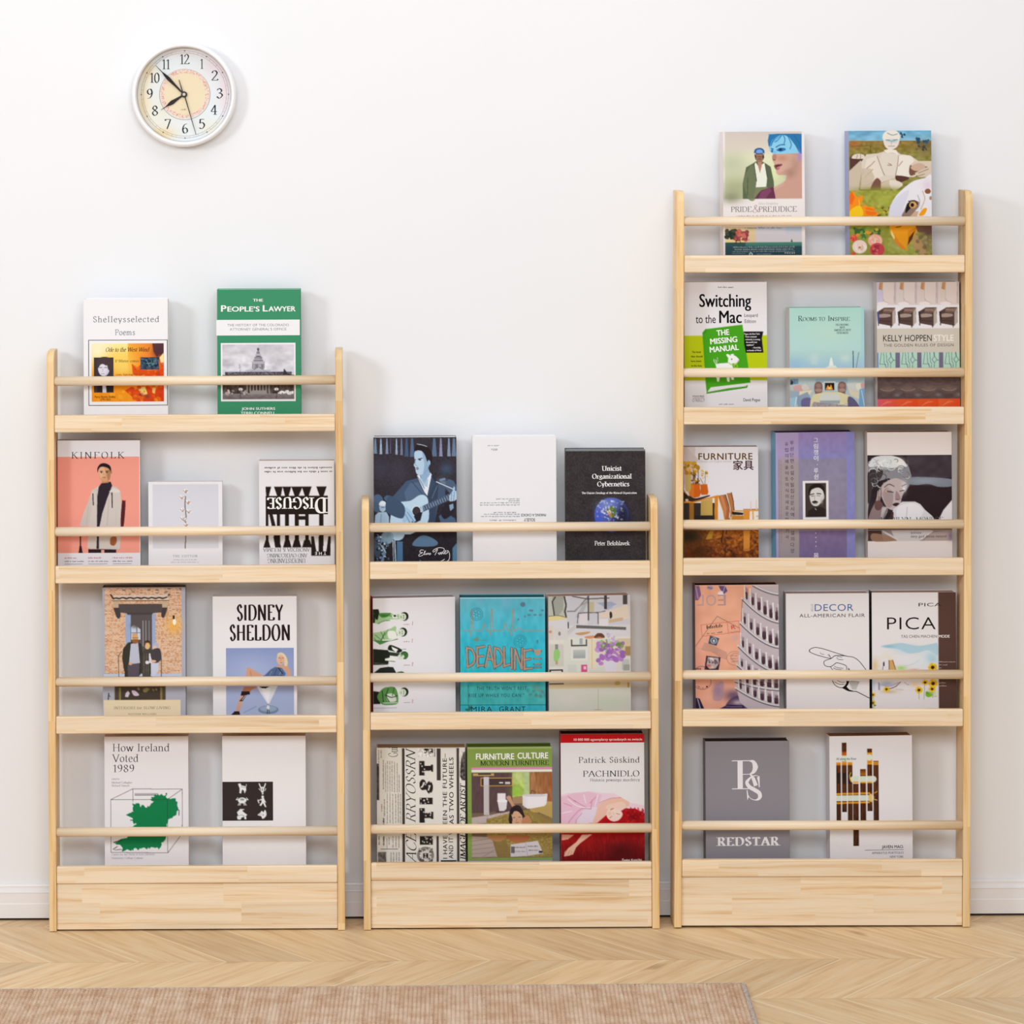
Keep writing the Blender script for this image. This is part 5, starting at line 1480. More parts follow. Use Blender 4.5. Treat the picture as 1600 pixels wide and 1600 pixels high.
def eagle_statue():
    b = Book('R', 0, 1327, 1457, 204.5, .026, '8fa8c4', 'colourful book with a seated stone statue, an eagle head and roses', spine='a8b0d8', pages='8ab4d0', yaw=.055).z(1280, 190, 6.4)
    p = b.full('8f8f3c')
    p.grad(300, 90, 1135, 200, '6fb0d4', '8cc4e0').noise(300, 90, 1135, 200, 50, 30, .08, 1).soft(460, 130, 70, 30, '5a86b0', .6).rect(312, 196, 1135, 700, '8a8440').grad(312, 196, 1135, 420, '94783c', '8a8c44').noise(312, 196, 1135, 700, 24, 20, .09, 2).soft(360, 230, 60, 40, 'b86a3c', .8).soft(1060, 240, 90, 60, '5f5a44', .8).soft(1060, 320, 80, 60, '8a7a50', .7).line('330,250 520,245', 5, '6a5030').line('520,245 520,320', 5, '6a5030').blobs(820, 110, 880, 160, 5, 6, 18, ['2c3848'], 4).blobs(970, 180, 1120, 215, 9, 8, 20, ['2a5a78', '2c4a68'], 5).blobs(970, 240, 1080, 300, 12, 5, 14, ['4a4438', '6a6040'], 6)
    # statue
    S, L, D = 'ddd2c6', 'efe8de', '8a6a58'
    p.poly('312,480 312,360 345,330 440,330 460,370 430,400 312,500', '5a3a34', 1, 0).poly('300,500 420,390 440,420 400,690 300,690', 'cfc0ac', 1, 0).poly('430,400 480,330 600,320 660,300 780,300 820,330 920,345 1000,400 1040,480 960,560 900,560 780,560 660,600 560,640 520,680 420,680 430,560', S, 1, 0)
    p.poly('480,380 580,345 630,480 660,540 540,600 440,560', 'e9dfd2', 1, 0).poly('800,350 920,350 960,420 905,470 910,550 830,575 780,540 790,420', L, 1, 1).poly('640,320 790,330 790,420 760,540 660,540 600,400', 'e4dacd', 1, 0)
    for l in ('585,350 640,500 660,540', '800,350 790,440 770,540', '480,470 520,440 560,400', '460,560 540,480', '840,400 800,450', '700,420 730,440 690,440', '560,600 480,640', '520,660 580,570 620,600'):
        p.line(l, 7, D, .7, 1)
    p.poly('910,440 960,400 1135,400 1135,470 1060,450 960,480 900,500', 'dccdbc', 1, 0).poly('905,500 920,440 960,470 1040,460 1050,490 950,540 915,540', '7a5444', 1, 1).poly('930,450 1000,420 1060,440 1060,490 980,500 930,480', 'cfb09c', 1, 1).poly('960,520 1135,440 1135,560 1000,560', 'd9c9b6', 1, 0).line('1000,520 1100,480', 6, D).line('960,560 1060,530', 6, D)
    p.poly('330,360 350,335 400,325 450,335 465,370 430,375 340,372', 'e2d6ca', 1, 1).line('390,335 380,368', 5, D).line('420,335 418,370', 5, D).poly('410,680 430,470 520,470 560,560 520,680', 'cdbca6', .8).poly('520,660 570,575 620,600 610,690 530,690', '7a5648', 1, 1).poly('620,620 760,560 800,640 700,690 620,690', 'd8c9b4', .9).poly('770,545 900,560 880,590 800,610', '5a3a30', 1, 1).poly('710,590 800,600 840,640 760,690 720,660', 'e6dccf', 1, 1).soft(600, 690, 300, 40, '8a8a3c', .9)
    p.poly('655,180 660,240 690,275 735,285 780,262 806,220 806,170 740,165', 'e9e0d8', 1, 1).poly('640,170 655,120 700,90 760,90 800,115 818,160 800,185 740,170 700,178 660,190', 'efe9dd', 1, 1).line('690,120 740,140 790,130', 8, '6a92b0', .8, 1).soft(740, 200, 50, 14, '7fb4d0', .8).line('675,188 715,192', 8, '5a86a0').line('750,190 790,186', 8, '5a86a0').line('735,195 728,232', 5, 'b09a8c').line('700,250 760,250', 7, 'a08478').poly('650,290 700,280 780,290 800,340 740,310 690,320', L, 1, 0)
    p.rect(300, 690, 1135, 1350, '9ca044').noise(300, 690, 1135, 1350, 26, 22, .09, 7).soft(650, 780, 120, 70, 'b4b850', .8).soft(820, 1240, 160, 90, 'b8bc70', .7).blobs(590, 850, 720, 950, 20, 5, 16, ['6a6428', 'c8b430'], 8).soft(1080, 1200, 100, 150, '8a7a54', .9).soft(1100, 1110, 80, 50, '5a3a3c', .9).poly('940,1130 1010,1180 1080,1340 960,1290', 'c4966a', .8, 1).blobs(980, 1150, 1130, 1340, 24, 6, 22, ['a8a070', '6a5a44', 'b49a80', '7a7a4c'], 9, .6)
    # maple leaf
    p.poly('340,690 370,740 390,760 440,730 440,790 410,850 465,830 490,850 555,855 555,890 600,920 580,945 300,945 300,740', 'f7921e', 1, 0).poly('330,700 360,760 330,830 300,820 300,740', 'f0641a', .8).poly('320,880 400,840 440,890 430,945 300,945', 'f8d21c', .9, 1).poly('470,860 550,880 570,930 480,930', 'f06a1a', .7, 1).line('400,780 420,945', 6, 'f8d23c').line('440,880 560,900', 5, 'f8b42c')
    # eagle
    p.poly('705,950 715,850 770,750 850,670 950,600 1060,570 1135,560 1135,960 700,960', 'eceaf2', 1, 1).poly('705,1040 705,870 780,760 900,690 880,780 840,880 850,960', 'dcdcee', .9, 1).soft(1090, 640, 60, 60, 'e4d0e4', .8).poly('850,900 890,820 920,800 990,800 1010,840 960,900 900,960 830,950', '6a4a38', .7, 1).poly('865,915 880,830 915,810 930,850 890,900', '1f1a1a', 1, 1).ell(940, 838, 36, 32, 'e0a860').ell(935, 838, 18, 20, '1c1412').line('900,800 960,795 990,830', 10, '33241e', 1, 1).line('990,740 1010,800 1000,850', 9, 'b8b0b0', .9, 1).line('1040,700 1060,780 1020,880', 10, 'cbb49a', .9, 1).ell(1092, 702, 30, 26, '8f5a3c').ell(1120, 770, 14, 20, 'b08a78').poly('1000,940 1040,880 1075,868 1080,890 1050,940', 'f5a31c', 1, 1).poly('900,960 960,900 1000,900 980,960', 'c9a27c', .8)
    p.poly('705,1040 740,960 960,960 1010,1030 960,1130 890,1250 870,1180 880,1290 820,1270 760,1210 715,1120', 'f2a21f', 1, 0).poly('740,1120 800,1200 870,1280 820,1270 760,1210', 'e08a2c', .9, 1).poly('720,1080 760,1160 750,1180 720,1130', 'fbe0a0', .9).poly('890,1100 1000,1040 900,1240 885,1240', 'd98a1c', .9).poly('885,1240 900,1160 960,1090 930,1180', '5a3420').line('770,1060 820,1050', 7, '4a3018').poly('960,1030 1135,1030 1135,1110 990,1110', '6a4644', .8)
    # roses
    p.rect(300, 1050, 690, 1350, '93953f', .5).blobs(330, 1060, 600, 1180, 34, 8, 24, ['4a7a3c', '6f9440', '8aa848', '3f6a38', 'd4c43c', 'f09a30'], 10)
    for x, y, r, cs in ((345, 1165, 38, ('e8604c', 'f08a74', 'd04838')), (405, 1250, 74, ('f4dccf', 'e8bfae', 'f8ece2')), (560, 1190, 72, ('f2b49c', 'e88474', 'f8d0bc')), (580, 1280, 74, ('cc4a50', 'a83444', 'dc6a68')), (340, 1320, 24, ('d8584c', 'e88068', 'c0443c'))):
        p.ell(x, y, r, r * .9, cs[0])
        rs = random.Random(int(x))
        for i in range(26):
            t, q = rs.uniform(0, 6.28), rs.uniform(.1, .85) * r
            p.ell(x + q * math.cos(t), y + q * math.sin(t) * .85, r * rs.uniform(.14, .3), r * rs.uniform(.08, .16), rs.choice(cs), math.degrees(t) + 90)
        p.ell(x, y + r * .1, r * .2, r * .16, cs[2] if r < 70 or x != 405 else 'd88a74')
    b.done()


def green_manual():
    b = Book('R', 1, 1069.5, 1198.5, 441, .018, 'f1eff4', 'white and lime computer guide with a white cartoon dog on a green panel', hard=False).z(1040, 420, 6.4)
    p = b.full('f0eef3')
    p.rect(180, 670, 1025, 1115, 'c3d211')
    p.poly('400,605 768,562 845,1140 440,1185 410,1245 400,1150 370,640', '48a819', 1, 0).poly('405,1245 440,1185 820,1165 812,1190', '48a819').poly('415,1232 450,1185 640,1165 800,1145 800,1175 620,1195', 'ece9f0', 1, 0).line('408,1245 810,1188', 6, '2f7a1c').poly('370,660 408,597 408,640', '3f9a16').poly('780,632 975,632 960,700 975,842 800,842 785,760', '181317')
    W = 'fbfbfb'
    p.poly('498,950 510,1010 505,1080 515,1128 532,1128 545,1060 600,1050 615,1128 635,1130 640,1070 660,1112 680,1110 675,1000 660,940 560,945 520,950', W, 1, 0).poly('620,960 625,890 610,865 618,852 645,870 690,870 730,905 728,925 700,945 660,950 640,955', W, 1, 1).poly('648,872 652,855 684,852 676,872 690,885', W).poly('606,858 640,862 630,890 618,884', W, 1, 1).ell(660, 906, 6, 7, '1b3a12').ell(722, 920, 7, 6, 'e4b8bc').line('628,940 660,962 690,955', 7, 'a8cc1c', 1, 1).line('500,950 485,925 482,905', 6, W, 1, 1).line('512,945 500,910', 6, W).line('520,925 518,890', 5, W).ell(700, 975, 22, 20, 'a8cc1c').ell(700, 975, 12, 12, '48a819').line('690,955 712,945', 5, W)
    K = dict(col='141012')
    b.t_('Your notes matter', 528, 194, 682, 16, '6a646a', f='m')
    for o_ in (-3, 0, 3):
        b.t_('Switching', 342 + o_, 382, 855 + o_, 136, **K)
        b.t_('Mac', 540 + o_, 544, 760 + o_, 132, **K)
    b.t_('to the', 302, 544, 502, 88, bold=.6, **K)
    b.t_('Leopard', 790, 484, 922, 36, '3a343a')
    b.t_('Edition', 792, 544, 904, 38, '3a343a')
    for s_, x0, y, x1 in (('THE', 512, 672, 640), ('MISSING', 448, 756, 720), ('MANUAL', 442, 838, 734)):
        b.t_(s_, x0, y, x1, 58, 'ffffff', bold=4, rot=-5)
    for s_, x0, y, x1 in (('The book', 262, 842, 354), ('that should', 252, 886, 370), ('have been', 252, 932, 356), ('in the box', 256, 978, 362)):
        b.t_(s_, x0, y, x1, 20, '1a1814', bold=3)
    for i, (s_, x0, x1) in enumerate((('Pogue, the New York', 786, 942), ('Times computer', 794, 914), ('columnist, is among', 798, 944), ('the world’s best', 804, 916), ('explainers”', 808, 886), ('—Kevin Kelly,', 866, 952), ('co-founder of Wired', 812, 956))):
        b.t_(s_, x0, 662 + i * 27.5, x1, 17, 'f6f0f4', bold=3)
    b.t_('POGUE PRESS', 268, 1284, 384, 18, '4a4448', bold=2)
    b.r_(268, 1292, 384, 1296, 'c06a62')
    b.t_('O’REILLY', 264, 1330, 390, 30, '8a868e')
    b.t_('David Pogue', 774, 1328, 942, 32, '332e34', bold=1)
    b.t_('Your notes matter', 530, 1362, 682, 14, '6a646a', f='m')
    b.done()


def rooms():
    b = Book('R', 1, 1234, 1351.5, 481, .024, 'b8e0da', 'mint-green book with a pale sitting room and fireplace at its foot', spine='e4e0dc', pages='b49c90', yaw=.045).z(1040, 420, 6.4)
    # the right part of this cover is drawn 1536 units further on (second close-up)
    p = b.full('b6e0d6')
    p.grad(1240, 390, 2000, 1000, 'b4e2d8', 'bcdde0').grad(1240, 820, 2000, 1000, 'b8dcd8', 'a9cbe2').soft(1660, 640, 260, 160, 'c2e4d4', .7).soft(1300, 950, 90, 70, '9cc4e0', .7).soft(1490, 900, 60, 50, 'd4e4e4', .6).rect(1960, 390, 2002, 1390, 'a8d2e6', .6).soft(1800, 900, 60, 50, 'd0e6dc', .8)
    p.poly('1632,990 1650,900 1660,885 1668,905 1685,990', 'f4f4f0').poly('1590,1000 1640,970 1700,970 1720,1000', 'e4ece8').line('1878,830 1882,1145', 8, '3c4a4c').line('1935,840 1890,1100', 5, '5a6a6c').rect(1460, 850, 1520, 960, 'c4dcdc', .8)
    p.rect(1240, 1000, 2002, 1400, 'b9cfd8').rect(1500, 1100, 1820, 1220, '9fc0d4').rect(1240, 1100, 1330, 1200, '7f9cb4').poly('1255,1110 1280,1130 1270,1165 1250,1160', '2c3844').line('1290,1110 1300,1160 1340,1170', 9, '5a8ab0', 1, 1)
    p.rect(1595, 1140, 1688, 1215, '2a1c1a').poly('1610,1190 1625,1165 1640,1185 1655,1160 1668,1195 1670,1210 1605,1210', 'f8a83c', 1, 1).ell(1640, 1195, 14, 10, 'fbe890').rect(1580, 1128, 1700, 1142, 'd8e4e8').rect(1550, 1140, 1592, 1220, 'c9dce4').rect(1690, 1140, 1730, 1220, 'c9dce4')
    for x in (1530, 1765):
        p.poly([(x - 42, 1215), (x - 36, 1150), (x, 1130), (x + 36, 1150), (x + 40, 1215), (x + 20, 1250), (x - 24, 1250)], '8a6a64', 1, 1).ell(x, 1170, 26, 22, 'a4827a').ell(x, 1215, 34, 18, 'b49488').line([(x - 30, 1245), (x - 34, 1268)], 6, '3a2c2a').line([(x + 28, 1245), (x + 34, 1268)], 6, '3a2c2a')
    p.poly('1240,1160 1330,1150 1400,1150 1460,1140 1480,1230 1430,1290 1340,1320 1250,1300', 'c2cccc', 1, 0).poly('1280,1180 1350,1160 1370,1220 1300,1230', 'e0a8ac', .8, 1).poly('1330,1225 1470,1215 1440,1260 1340,1310', 'efe4c4', 1, 0).poly('1360,1170 1400,1150 1440,1200 1380,1215', 'dcd8d0', 1, 1).poly('1240,1215 1340,1225 1330,1330 1240,1330', 'a4b8cc', 1, 0).poly('1300,1280 1420,1230 1450,1290 1400,1390 1330,1390 1310,1330', '8fa4c0', .9).poly('1360,1310 1440,1290 1490,1360 1450,1400 1370,1400', '746f9c', 1, 1).poly('1240,1290 1320,1280 1300,1400 1240,1400', 'a8cfe4').line('1310,1280 1290,1400', 7, 'eef4f8')
    p.poly('1480,1255 1590,1235 1740,1235 1840,1270 1860,1400 1440,1400 1450,1310', 'e9e0b4', 1, 0).poly('1540,1290 1560,1250 1720,1250 1745,1290 1745,1330 1540,1330', 'dfe4e0').poly('1540,1318 1745,1318 1740,1350 1550,1350', 'a8b4bc').poly('1480,1330 1560,1340 1840,1370 1840,1400 1450,1400', 'a49aa4', .9).noise(1450, 1350, 1840, 1400, 10, 6, .12, 3)
    p.poly('1810,1150 1900,1140 1985,1150 1985,1210 1950,1300 1830,1215', 'd4d8d4', 1, 0).poly('1830,1205 1930,1240 1960,1320 1850,1270', 'e4dcc4', 1, 0).poly('1905,1160 1950,1150 1945,1210 1915,1210', 'eae6da', 1, 1).poly('1950,1155 2002,1140 2002,1190 1960,1200', 'dca0a4', .9).poly('1940,1210 2002,1190 2002,1400 1930,1400', '7fb0d8', 1, 0).line('1960,1220 1990,1390', 6, 'e4f0f8').poly('1830,1280 1890,1310 1940,1400 1840,1400 1820,1340', '6a6484', 1, 1)
    k = dict(f='s', thick=12, thin=3.5, col='1f2a2c')
    b.t_('R', 1328, 524, 1372, 52, **k)
    b.t_('OOMS', 1374, 522, 1518, 36, sp=3, **k)
    b.t_('TO', 1536, 522, 1600, 36, sp=3, **k)
    b.t_('I', 1628, 524, 1648, 50, **k)
    b.t_('NSPIRE', 1650, 524, 1850, 36, sp=3, **k)
    k = dict(f='s', thick=14, thin=6, col='2f4a4c')
    for s_, x0, y, x1 in (('DECORATING', 1706, 573, 1838), ('WITH', 1748, 600, 1798), ('AMERICA’S BEST', 1690, 626, 1860), ('DESIGNERS', 1716, 654, 1832)):
        b.t_(s_.replace('’', "'"), x0, y, x1, 19, **k)
    b.done()


def armchairs():
    b = Book('R', 1, 1370.5, 1500, 441, .024, 'd9d3cc', 'beige design book with a row of four brown armchairs and an orange strip', spine='e4dedc', pages='4a3a34', yaw=.03).z(1280, 420, 6.4)
    p = b.full('d8d2ca')
    p.rect(575, 140, 1412, 365, 'ddd2d2').grad(575, 140, 640, 365, 'c4c4e4', 'd0d0ec', True)
    for i in range(4):
        x = 580 + i * 209
        p.rect(x + 62, 140, x + 180, 345, 'e2d5d2').rect(x + 10, 140, x + 52, 330, ['cfc8e0', 'dbd2cc', 'ddd0c8', 'ddd0c4'][i]).line([(x + 180, 140), (x + 176, 345)], 5, 'a8949c').line([(x + 192, 140), (x + 188, 350)], 6, 'b8a8ac').line([(x + 60, 140), (x + 62, 330)], 4, 'c0aeb0').poly([(x + 30, 140), (x + 66, 140), (x + 56, 218), (x + 20, 205)], 'c89a74').line([(x + 40, 150), (x + 34, 210)], 5, 'a87a50').ell(x + 60, 352, 56, 18, 'efe6ea').line([(x + 62, 300), (x + 80, 330), (x + 120, 345)], 4, 'b4a2a4')
    p.rect(575, 365, 1412, 600, 'eceaf0')
    for i in range(4):
        x = i * 207
        p.poly([(x + 582, 435), (x + 655, 392), (x + 765, 390), (x + 768, 440), (x + 765, 540), (x + 735, 575), (x + 715, 572), (x + 600, 550), (x + 590, 500)], '57433f', 1, 0)
        p.poly([(x + 655, 395), (x + 745, 393), (x + 715, 445), (x + 640, 440)], '7a6058').line([(x + 650, 415), (x + 725, 418)], 9, 'a48c80').poly([(x + 735, 440), (x + 766, 395), (x + 768, 540), (x + 735, 572)], 'b8aca4').poly([(x + 742, 430), (x + 764, 395), (x + 745, 393), (x + 715, 440)], '8a766c').poly([(x + 600, 465), (x + 640, 452), (x + 712, 458), (x + 708, 482), (x + 612, 490)], 'a9958c', 1, 1).poly([(x + 582, 435), (x + 600, 425), (x + 608, 500), (x + 600, 550), (x + 590, 540)], '3a2c2c' if i else '50508c').line([(x + 612, 520), (x + 715, 530)], 5, '3a2a2a').line([(x + 595, 550), (x + 595, 566)], 9, '2a1e1e').line([(x + 722, 570), (x + 722, 586)], 10, '2a1e1e').line([(x + 655, 394), (x + 745, 392)], 4, '2c2020')
    p.rect(575, 600, 1412, 840, 'd2cbc0')
    p.rect(575, 840, 1412, 1000, 'b9dcc8').rect(575, 840, 594, 1000, '6a80c8')
    for i in range(4):
        x = 594 + i * 217
        p.rect(x + 170, 840, x + 214, 1000, '77708a') if i < 3 else None
        for l in ([(0, 30), (30, 840), (14, 955)], [(0, 60), (52, 840), (58, 940), (80, 990)], [(0, 90), (80, 840), (84, 930), (96, 945), (94, 1000)], [(0, 0), (118, 840), (124, 880), (100, 910), (124, 945), (150, 912), (128, 880), (124, 840)], [(0, 0), (150, 915), (170, 916)], [(0, 0), (14, 955), (70, 955), (76, 990)], [(0, 0), (124, 945), (122, 1000)]):
            p.line([(x + a, c) for a, c in l[1:]], 5, '58748a', 1, 0)
    p.rect(575, 1000, 1412, 1300, '5f4e4c').noise(575, 1080, 1412, 1300, 30, 14, .04, 4)
    for i in range(4):
        x = 685 + i * 205
        p.soft(x, 1200, 100, 40, '8a746c', .7).line([(x - 72, 1200), (x - 30, 1217), (x + 30, 1217), (x + 70, 1200)], 8, '9c8678', .8, 1).soft(x + 95, 1262, 34, 22, '8a8082', .8)
    p.rect(575, 1300, 1412, 1420, 'f25c2c')
    for i in range(4):
        x = 575 + i * 205
        p.grad(x, 1300, x + 205, 1420, ['e8607c', 'ee6038', 'f0602c', 'f06a34'][i], ['ee5a3c', 'f25224', 'f0521f', 'ee5424'][i], False)
        for j in range(3):
            p.line([(x + 40 + j * 20, 1370 - j * 14), (x + 110 + j * 20, 1320 + j * 4)], 6, 'f8956c', .8)
    p.rect(1405, 140, 1412, 1400, 'eae4e0', .5)
    b.t_('KELLY HOPPEN', 640, 726, 1128, 66, '241c1c')
    b.t_('STYLE', 1146, 726, 1350, 66, 'f6f2ee', bold=2)
    b.t_('THE GOLDEN RULES OF DESIGN', 644, 780, 1348, 30, '6a605c', sp=.1)
    b.done()


def furniture():
    b = Book('R', 2, 1068.5, 1185, 698.5, .02, 'ece9ef', 'furniture magazine with orange vases on a table and a brown wooden chair', hard=False, cat='magazine', pages='c8bcb8').z(1040, 660, 6.4)
    p = b.full('e9e7ee')
    p.grad(160, 245, 300, 620, 'd8ccd0', 'c8b8d4', True, .8).poly('190,245 210,245 330,370 330,400 200,380', 'cfc4c0', .8).rect(160, 390, 260, 660, 'c4a8d0', .5).poly('200,520 260,500 260,720 200,680', 'cdb46a')
    p.blobs(190, 400, 330, 530, 46, 7, 20, ['d8a42c', 'b8842a', 'e8bc48', '9a7428', 'c8982c'], 3).blobs(360, 480, 420, 560, 16, 5, 13, ['d8ac4c', 'b8902c', 'e4c46c'], 4).line('300,620 280,480', 5, '5a4420').line('330,620 330,470', 5, '5a4420').line('380,620 350,560', 4, '5a4420').line('395,620 402,500', 4, '6a5424').blobs(260, 540, 340, 610, 20, 5, 14, ['4a3a1c', '8a6a24', 'c08a2a'], 5)
    p.poly('258,618 345,616 345,660 356,710 340,745 290,756 240,740 235,705 258,665', 'd96a1a', 1, 0).poly('258,618 290,617 285,755 240,740 240,700 260,665', 'e8842c', .8, 0).poly('350,622 418,620 430,700 420,725 360,725 352,690', 'd4661c', 1, 0).line('258,618 345,616', 6, 'a84a10')
    p.poly('160,640 240,750 200,790 160,790', '2a201e', 1, 0).line('160,660 240,745', 8, 'd89a4c').poly('200,770 240,735 300,760 430,730 430,745 280,790', '3a2c24', 1, 1).ell(215, 775, 16, 10, 'e8d4b0')
    p.poly('160,790 280,790 520,730 548,735 545,748 285,808 160,808', 'e08c2c', 1, 0).line('285,806 545,744', 7, 'f4d8b0').rect(160, 806, 500, 980, '3a312a').poly('355,790 470,760 470,930 350,935', 'c8a85a').rect(240, 806, 285, 980, 'a8722c').poly('490,745 525,738 522,980 488,980', 'd98a2c').rect(284, 930, 490, 980, '2e2824')
    p.poly('530,735 600,722 635,860 640,980 590,980 575,890 540,800', 'b06a3c', 1, 0).poly('545,740 575,735 610,860 600,960 580,880', 'd08a5c', .9).line('525,738 575,890 590,975', 9, 'e0a440').line('600,725 640,860 640,970', 7, '3a2820').poly('610,712 658,706 672,780 680,890 650,960 640,860', 'b87848', 1, 0).line('608,712 645,860 636,960', 6, 'f8f0e8').line('658,706 676,790 684,890', 9, '6a3c20').poly('660,895 775,905 770,930 665,925', '2c241e').poly('665,930 775,935 775,980 650,980', 'c8862c').rect(775, 872, 930, 890, 'e09a4c').poly('775,890 840,890 835,980 775,980', 'e0963c').rect(840, 900, 930, 980, 'f0ece8').line('870,890 872,970', 14, 'e8a84c').line('905,940 930,942', 9, 'e09a3c').line('775,872 930,868', 4, '8a5424').rect(680, 880, 775, 895, 'd8a468')
    p.line('852,795 850,870', 12, 'ecd0c0').line('905,780 905,870', 12, 'ecd0c0').rect(920, 930, 930, 980, 'f0c46c')
    p.rect(160, 1075, 930, 1380, '8f4f1c').grad(160, 1075, 930, 1380, '9c5a20', '7a3a18').noise(160, 1075, 930, 1380, 14, 12, .10, 6, (1, .8, .5)).soft(240, 1140, 170, 90, '2c2416', 1).soft(330, 1290, 130, 80, '4a2a14', .8).blobs(400, 1130, 930, 1370, 60, 8, 30, ['4a2818', '5a2c14', '3c2418'], 7, .6, .5).blobs(450, 1100, 930, 1340, 50, 8, 30, ['c87a24', 'd8862c', 'b86a20'], 8, .6, .5)
    p.poly('440,1085 480,1085 460,1160 400,1170', 'c49a30', .8).line('575,1080 555,1200', 9, '2a1a10').line('608,1080 605,1120', 7, '2a1a10').poly('775,1080 840,1080 835,1260 775,1280', 'd98f3c').ell(805, 1275, 36, 14, 'c87a34').line('870,1080 930,1110', 14, 'd8882c', .8)
    b.t_('FURNITURE', 330, 374, 872, 68, '70501f', bold=3, sp=.12)
    b.t_('Chinese and English version', 334, 400, 662, 20, 'c8b8b4')
    b.t_('家', 676, 470, 776, 76, '4a2226', bold=3)
    b.t_('具', 782, 470, 882, 76, '4a2226', bold=3)
    b.done()


def korean():
    b = Book('R', 2, 1212.5, 1338, 676, .028, '8f86b8', 'violet book with vertical Korean lettering and a small framed portrait', spine='6fb4d8', pages='2a2226', yaw=.09).z(1040, 660, 6.4)
    p = b.full('8c83ae')
    # the right part of this cover is drawn 1536 units further on (second close-up)
    p.grad(1095, 105, 1945, 380, '9f8cc4', '8f8ec8').rect(1340, 370, 1945, 1100, '928aa4').grad(1340, 370, 1800, 1100, '9490b0', '938a9c', True, .7).rect(1820, 105, 1945, 1400, '8d8ed0', .8).rect(1340, 1090, 1820, 1400, '83709a').noise(1095, 105, 1945, 1400, 30, 40, .02, 1)
    p.rect(1095, 105, 1338, 340, 'b0a0cc').rect(1095, 340, 1338, 1400, 'a89cA0'.lower()).grad(1095, 340, 1338, 420, 'b0a0c0', 'aa9ea4').rect(1095, 105, 1128, 1400, 'b3a6dc', .8)
    p.rect(1378, 590, 1638, 978, 'f0eef4').rect(1402, 612, 1614, 952, '453a36').poly('1420,952 1430,890 1480,860 1560,850 1614,880 1614,952', '2f2623', 1, 0)
    p.poly('1445,740 1450,680 1490,650 1560,655 1592,700 1592,760 1570,800 1530,838 1490,840 1460,810', 'dcdad8', 1, 1).poly('1435,700 1450,650 1490,625 1540,622 1580,640 1600,690 1596,740 1580,690 1540,660 1490,668 1460,690 1446,740', '241c1a', 1, 1).ell(1585, 755, 10, 22, 'd0cecc').line('1455,728 1490,720', 9, '2a2220', 1).line('1520,718 1560,722', 9, '2a2220').line('1462,742 1488,742', 5, '5a4c48').line('1522,740 1550,742', 5, '5a4c48').line('1500,735 1496,780', 4, '8a807c').poly('1470,800 1500,788 1530,802 1520,812 1480,812', '2a211f', 1, 1).line('1480,820 1520,820', 5, '6a5c58').line('1500,865 1512,880', 6, 'c8c4c0').soft(1570, 800, 14, 30, 'a09a98', .8)
    for j, (s_, x, y0, sz, dy, c) in enumerate((('루쉰단편소설수필집산문시역사소설의다양한', 1250, 225, 44, 60, '4a3c44'), ('유럽의예술이또의식의새로운만들기사', 1198, 235, 40, 58, '4a3c44'))):
        for i, ch in enumerate(s_):
            y = y0 + i * dy
            if y < 1330:
                b.t_(ch, x, y, x + sz * .85, sz * .8, c)
    for i, ch in enumerate('그림쟁이,루쉰'):
        b.t_(ch, 1490, 205 + i * 60 + (6 if i > 4 else 0), 1490 + 46, 42, 'ececf4', bold=2) if ch != ',' else b.t_(',', 1520, 428, 1530, 30, 'ececf4')
    for i, ch in enumerate('왕시자음'):
        b.t_(ch, 1498, 1120 + i * 44, 1522, 22, 'b8acc8', f='m')
    b.t_('몸', 1482, 1362, 1534, 44, 'f2eef6', bold=3)
    p.words(370, 1142, 1380, 8, '7d7078', 5, .7, True).words(370, 1162, 1200, 8, '7d7078', 6, .6, True)
    b.done()


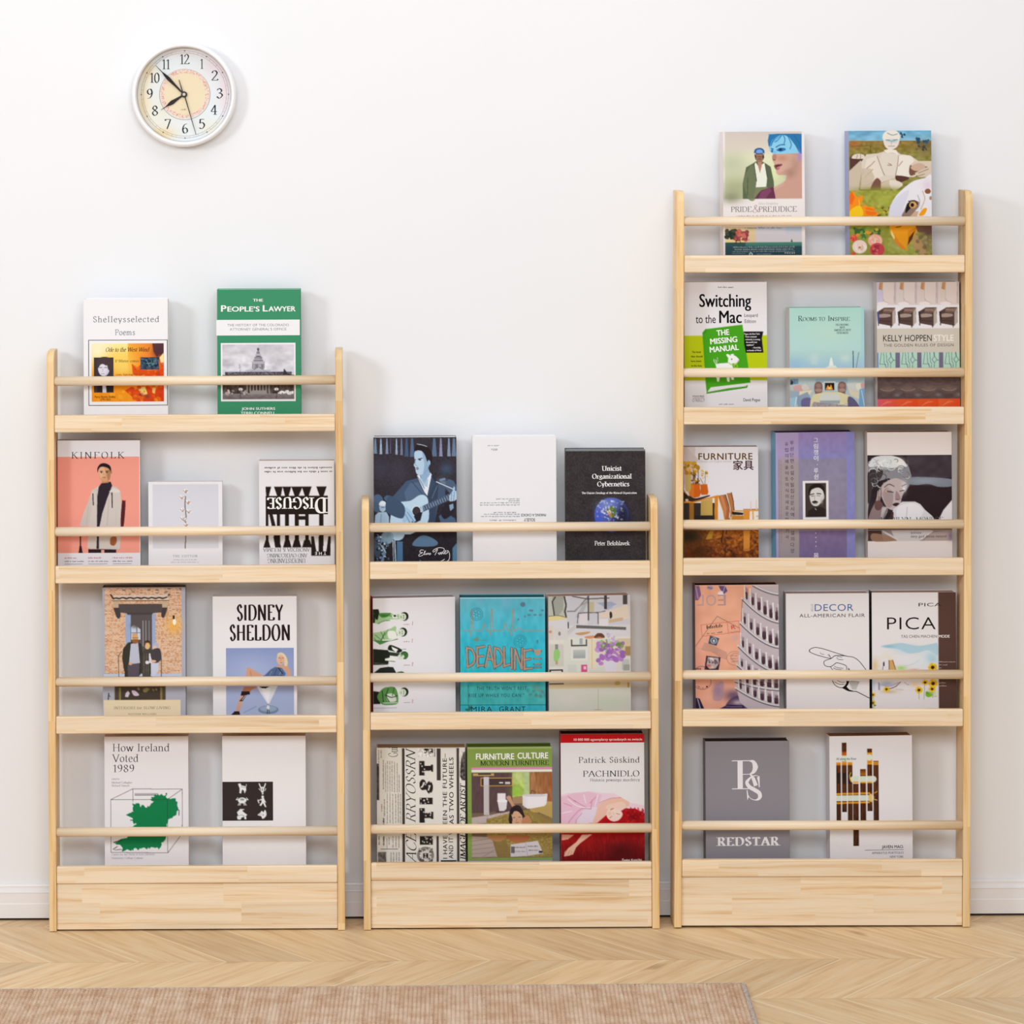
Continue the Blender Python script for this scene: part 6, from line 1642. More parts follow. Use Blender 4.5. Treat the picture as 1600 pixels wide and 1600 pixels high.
def actress():
    b = Book('R', 2, 1355.5, 1487.5, 675.5, .028, 'ece2de', 'cream book with a dark photo of a curly-haired person, cheek on hand', spine='e8deda', pages='c8a888', yaw=.01).z(1280, 660, 6.4)
    p = b.full('ebe2e0')
    p.rect(485, 330, 1330, 1186, '2e2429').grad(880, 330, 1330, 560, '453b42', '3f353d').noise(485, 330, 1330, 900, 60, 40, .03, 1).poly('870,570 1000,550 1330,575 1330,640 1200,650 1080,620 880,640', '7d8492', 1, 1).soft(1060, 590, 180, 40, '9aa2b0', .7).poly('860,620 1330,660 1330,980 820,980', '2e1f25', .8)
    # hair
    p.poly('485,440 530,360 620,335 740,335 830,375 900,450 925,540 900,640 860,700 700,560 560,600 520,700 485,900', '8a8a92', 1, 0).poly('500,420 560,350 700,335 820,365 880,440 800,450 700,460 600,440 520,450', 'd9dde0', 1, 1).soft(800, 400, 70, 50, 'f0ece6', .8).poly('485,520 560,470 640,480 620,560 540,640 520,760 485,800', '3c3638', 1, 1)
    rs = random.Random(4)
    for i in range(46):
        x, y = rs.uniform(510, 900), rs.uniform(370, 640)
        if (x - 700) ** 2 / 48000 + (y - 500) ** 2 / 26000 > 1:
            continue
        r = rs.uniform(16, 40)
        t0 = rs.uniform(0, 6)
        p.line([(x + r * math.cos(t0 + t), y + r * .8 * math.sin(t0 + t)) for t in np.linspace(0, 3.6, 9)], rs.uniform(4, 9), rs.choice(['d8dde2', 'b4b8be', 'f0f0ee', '6a666c', '50484c']), .8)
    # face, hand, shoulders
    p.poly('640,620 760,560 860,600 880,640 850,700 825,760 810,830 770,880 690,860 640,780 620,700', 'bfb0b0', 1, 1).poly('640,700 690,650 740,720 730,830 690,850 650,780', '8b7478', .5, 1).soft(850, 650, 30, 70, 'd8dce4', .8).line('655,650 700,620 750,640', 8, '4a3a3c', 1, 1).line('830,640 870,620', 7, '5a4c50').line('680,690 740,700', 9, '2c2022', 1, 1).line('810,690 850,680', 8, '2c2022').soft(715, 665, 40, 18, 'c8bcbc', .7).ell(672, 688, 9, 8, 'e0a860').ell(848, 668, 10, 9, 'f4ece4').poly('770,690 800,720 815,770 780,780 760,770', '9c8488', 1, 1).poly('735,820 770,805 805,815 790,838 750,836', '3a2024', 1, 1).line('770,770 800,775', 5, '5a4448')
    p.poly('565,790 600,670 625,650 630,720 610,780 620,830 690,850 640,900 600,980 485,980 520,880', '8f7a7c', 1, 0).poly('560,800 600,780 640,830 600,880 560,860', '6a4a4a', 1, 1).line('590,690 580,780', 9, 'c8bcbe', .8).line('610,680 606,740', 6, 'd4cacc').poly('630,850 690,850 680,900 640,980 610,980', 'cfc6c8', .8, 0).line('680,860 640,970', 7, '5a4446')
    p.poly('740,870 830,795 960,795 1010,820 1060,880 1130,940 1160,985 720,985', 'd9d7dc', 1, 0).poly('780,860 900,810 990,830 1040,900 960,985 800,985', 'eceaee', .8, 1).poly('730,890 745,900 740,985 690,985', '4a3032').line('880,850 870,970', 6, 'b8b4ba').poly('1195,970 1240,880 1330,775 1330,985 1190,985', 'e6e2e8', 1, 0)
    p.rect(485, 1070, 1330, 1186, '9b8f92').poly('485,1080 620,1080 640,1186 485,1186', '4a3832').poly('530,1110 680,1130 760,1160 740,1186 540,1186', '9c7a64', .9, 1).poly('720,1080 1130,1080 1060,1140 1000,1186 780,1186 740,1130', 'cfcacd', 1, 0).line('640,1090 780,1170', 18, 'd8d2d2', .9, 1).line('1130,1090 1020,1170', 10, 'e8e2e6', .9).poly('1120,1110 1290,1080 1330,1090 1330,1186 1040,1186', 'b4a4a0', .9, 0).soft(1310, 1140, 30, 50, '7a6484', .8)
    b.t_('MARILYN', 612, 1008, 918, 58, '3f3436', f='s', thick=10, thin=3, sp=4)
    b.t_('MONROE', 966, 1008, 1240, 58, '6a5f62', f='s', thick=10, thin=3, sp=4)
    b.t_('actress', 912, 1118, 1018, 28, '6c6466', shear=.1)
    b.t_('sexy god dense naturel', 912, 1154, 1270, 28, '544c50', shear=.1)
    b.done()


def tower():
    b = Book('R', 3, 1086.5, 1217.5, 914.5, .026, 'e9b39c', 'salmon travel book with a leaning white arcaded tower and postage stamps', spine='6a4a74', pages='33222a', yaw=.03).z(1040, 890, 6.4)
    p = b.full('efb094')
    p.noise(285, 160, 1135, 1420, 80, 70, .03, 1).soft(330, 1000, 120, 300, 'efa896', .7).soft(560, 300, 140, 200, 'f4b898', .6)
    b.t_('E', 606, 362, 524, 116, 'bd9a9c')
    b.t_('O', 508, 362, 408, 116, 'c4a4a4')
    b.t_('L', 385, 362, 318, 116, 'c8a8a4')
    p.poly('295,165 345,165 362,260 330,310 300,310', '8a6a94', 1, 0).line('310,180 330,290', 8, 'c8b4d0').poly('535,165 600,165 625,220 590,250 550,200', '6a5484', 1, 0).poly('525,240 570,220 585,260 560,275', 'eeeaf2', 1, 1).ell(450, 185, 30, 22, 'a89ab8').line('430,180 470,195', 6, '5a4a70').line('600,170 580,230', 5, 'd8d0e4')
    L = '6f6270'
    p.line('300,770 520,470 740,590', 4, '5f545c').line('300,770 420,820', 3, 'b89a94', .7)
    p.line('358,555 735,518 742,628 370,668 358,555', 4, 'cc5a50').line('620,535 632,642', 4, 'cc5a50').line('648,630 735,622', 3, '8a6a6c')
    b.t_('CERTIFIED', 412, 594, 578, 36, '3f3238', f='m', rot=-5)
    b.t_('BY AIR MAIL', 415, 648, 575, 14, '7a5a5c', f='m', rot=-5)
    b.t_('R', 660, 600, 705, 40, 'd05a4c', rot=-6, bold=2)
    p.poly('448,662 540,690 512,765 430,740', '465066', 1, 0).ell(485, 712, 34, 32, 'a8b0bc').ell(485, 712, 22, 22, '465066').ell(485, 715, 10, 16, 'd0d4dc')
    for i in range(7):
        p.line([(390 - i * 5, 735 + i * 10), (470, 760 + i * 11), (540, 800 + i * 12), (615, 835 + i * 11)], 3, '7a6670', .9, 1)
    p.poly('408,862 552,880 530,1010 390,1000', '3f2c40', 1, 0).poly('425,875 530,885 535,940 500,990 440,995 410,960', 'c0aeb0', 1, 0).blobs(430, 885, 520, 950, 16, 6, 14, ['6a5a60', 'e4d8d8', '8a7a80'], 6).ell(435, 960, 20, 12, 'e06a5c').ell(470, 975, 14, 10, 'f0c0b0')
    for x, y, r in ((690, 890, 76), (700, 880, 44), (370, 1120, 86), (360, 1030, 70)):
        p.line([(x + r * math.cos(t), y + r * .9 * math.sin(t)) for t in np.linspace(0, 6.3, 26)], 4, '8a7070' if x > 500 else '3f3434', .8)
    p.words(640, 870, 720, 14, '8a7478', 9, .6).words(650, 900, 720, 14, '8a7478', 10, .6).words(660, 930, 720, 14, '8a7478', 11, .6).soft(700, 690, 50, 40, 'c8aab0', .5)
    for i, t in enumerate(np.linspace(2.6, .5, 7)):
        b.t_('-N-Y-1-'[i], 370 + 62 * math.cos(t) - 8, 1130 + 56 * math.sin(t) + 8, 370 + 62 * math.cos(t) + 8, 18, '3f3434', bold=2)
    b.t_('PM', 300, 1008, 350, 26, '3f3434', bold=1)
    p.soft(520, 1200, 60, 90, '8a7090', .8).soft(680, 1260, 110, 70, '6a5478', .9).poly('470,1290 520,1140 580,1130 560,1300', 'a890ac', .6, 1).poly('600,1400 640,1300 740,1260 800,1310 820,1400', '4f3c5c', .8, 1).soft(720, 1330, 60, 30, 'd4c8d4', .8).poly('288,1280 340,1285 390,1400 288,1400', '2f2544', 1, 0).line('320,1290 350,1400', 7, 'd8d0dc').poly('540,1390 620,1350 780,1360 800,1420 540,1420', '3a2c50', 1, 0).line('600,1370 760,1375', 4, 'a89cb8')
    # tower: tilted drums with columns and arches
    p.poly('870,160 1135,160 1135,1400 830,1400 740,1330 700,1140 720,950 740,750 760,560 780,300 860,250', 'c8bcc4', 1, 0)

    def curve(y, x0, drop):
        return [(x0 + t * (1150 - x0), y + drop * (1 - (1 - t) ** 1.7)) for t in np.linspace(0, 1, 9)]
    for (y, xl, dr, hh) in ((160, 870, 100, 0), (300, 770, 240, 230), (540, 748, 250, 215), (770, 728, 270, 200), (960, 715, 230, 150), (1120, 695, 90, 150), (1190, 700, 180, 170)):
        c = curve(y, xl, dr)
        if hh:
            for i in range(7):
                t = .06 + i * .15
                x = xl + t * (1150 - xl)
                yy = y + dr * (1 - (1 - t) ** 1.7)
                wd = 22 + 34 * t
                p.line([(x + wd * .9, yy - hh * .34), (x + wd * .9, yy - hh * .12)], wd * .95, '4a3240', 1).ell(x + wd * .9, yy - hh * .36, wd * .48, wd * .6, '543a48').poly([(x + wd * .5, yy - hh * .62), (x + wd * 1.5, yy - hh * .55), (x + wd * 1.4, yy - hh * .38), (x + wd * .5, yy - hh * .42)], '8f7a86', .7).line([(x, yy - hh * .78), (x + 6, yy - 16)], 9 + 12 * t, 'eceaec').line([(x + 6 + 6 * t, yy - hh * .74), (x + 11 + 8 * t, yy - 18)], 4, '9a8c98', .8).ell(x + 4, yy - hh * .10, 12 + 8 * t, 10, 'd8ccc4')
        p.line([(a, e - 6) for a, e in c], 20, 'd9dde0').line([(a, e + 8) for a, e in c], 10, '6a5864').line([(a, e - 16) for a, e in c], 3, 'b0a4ac')
    p.line('782,300 770,330 760,520', 6, '6a5864', .8).poly('285,160 1135,160 1135,172 285,166', 'f2d4c8', .6)
    b.done()


def pointing_hand():
    b = Book('R', 3, 1228.5, 1358.5, 927.5, .024, 'eeebef', 'white decorating book with a line-drawn pointing hand', spine='d8d0d4', pages='cdb8b4', yaw=.01).z(1280, 890, 6.4)
    b.t_('DECOR', -42, 416, 346, 72, '3f6fa8', bold=-.6, sp=.05)
    b.t_('ELLE', -58, 416, -58 + 70, 22, 'a8b0bc', rot=-90)
    b.t_('ALL-AMERICAN FLAIR', -195, 478, 460, 36, '5f5a60', sp=.12)
    k = '17120f'
    W = ((5.5, '-80,790 -40,780 0,785 60,800 150,830 270,868 340,880 400,920 470,1010'), (5.5, '-80,790 -96,806 -90,826 -40,850 20,868 80,885 130,888'), (5, '-96,800 -100,815 -92,828'), (6, '130,886 150,868 180,862 270,866'), (5.5, '120,892 60,912 46,930 52,955 75,970 115,972 150,950 175,935 220,945 268,965 274,1000 262,1020'), (5, '112,975 140,1012 160,1025'), (4, '140,985 170,998 225,1004'), (4, '150,970 190,985 240,990'), (4, '175,880 190,900 240,905'), (3.5, '180,872 230,880'), (3.5, '10,830 20,845 50,850'), (3.5, '85,852 100,866 120,880'), (3.5, '96,848 110,870'),
         (6, '130,1110 150,1150 190,1178 235,1182 268,1150 275,1115'), (4, '150,1125 200,1150 250,1150'), (4, '180,1112 220,1130 256,1128'), (7, '230,1185 290,1215 350,1222 380,1228 500,1290'))
    for wd, s_ in W:
        b.pen(s_, wd, k)
    b.shape('290,985 310,1008 318,1022 288,1022', k)
    b.shape('228,1188 262,1160 276,1118 300,1118 290,1150 272,1175 300,1205 352,1220 300,1222', k)
    for i in range(7):
        b.pen([(295 + i * 5, 1125 + i * 12), (340 + i * 4, 1122 + i * 13), (400 - i * 5, 1128 + i * 12)], 4.2 - i * .2, k)
    b.done()


def pica():
    b = Book('R', 3, 1362.5, 1494, 926, .024, 'eeebee', 'white book with a watercolour village, sunflowers and a brown band down its right side', spine='2a2426', pages='c8b0a8', yaw=-.0).z(1280, 890, 6.4)
    p = b.full('edeaee')
    p.rect(1190, 225, 1390, 1420, '5b423b').noise(1190, 225, 1390, 1420, 6, 6, .02, 1).rect(522, 225, 530, 1400, 'd8d4d8')
    p.poly('620,770 700,750 820,735 900,750 1000,765 1130,745 1180,745 1180,860 1090,810 1000,830 900,840 800,800 700,785', 'a8d0e2', .8, 1).soft(900, 800, 160, 50, 'b4d8ea', .8).soft(1110, 860, 80, 60, 'c4e2ee', .9).soft(1000, 930, 140, 60, 'e4eef4', .8).soft(1130, 900, 60, 50, 'a0d0e4', .6).soft(700, 770, 60, 16, '8cc0da', .8)
    p.soft(560, 960, 40, 80, 'e8c48c', .8).soft(680, 930, 70, 80, 'f0dcb4', .8).poly('625,890 690,880 690,1010 620,1010', 'eceaf0', .9).poly('640,930 652,915 655,960 640,970', '2c2a3c').line('636,1000 640,970', 5, '5a4a50').poly('695,905 735,905 765,1010 700,1010', 'd8a45c', .9, 0).line('735,905 765,1000', 8, '8a5430').line('700,910 700,1010', 6, '5a4048').soft(820, 985, 60, 26, 'a8d870', .9).soft(950, 1000, 60, 14, 'e8b0b4', .8).line('850,965 940,945 1000,905', 3, 'b8b8c8', .8, 1)
    p.rect(530, 1118, 1180, 1215, 'e6e2ea', .6).soft(680, 1145, 80, 30, 'a8b0c8', .9).poly('590,1120 610,1140 610,1205 590,1200', '8a92b0', .8).line('620,1150 700,1165 790,1130', 9, '9aa2c0', .8, 1).soft(960, 1150, 50, 26, 'f0d0a0', .9).line('690,1195 760,1170 810,1125', 8, '6a4a34', 1, 1).soft(700, 1220, 90, 20, 'c8a868', .6).line('760,1195 840,1200', 4, 'b8a890').line('850,1125 880,1150 900,1150', 6, '9a90b0', .7, 1).soft(545, 1150, 20, 60, '9cc8e4', .6)

    def sun(x, y, r):
        for i in range(14):
            t = i * 6.28 / 14
            p.line([(x, y), (x + r * math.cos(t), y + r * .95 * math.sin(t))], r * .36, ['f0c81c', 'e8b414', 'f6d838'][i % 3])
        p.ell(x, y, r * .48, r * .46, '5a3416').ell(x, y, r * .24, r * .22, '2c1a10')
    p.line('995,1210 995,1295', 4, '7a9a50').line('1050,1140 1045,1295', 4, '7a9a50').line('1135,1140 1130,1280', 5, '7a9a50').ell(1092, 1250, 34, 26, '7fc030').ell(1080, 1235, 22, 14, '5aa828', 30).soft(1120, 1230, 50, 30, 'a8c860', .6).line('1145,1270 1170,1265', 5, '8aa850')
    for x, y, r in ((1132, 980, 40), (1055, 1130, 27), (1135, 1140, 40), (1125, 1195, 30), (995, 1205, 32), (537, 1250, 22), (535, 1330, 24), (672, 1195, 26)):
        sun(x, y, r)
    p.line('540,1270 548,1390', 4, '6aa040').ell(556, 1355, 12, 8, '5a9038').ell(530, 1375, 10, 12, 'c8b83c')
    p.rect(1190, 225, 1390, 1420, '5b423b')
    b.t_('PICA', 996, 370, 1172 + 52, 36, '2f2a2a', sp=.06)
    b.t_('PICA', 680, 600, 1166, 130, '1e1816', bold=-1, sp=.08)
    b.t_('TAS CHEN MACHEN', 818, 684, 1178, 30, '6a6460')
    b.t_('MODE', 1196, 684, 1306, 30, 'f8f0ee', bold=2.5)
    for s_, y, x1 in (('Taschenkalender', 932, 1364), ('und Bücher', 962, 1282), ('zur', 992, 1224), ('Wohnen', 1142, 1266), ('Garten', 1172, 1272)):
        b.t_(s_, 1196, y, x1, 14, 'b8a49c', f='m')
    b.done()


def redstar():
    b = Book('R', 4, 1102.5, 1234, 1158.5, .024, '8f8b94', 'plain grey book with large white intertwined letters', spine='5f5558', pages='3a2a26', yaw=.02).z(1040, 1130, 6.4)
    W = 'f3f0f5'
    # monogram: letters R and S with hairlines
    b.r_(722, 378, 774, 655, W, 0)
    b.r_(665, 374, 850, 383, W, 1)
    b.r_(665, 654, 835, 663, W, 2)
    def var(pts, ws, lift):
        pp = spline(pts, 8)
        n = len(pp)
        wv = np.interp(np.linspace(0, 1, n), np.linspace(0, 1, len(ws)), ws)
        L, R = [], []
        for i in range(n):
            d = pp[min(i + 1, n - 1)] - pp[max(i - 1, 0)]
            d = d / (np.linalg.norm(d) + 1e-9)
            nr = np.array((-d[1], d[0])) * wv[i] / 2
            L.append(pp[i] + nr)
            R.append(pp[i] - nr)
        pts2 = [tuple(v) for v in L + R]
        b._add(pts2, [(i, i + 1, n + i + 1, n + i) for i in range(n - 1)], W, lift)
    var([(840, 379), (880, 390), (900, 440), (882, 490), (845, 513)], [9, 34, 54, 36, 9], 3)
    var([(775, 515), (845, 513)], [7, 7], 4)
    var([(850, 515), (880, 560), (905, 630)], [14, 34, 40], 5)
    var([(938, 545), (915, 528), (870, 535), (830, 570), (815, 600), (840, 640), (890, 670), (935, 700), (945, 735), (930, 762), (895, 772), (850, 755), (820, 715)], [6, 6, 10, 26, 34, 38, 40, 40, 40, 26, 8, 6, 6], 6)
    b.shape([(942, 530), (944, 645), (934, 645), (930, 600), (916, 548)], W, 0, 7)
    b.shape([(812, 672), (820, 672), (832, 745), (818, 775)], W, 0, 8)
    b.t_('REDSTAR', 518, 1228, 1128, 84, W, f='s', thick=24, thin=5, sp=4)
    b.done()


def river():
    b = Book('R', 4, 1296.5, 1427, 1150.5, .026, 'edebf0', 'white portfolio book with brown and gold vertical bars', spine='d9d2da', pages='a07a54', yaw=.05).z(1280, 1130, 6.4)
    p = b.pic(170, 195, 602, 1232, 'edebf0')
    cols = ((176, 220, 395, 985), (232, 280, 200, 890), (290, 336, 395, 985), (342, 398, 610, 1232), (414, 470, 466, 985), (484, 534, 262, 884), (546, 598, 385, 985))
    for i, (x0, x1, y0, y1) in enumerate(cols):
        p.rect(x0, y0, x1, y1, '54301c').grad(x0, y0, x1, y1, '5a3018', '3f2416').noise(x0, y0, x1, y1, 8, 40, .08, i, (1, .7, .4)).rect(x0 + 18, y0 + 30, x0 + 26, y1, '7a4420', .5)
        if i in (0, 1, 2):
            p.grad(x0, max(y0, 390), x1, 424, 'f0a41c', 'd07a18').grad(x0, 500, x1, 610, '2a1c16', '3a241a')
    p.grad(232, 290, 280, 330, 'a8501c', 'd8701c').rect(232, 330, 280, 388, 'dcead8').rect(484, 300, 534, 420, 'e8a01c').ell(506, 350, 30, 32, 'e4efdc').rect(484, 388, 534, 400, 'd88a18').grad(414, 470, 470, 524, '6a3414', 'b87420').rect(546, 390, 598, 426, 'c88a3c').ell(560, 408, 14, 18, 'e08a1c')
    p.line('345,565 545,566', 62, 'dbe6d4').line('345,596 530,600', 14, 'e8a41c').line('320,500 310,530 320,580 340,600', 9, 'f0b42c', 1, 1)
    for x0, x1, y0, y1 in cols:
        pass
    p.line('176,752 500,752', 58, 'd9e4d6').line('176,710 505,706', 18, 'e89a18').line('176,800 500,796', 18, 'e89a1c').ell(520, 752, 26, 40, 'e8c878').line('530,715 548,750 530,795', 12, 'c87818', 1, 1).line('555,705 580,690', 8, 'f0a41c').line('556,770 580,775', 8, 'e8c080')
    # the white paper between the bars
    for x0, x1 in ((170, 175.5), (220, 232), (280, 290), (336, 342), (398, 414), (470, 484), (534, 546), (598, 602)):
        p.rect(x0, 195, x1, 1232, 'edebf0')
    for x0, x1, y0, y1 in cols:
        p.rect(x0, 195, x1, y0 - (2 if y0 < 600 else 110), 'edebf0') if y0 != 395 else None
        p.rect(x0, y1, x1, 1232, 'edebf0')
    b.t_('All along the River', 174, 370, 378, 26, '4f7060', bold=1)
    b.t_('JAVEN MAO.', 628, 1260, 848, 32, '2a2630', bold=1.5)
    b.r_(458, 1273, 846, 1277, '55525c')
    b.t_('APPARATUS PORTFOLIO', 526, 1316, 846, 24, '77747e')
    b.t_('NEW YORK', 710, 1356, 846, 24, '77747e')
    b.r_(520, 1363, 846, 1367, '55525c')
    b.done()


for f in (two_faces, eagle_statue, green_manual, rooms, armchairs, furniture, korean, actress, tower, pointing_hand, pica, redstar, river):
    f()

# ------------------------------------------------------------------ the wall clock
class Dial(Book):
    """the printed face: same lettering tools, drawn in photograph pixels on a disc"""

    def __init__(s, root, y, X0, Z0):
        s.tf = (190.0, 50.0, 8.0)
        s.pics, s.vs, s.fs, s.cs, s.sz, s.small = [], [], [], [], [], False
        s.root, s.y0, s.X0, s.Z0 = root, y, X0, Z0

    def uv(s, X, Y):
        d = s.y0 - CAMY
        c, n = math.cos(ROLL), math.sin(ROLL)
        u = (np.asarray(X, float) - VX) / FPX
        v = -(np.asarray(Y, float) - VY) / FPX
        return (u * c + v * n) * d - s.X0, CAMZ + (-u * n + v * c) * d - s.Z0


def lathe(name, prof, parent, m, n=96):
    bm = bmesh.new()
    rings = [[bm.verts.new((r * math.cos(2 * math.pi * i / n), y, r * math.sin(2 * math.pi * i / n))) for i in range(n)] for r, y in prof]
    for a, b in zip(rings[:-1], rings[1:]):
        for i in range(n):
            bm.faces.new((a[i], a[(i + 1) % n], b[(i + 1) % n], b[i]))
    bm.faces.new(rings[0])
    if prof[-1] != prof[0]:
        bm.faces.new(rings[-1][::-1])
    return bm_done(name, bm, parent, m, smooth=True)


def make_clock():
    DY = -0.0125
    c = world(287.8, 147.6, DY)
    root = empty('wall_clock', (c.x, 0, c.z))
    tag(root, 'round white wall clock with black numerals and a cream centre, hanging at the upper left', 'clock')
    R = 82.0 / (FPX / (DY - CAMY))
    k = R / 82.0
    bm = bmesh.new()
    prof = [(74.5, -0.0095), (78, -0.0005), (80.4, -0.004), (81.4, -0.012), (82, -0.024), (81.4, -0.030), (79.6, -0.0345), (77.4, -0.0362), (75.6, -0.0358), (74.4, -0.0335), (73.7, -0.0290), (73.2, -0.0105)]
    n = 128
    rings = [[bm.verts.new((r * k * math.cos(2 * math.pi * i / n), y, r * k * math.sin(2 * math.pi * i / n))) for i in range(n)] for r, y in prof]
    for a, b in zip(rings, rings[1:] + rings[:1]):
        for i in range(n):
            bm.faces.new((a[i], a[(i + 1) % n], b[(i + 1) % n], b[i]))
    rim = bm_done('rim', bm, root, mat('fbfbff', 0.25, 0.5), smooth=True)
    lathe('back_case', [(72.8 * k, -0.0115), (72.8 * k, -0.0015)], root, mat('e8e8ec', 0.5))
    d = Dial(root, DY, c.x, c.z)
    C = (781, 781)
    p = Picture(d.tf, 781 - 590, 781 - 590, 781 + 590, 781 + 590, 'e9f0f4', 0.4)
    p.soft(430, 1050, 300, 300, 'f2e8cc', .5).soft(270, 880, 90, 360, 'f0d9a8', .7).soft(480, 1270, 240, 90, 'f0d49c', .8).soft(1290, 760, 90, 380, 'f2dfe4', .8).soft(1180, 420, 200, 160, 'f2dde4', .7).soft(800, 250, 400, 70, 'f0e0e0', .6).soft(1100, 1200, 200, 120, 'eee6d2', .7).soft(330, 500, 120, 160, 'f3e0b8', .8)
    for r, wd, col in ((545, 3.5, '8d7a78'), (520, 3.5, '97847f'), (316, 6, '8a7a72')):
        p.line([(C[0] + 8 + r * math.cos(t), C[1] + r * math.sin(t)) for t in np.linspace(0, 6.2832, 120)], wd, col)
    for i in range(60):
        t = i * math.pi / 30
        if i % 5:
            p.line([(C[0] + 8 + 520 * math.cos(t), C[1] + 520 * math.sin(t)), (C[0] + 8 + 545 * math.cos(t), C[1] + 545 * math.sin(t))], 3, 'a08e88', .8)
        else:
            p.ell(C[0] + 8 + 545 * math.cos(t), C[1] + 545 * math.sin(t), 8, 8, '2a2226')
    p.ell(C[0] + 8, C[1] - 8, 312, 308, 'f0dcd2').ell(C[0] + 8, C[1] - 8, 262, 258, 'f0e0c0').soft(C[0], C[1], 190, 190, 'f2e0ba', .8)
    rs = random.Random(5)
    for i in range(330):
        t, r = rs.uniform(0, 6.283), rs.uniform(262, 302)
        p.ell(C[0] + 8 + r * math.cos(t), C[1] - 8 + r * math.sin(t), rs.uniform(3, 9), rs.uniform(2, 6), rs.choice(['d98a62', 'c8744c', 'e8b088', 'e0a0a0', 'f0c8a0', 'cf6a4a']), rs.uniform(0, 180), .8)
    # the dial itself: a disc that carries the print
    a = p.a.reshape(p.ny, HI, p.nx, HI, 3).mean((1, 3))
    a = np.where(a <= 0.04045, a / 12.92, ((a + 0.055) / 1.055) ** 2.4) * ALB
    NR, NA = 150, 460
    vs, cs, fs = [], [], []
    for j in range(NR + 1):
        r = 73.0 * j / NR
        for i in range(NA):
            t = 2 * math.pi * i / NA
            X, Y = r * math.cos(t), r * math.sin(t)
            vs.append((X * k, DY, Y * k))
            gx = min(p.nx - 1.001, max(0, (X * 8 + 590) / 1180 * p.nx - 0.5))
            gy = min(p.ny - 1.001, max(0, (-Y * 8 + 590) / 1180 * p.ny - 0.5))
            ix, iy = int(gx), int(gy)
            u_, v_ = gx - ix, gy - iy
            cs.append((a[iy, ix] * (1 - u_) + a[iy, ix + 1] * u_) * (1 - v_) + (a[iy + 1, ix] * (1 - u_) + a[iy + 1, ix + 1] * u_) * v_)
    for j in range(NR):
        for i in range(NA):
            i2 = (i + 1) % NA
            fs.append((j * NA + i, j * NA + i2, (j + 1) * NA + i2, (j + 1) * NA + i))
    raw_mesh('dial', vs, fs, cs, root, INK)
    for s_, x, y, wd in (('12', 786, 402, 126), ('1', 1000, 460, 44), ('2', 1164, 606, 92), ('3', 1224, 828, 88), ('4', 1156, 1034, 88), ('5', 1003, 1210, 84), ('6', 794, 1264, 84), ('7', 580, 1212, 84), ('8', 416, 1044, 84), ('9', 352, 836, 84), ('10', 412, 634, 130), ('11', 552, 466, 104)):
        d.t_(s_, x - wd / 2, y, x + wd / 2, 122, '1f2c36', f='s', thick=11.5, thin=4.5)
    d.t_('Quartz', 742, 976, 806, 16, '8a7050', f='m')
    d.vs = [(v[0], v[1] + DY + 0.0001, v[2]) for v in d.vs]
    raw_mesh('numerals', d.vs, d.fs, d.cs, root, INK)

    def hand(name, pts, y, th, col):
        bm = bmesh.new()
        P = [d.uv(190 + x / 8, 50 + y_ / 8) for x, y_ in pts]
        A = [bm.verts.new((float(u), y, float(v))) for u, v in P]
        B = [bm.verts.new((float(u), y - th, float(v))) for u, v in P]
        bm.faces.new(A)
        bm.faces.new(B[::-1])
        for i in range(len(P)):
            j = (i + 1) % len(P)
            bm.faces.new((A[j], A[i], B[i], B[j]))
        bm_done(name, bm, root, mat(col, 0.5, 0.1))

    def lozenge(tip, frac, wmax, tail=(0, 0), w0=8):
        t = np.array(tip, float) - C
        L = np.linalg.norm(t)
        u = t / L
        nr = np.array((-u[1], u[0]))
        prof = [(0.02, w0), (frac * .55, wmax * .62), (frac, wmax), (frac + .14, wmax * .62), (frac + .22, wmax * .22), (1.0, 1.6)]
        a = [tuple(np.array(C) + u * L * q + nr * w_) for q, w_ in prof]
        b = [tuple(np.array(C) + u * L * q - nr * w_) for q, w_ in prof[::-1]]
        return a + b
    hand('hour_hand', lozenge((492, 974), .52, 26), -0.0140, 0.0006, '1b1114')
    hand('minute_hand', lozenge((424, 416), .54, 22), -0.0152, 0.0006, '1b1114')
    hand('second_hand', [(778, 770), (722, 595), (714, 598), (768, 790), (783, 800), (930, 1284), (936, 1284), (795, 790)], -0.0164, 0.0004, '1b1114')
    lathe('centre_cap', [(4.9 * k, -0.0130), (4.9 * k, -0.0170), (4.0 * k, -0.0178)], root, mat('1b1114', 0.3), 32)
    lathe('cap_pin', [(2.4 * k, -0.0178), (2.2 * k, -0.0184)], root, mat('d8cfc0', 0.3), 24)
    g = bpy.data.materials.new('clock_glass')
    g.use_nodes = True
    nt = g.node_tree
    nt.nodes.remove(nt.nodes['Principled BSDF'])
    tr = nt.nodes.new('ShaderNodeBsdfTransparent')
    gl = nt.nodes.new('ShaderNodeBsdfGlossy')
    gl.inputs['Roughness'].default_value = 0.45
    mx = nt.nodes.new('ShaderNodeMixShader')
    mx.inputs[0].default_value = 0.012
    nt.links.new(tr.outputs[0], mx.inputs[1])
    nt.links.new(gl.outputs[0], mx.inputs[2])
    nt.links.new(mx.outputs[0], nt.nodes['Material Output'].inputs[0])
    lathe('clock_glass', [(73.45 * k, -0.0260), (73.45 * k, -0.0265)], root, g)


make_clock()


# ------------------------------------------------------------------ the rug
def ground(px, py):
    u, v = (px - VX) / FPX, -(py - VY) / FPX
    c, s = math.cos(ROLL), math.sin(ROLL)
    X, Z = u * c + v * s, -u * s + v * c
    d = CAMZ / -Z
    return Vector((X * d, CAMY + d, 0))


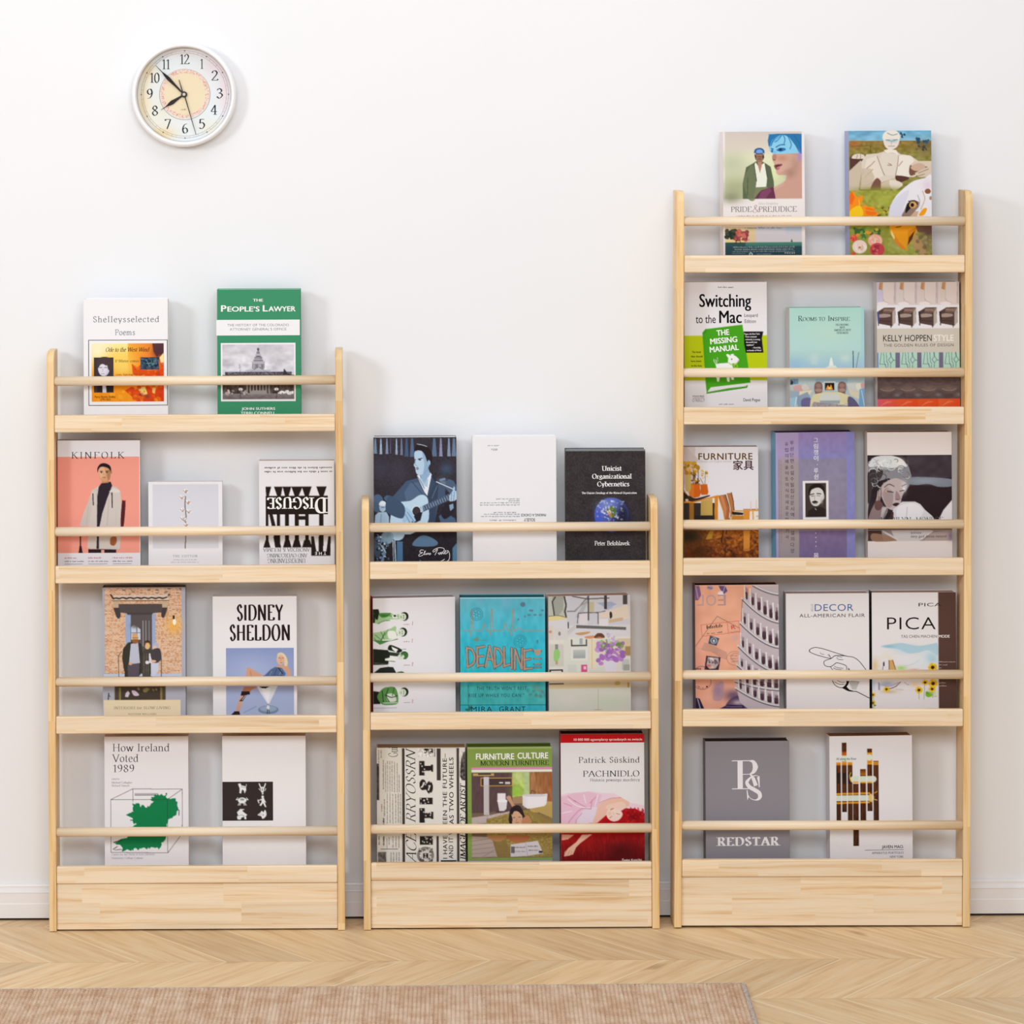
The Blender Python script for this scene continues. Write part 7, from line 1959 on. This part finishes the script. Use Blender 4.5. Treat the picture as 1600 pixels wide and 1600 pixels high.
def make_rug():
    C, A = ground(1166, 1542), ground(0, 1551.5)
    yaw = math.atan2(C.y - A.y, C.x - A.x)
    root = empty('rug', (C.x, C.y, 0.0005), (0, 0, yaw))
    tag(root, 'woven beige jute rug lying on the parquet in the foreground', 'rug')
    m = rug_material()
    PR, SK_ = 0.0073, -0.044
    nrope, sub = 262, 7
    xs = np.arange(nrope * sub + 1) / sub * PR
    xs = -xs[::-1] - 0.0095
    ys = np.concatenate((-0.0045 - np.arange(0, 0.34, 0.0024), -np.linspace(0.36, 1.6, 40)))
    X, Y = np.meshgrid(xs, ys)
    t = ((X + 0.0095) / PR) % 1.0
    rs = np.random.RandomState(3)
    ph = rs.uniform(0, 6.28, nrope + 2)
    idx = np.clip(np.floor(-(X + 0.0095) / PR + 1e-6).astype(int), 0, nrope)
    tw = np.sin(Y * 620 + t * 3.0 + ph[idx])
    h = 0.0050 + 0.0028 * np.sqrt(np.clip(1 - (2 * t - 1) ** 2, 0, 1)) * (1 + 0.09 * tw)
    h *= np.clip(0.4 + (-Y - 0.0045) / 0.004, 0, 1)
    co = np.stack((X + SK_ * -Y, Y, h), -1).reshape(-1, 3)
    ny, nx = X.shape
    i = np.arange(nx * ny).reshape(ny, nx)
    f = np.stack((i[:-1, :-1], i[1:, :-1], i[1:, 1:], i[:-1, 1:]), -1).reshape(-1, 4)
    me = bpy.data.meshes.new('woven_field')
    me.from_pydata(co.tolist(), [], f.tolist())
    me.polygons.foreach_set('use_smooth', [True] * len(me.polygons))
    me.update()
    link('woven_field', me, root, m)
    k = NT('rug_binding_tape')
    tc = k.n('ShaderNodeTexCoord')
    c = k.ramp(k.noise(tc.outputs['Object'], 260.0, 3, 0.7), [(0.3, '8f7c70'), (0.5, 'c3b0a4'), (0.7, 'dccfc6')])
    k.to(c, k.b.inputs['Base Color'])
    k.b.inputs['Roughness'].default_value = 0.9
    k.bump(k.noise(tc.outputs['Object'], 400.0, 2), 0.5, 0.002)

    def strip(pts):
        bm = bmesh.new()
        n = 40
        rows = []
        for q in range(n + 1):
            a = np.array(pts[0]) + (np.array(pts[1]) - np.array(pts[0])) * q / n
            b = np.array(pts[2]) + (np.array(pts[3]) - np.array(pts[2])) * q / n
            row = []
            for j, hh in enumerate((0.0, 0.0055, 0.0072, 0.0068, 0.003)):
                e = a + (b - a) * (0, 0.08, 0.4, 0.8, 1.0)[j]
                row.append(bm.verts.new((e[0], e[1], hh)))
            rows.append(row)
        for r0, r1 in zip(rows[:-1], rows[1:]):
            for j in range(4):
                bm.faces.new((r0[j], r1[j], r1[j + 1], r0[j + 1]))
        bm_done('edge_binding', bm, root, k.m, smooth=True)
    L = 1.6
    strip([(0, -0.006), (SK_ * L, -L), (-0.0110, -0.004), (-0.0110 + SK_ * L, -L)])
    strip([(-0.002, 0.0), (-1.92, 0.0), (-0.002, -0.0065), (-1.92, -0.0065)])


make_rug()

bpy.data.objects.remove(_to, do_unlink=True)
bpy.data.curves.remove(_tc)
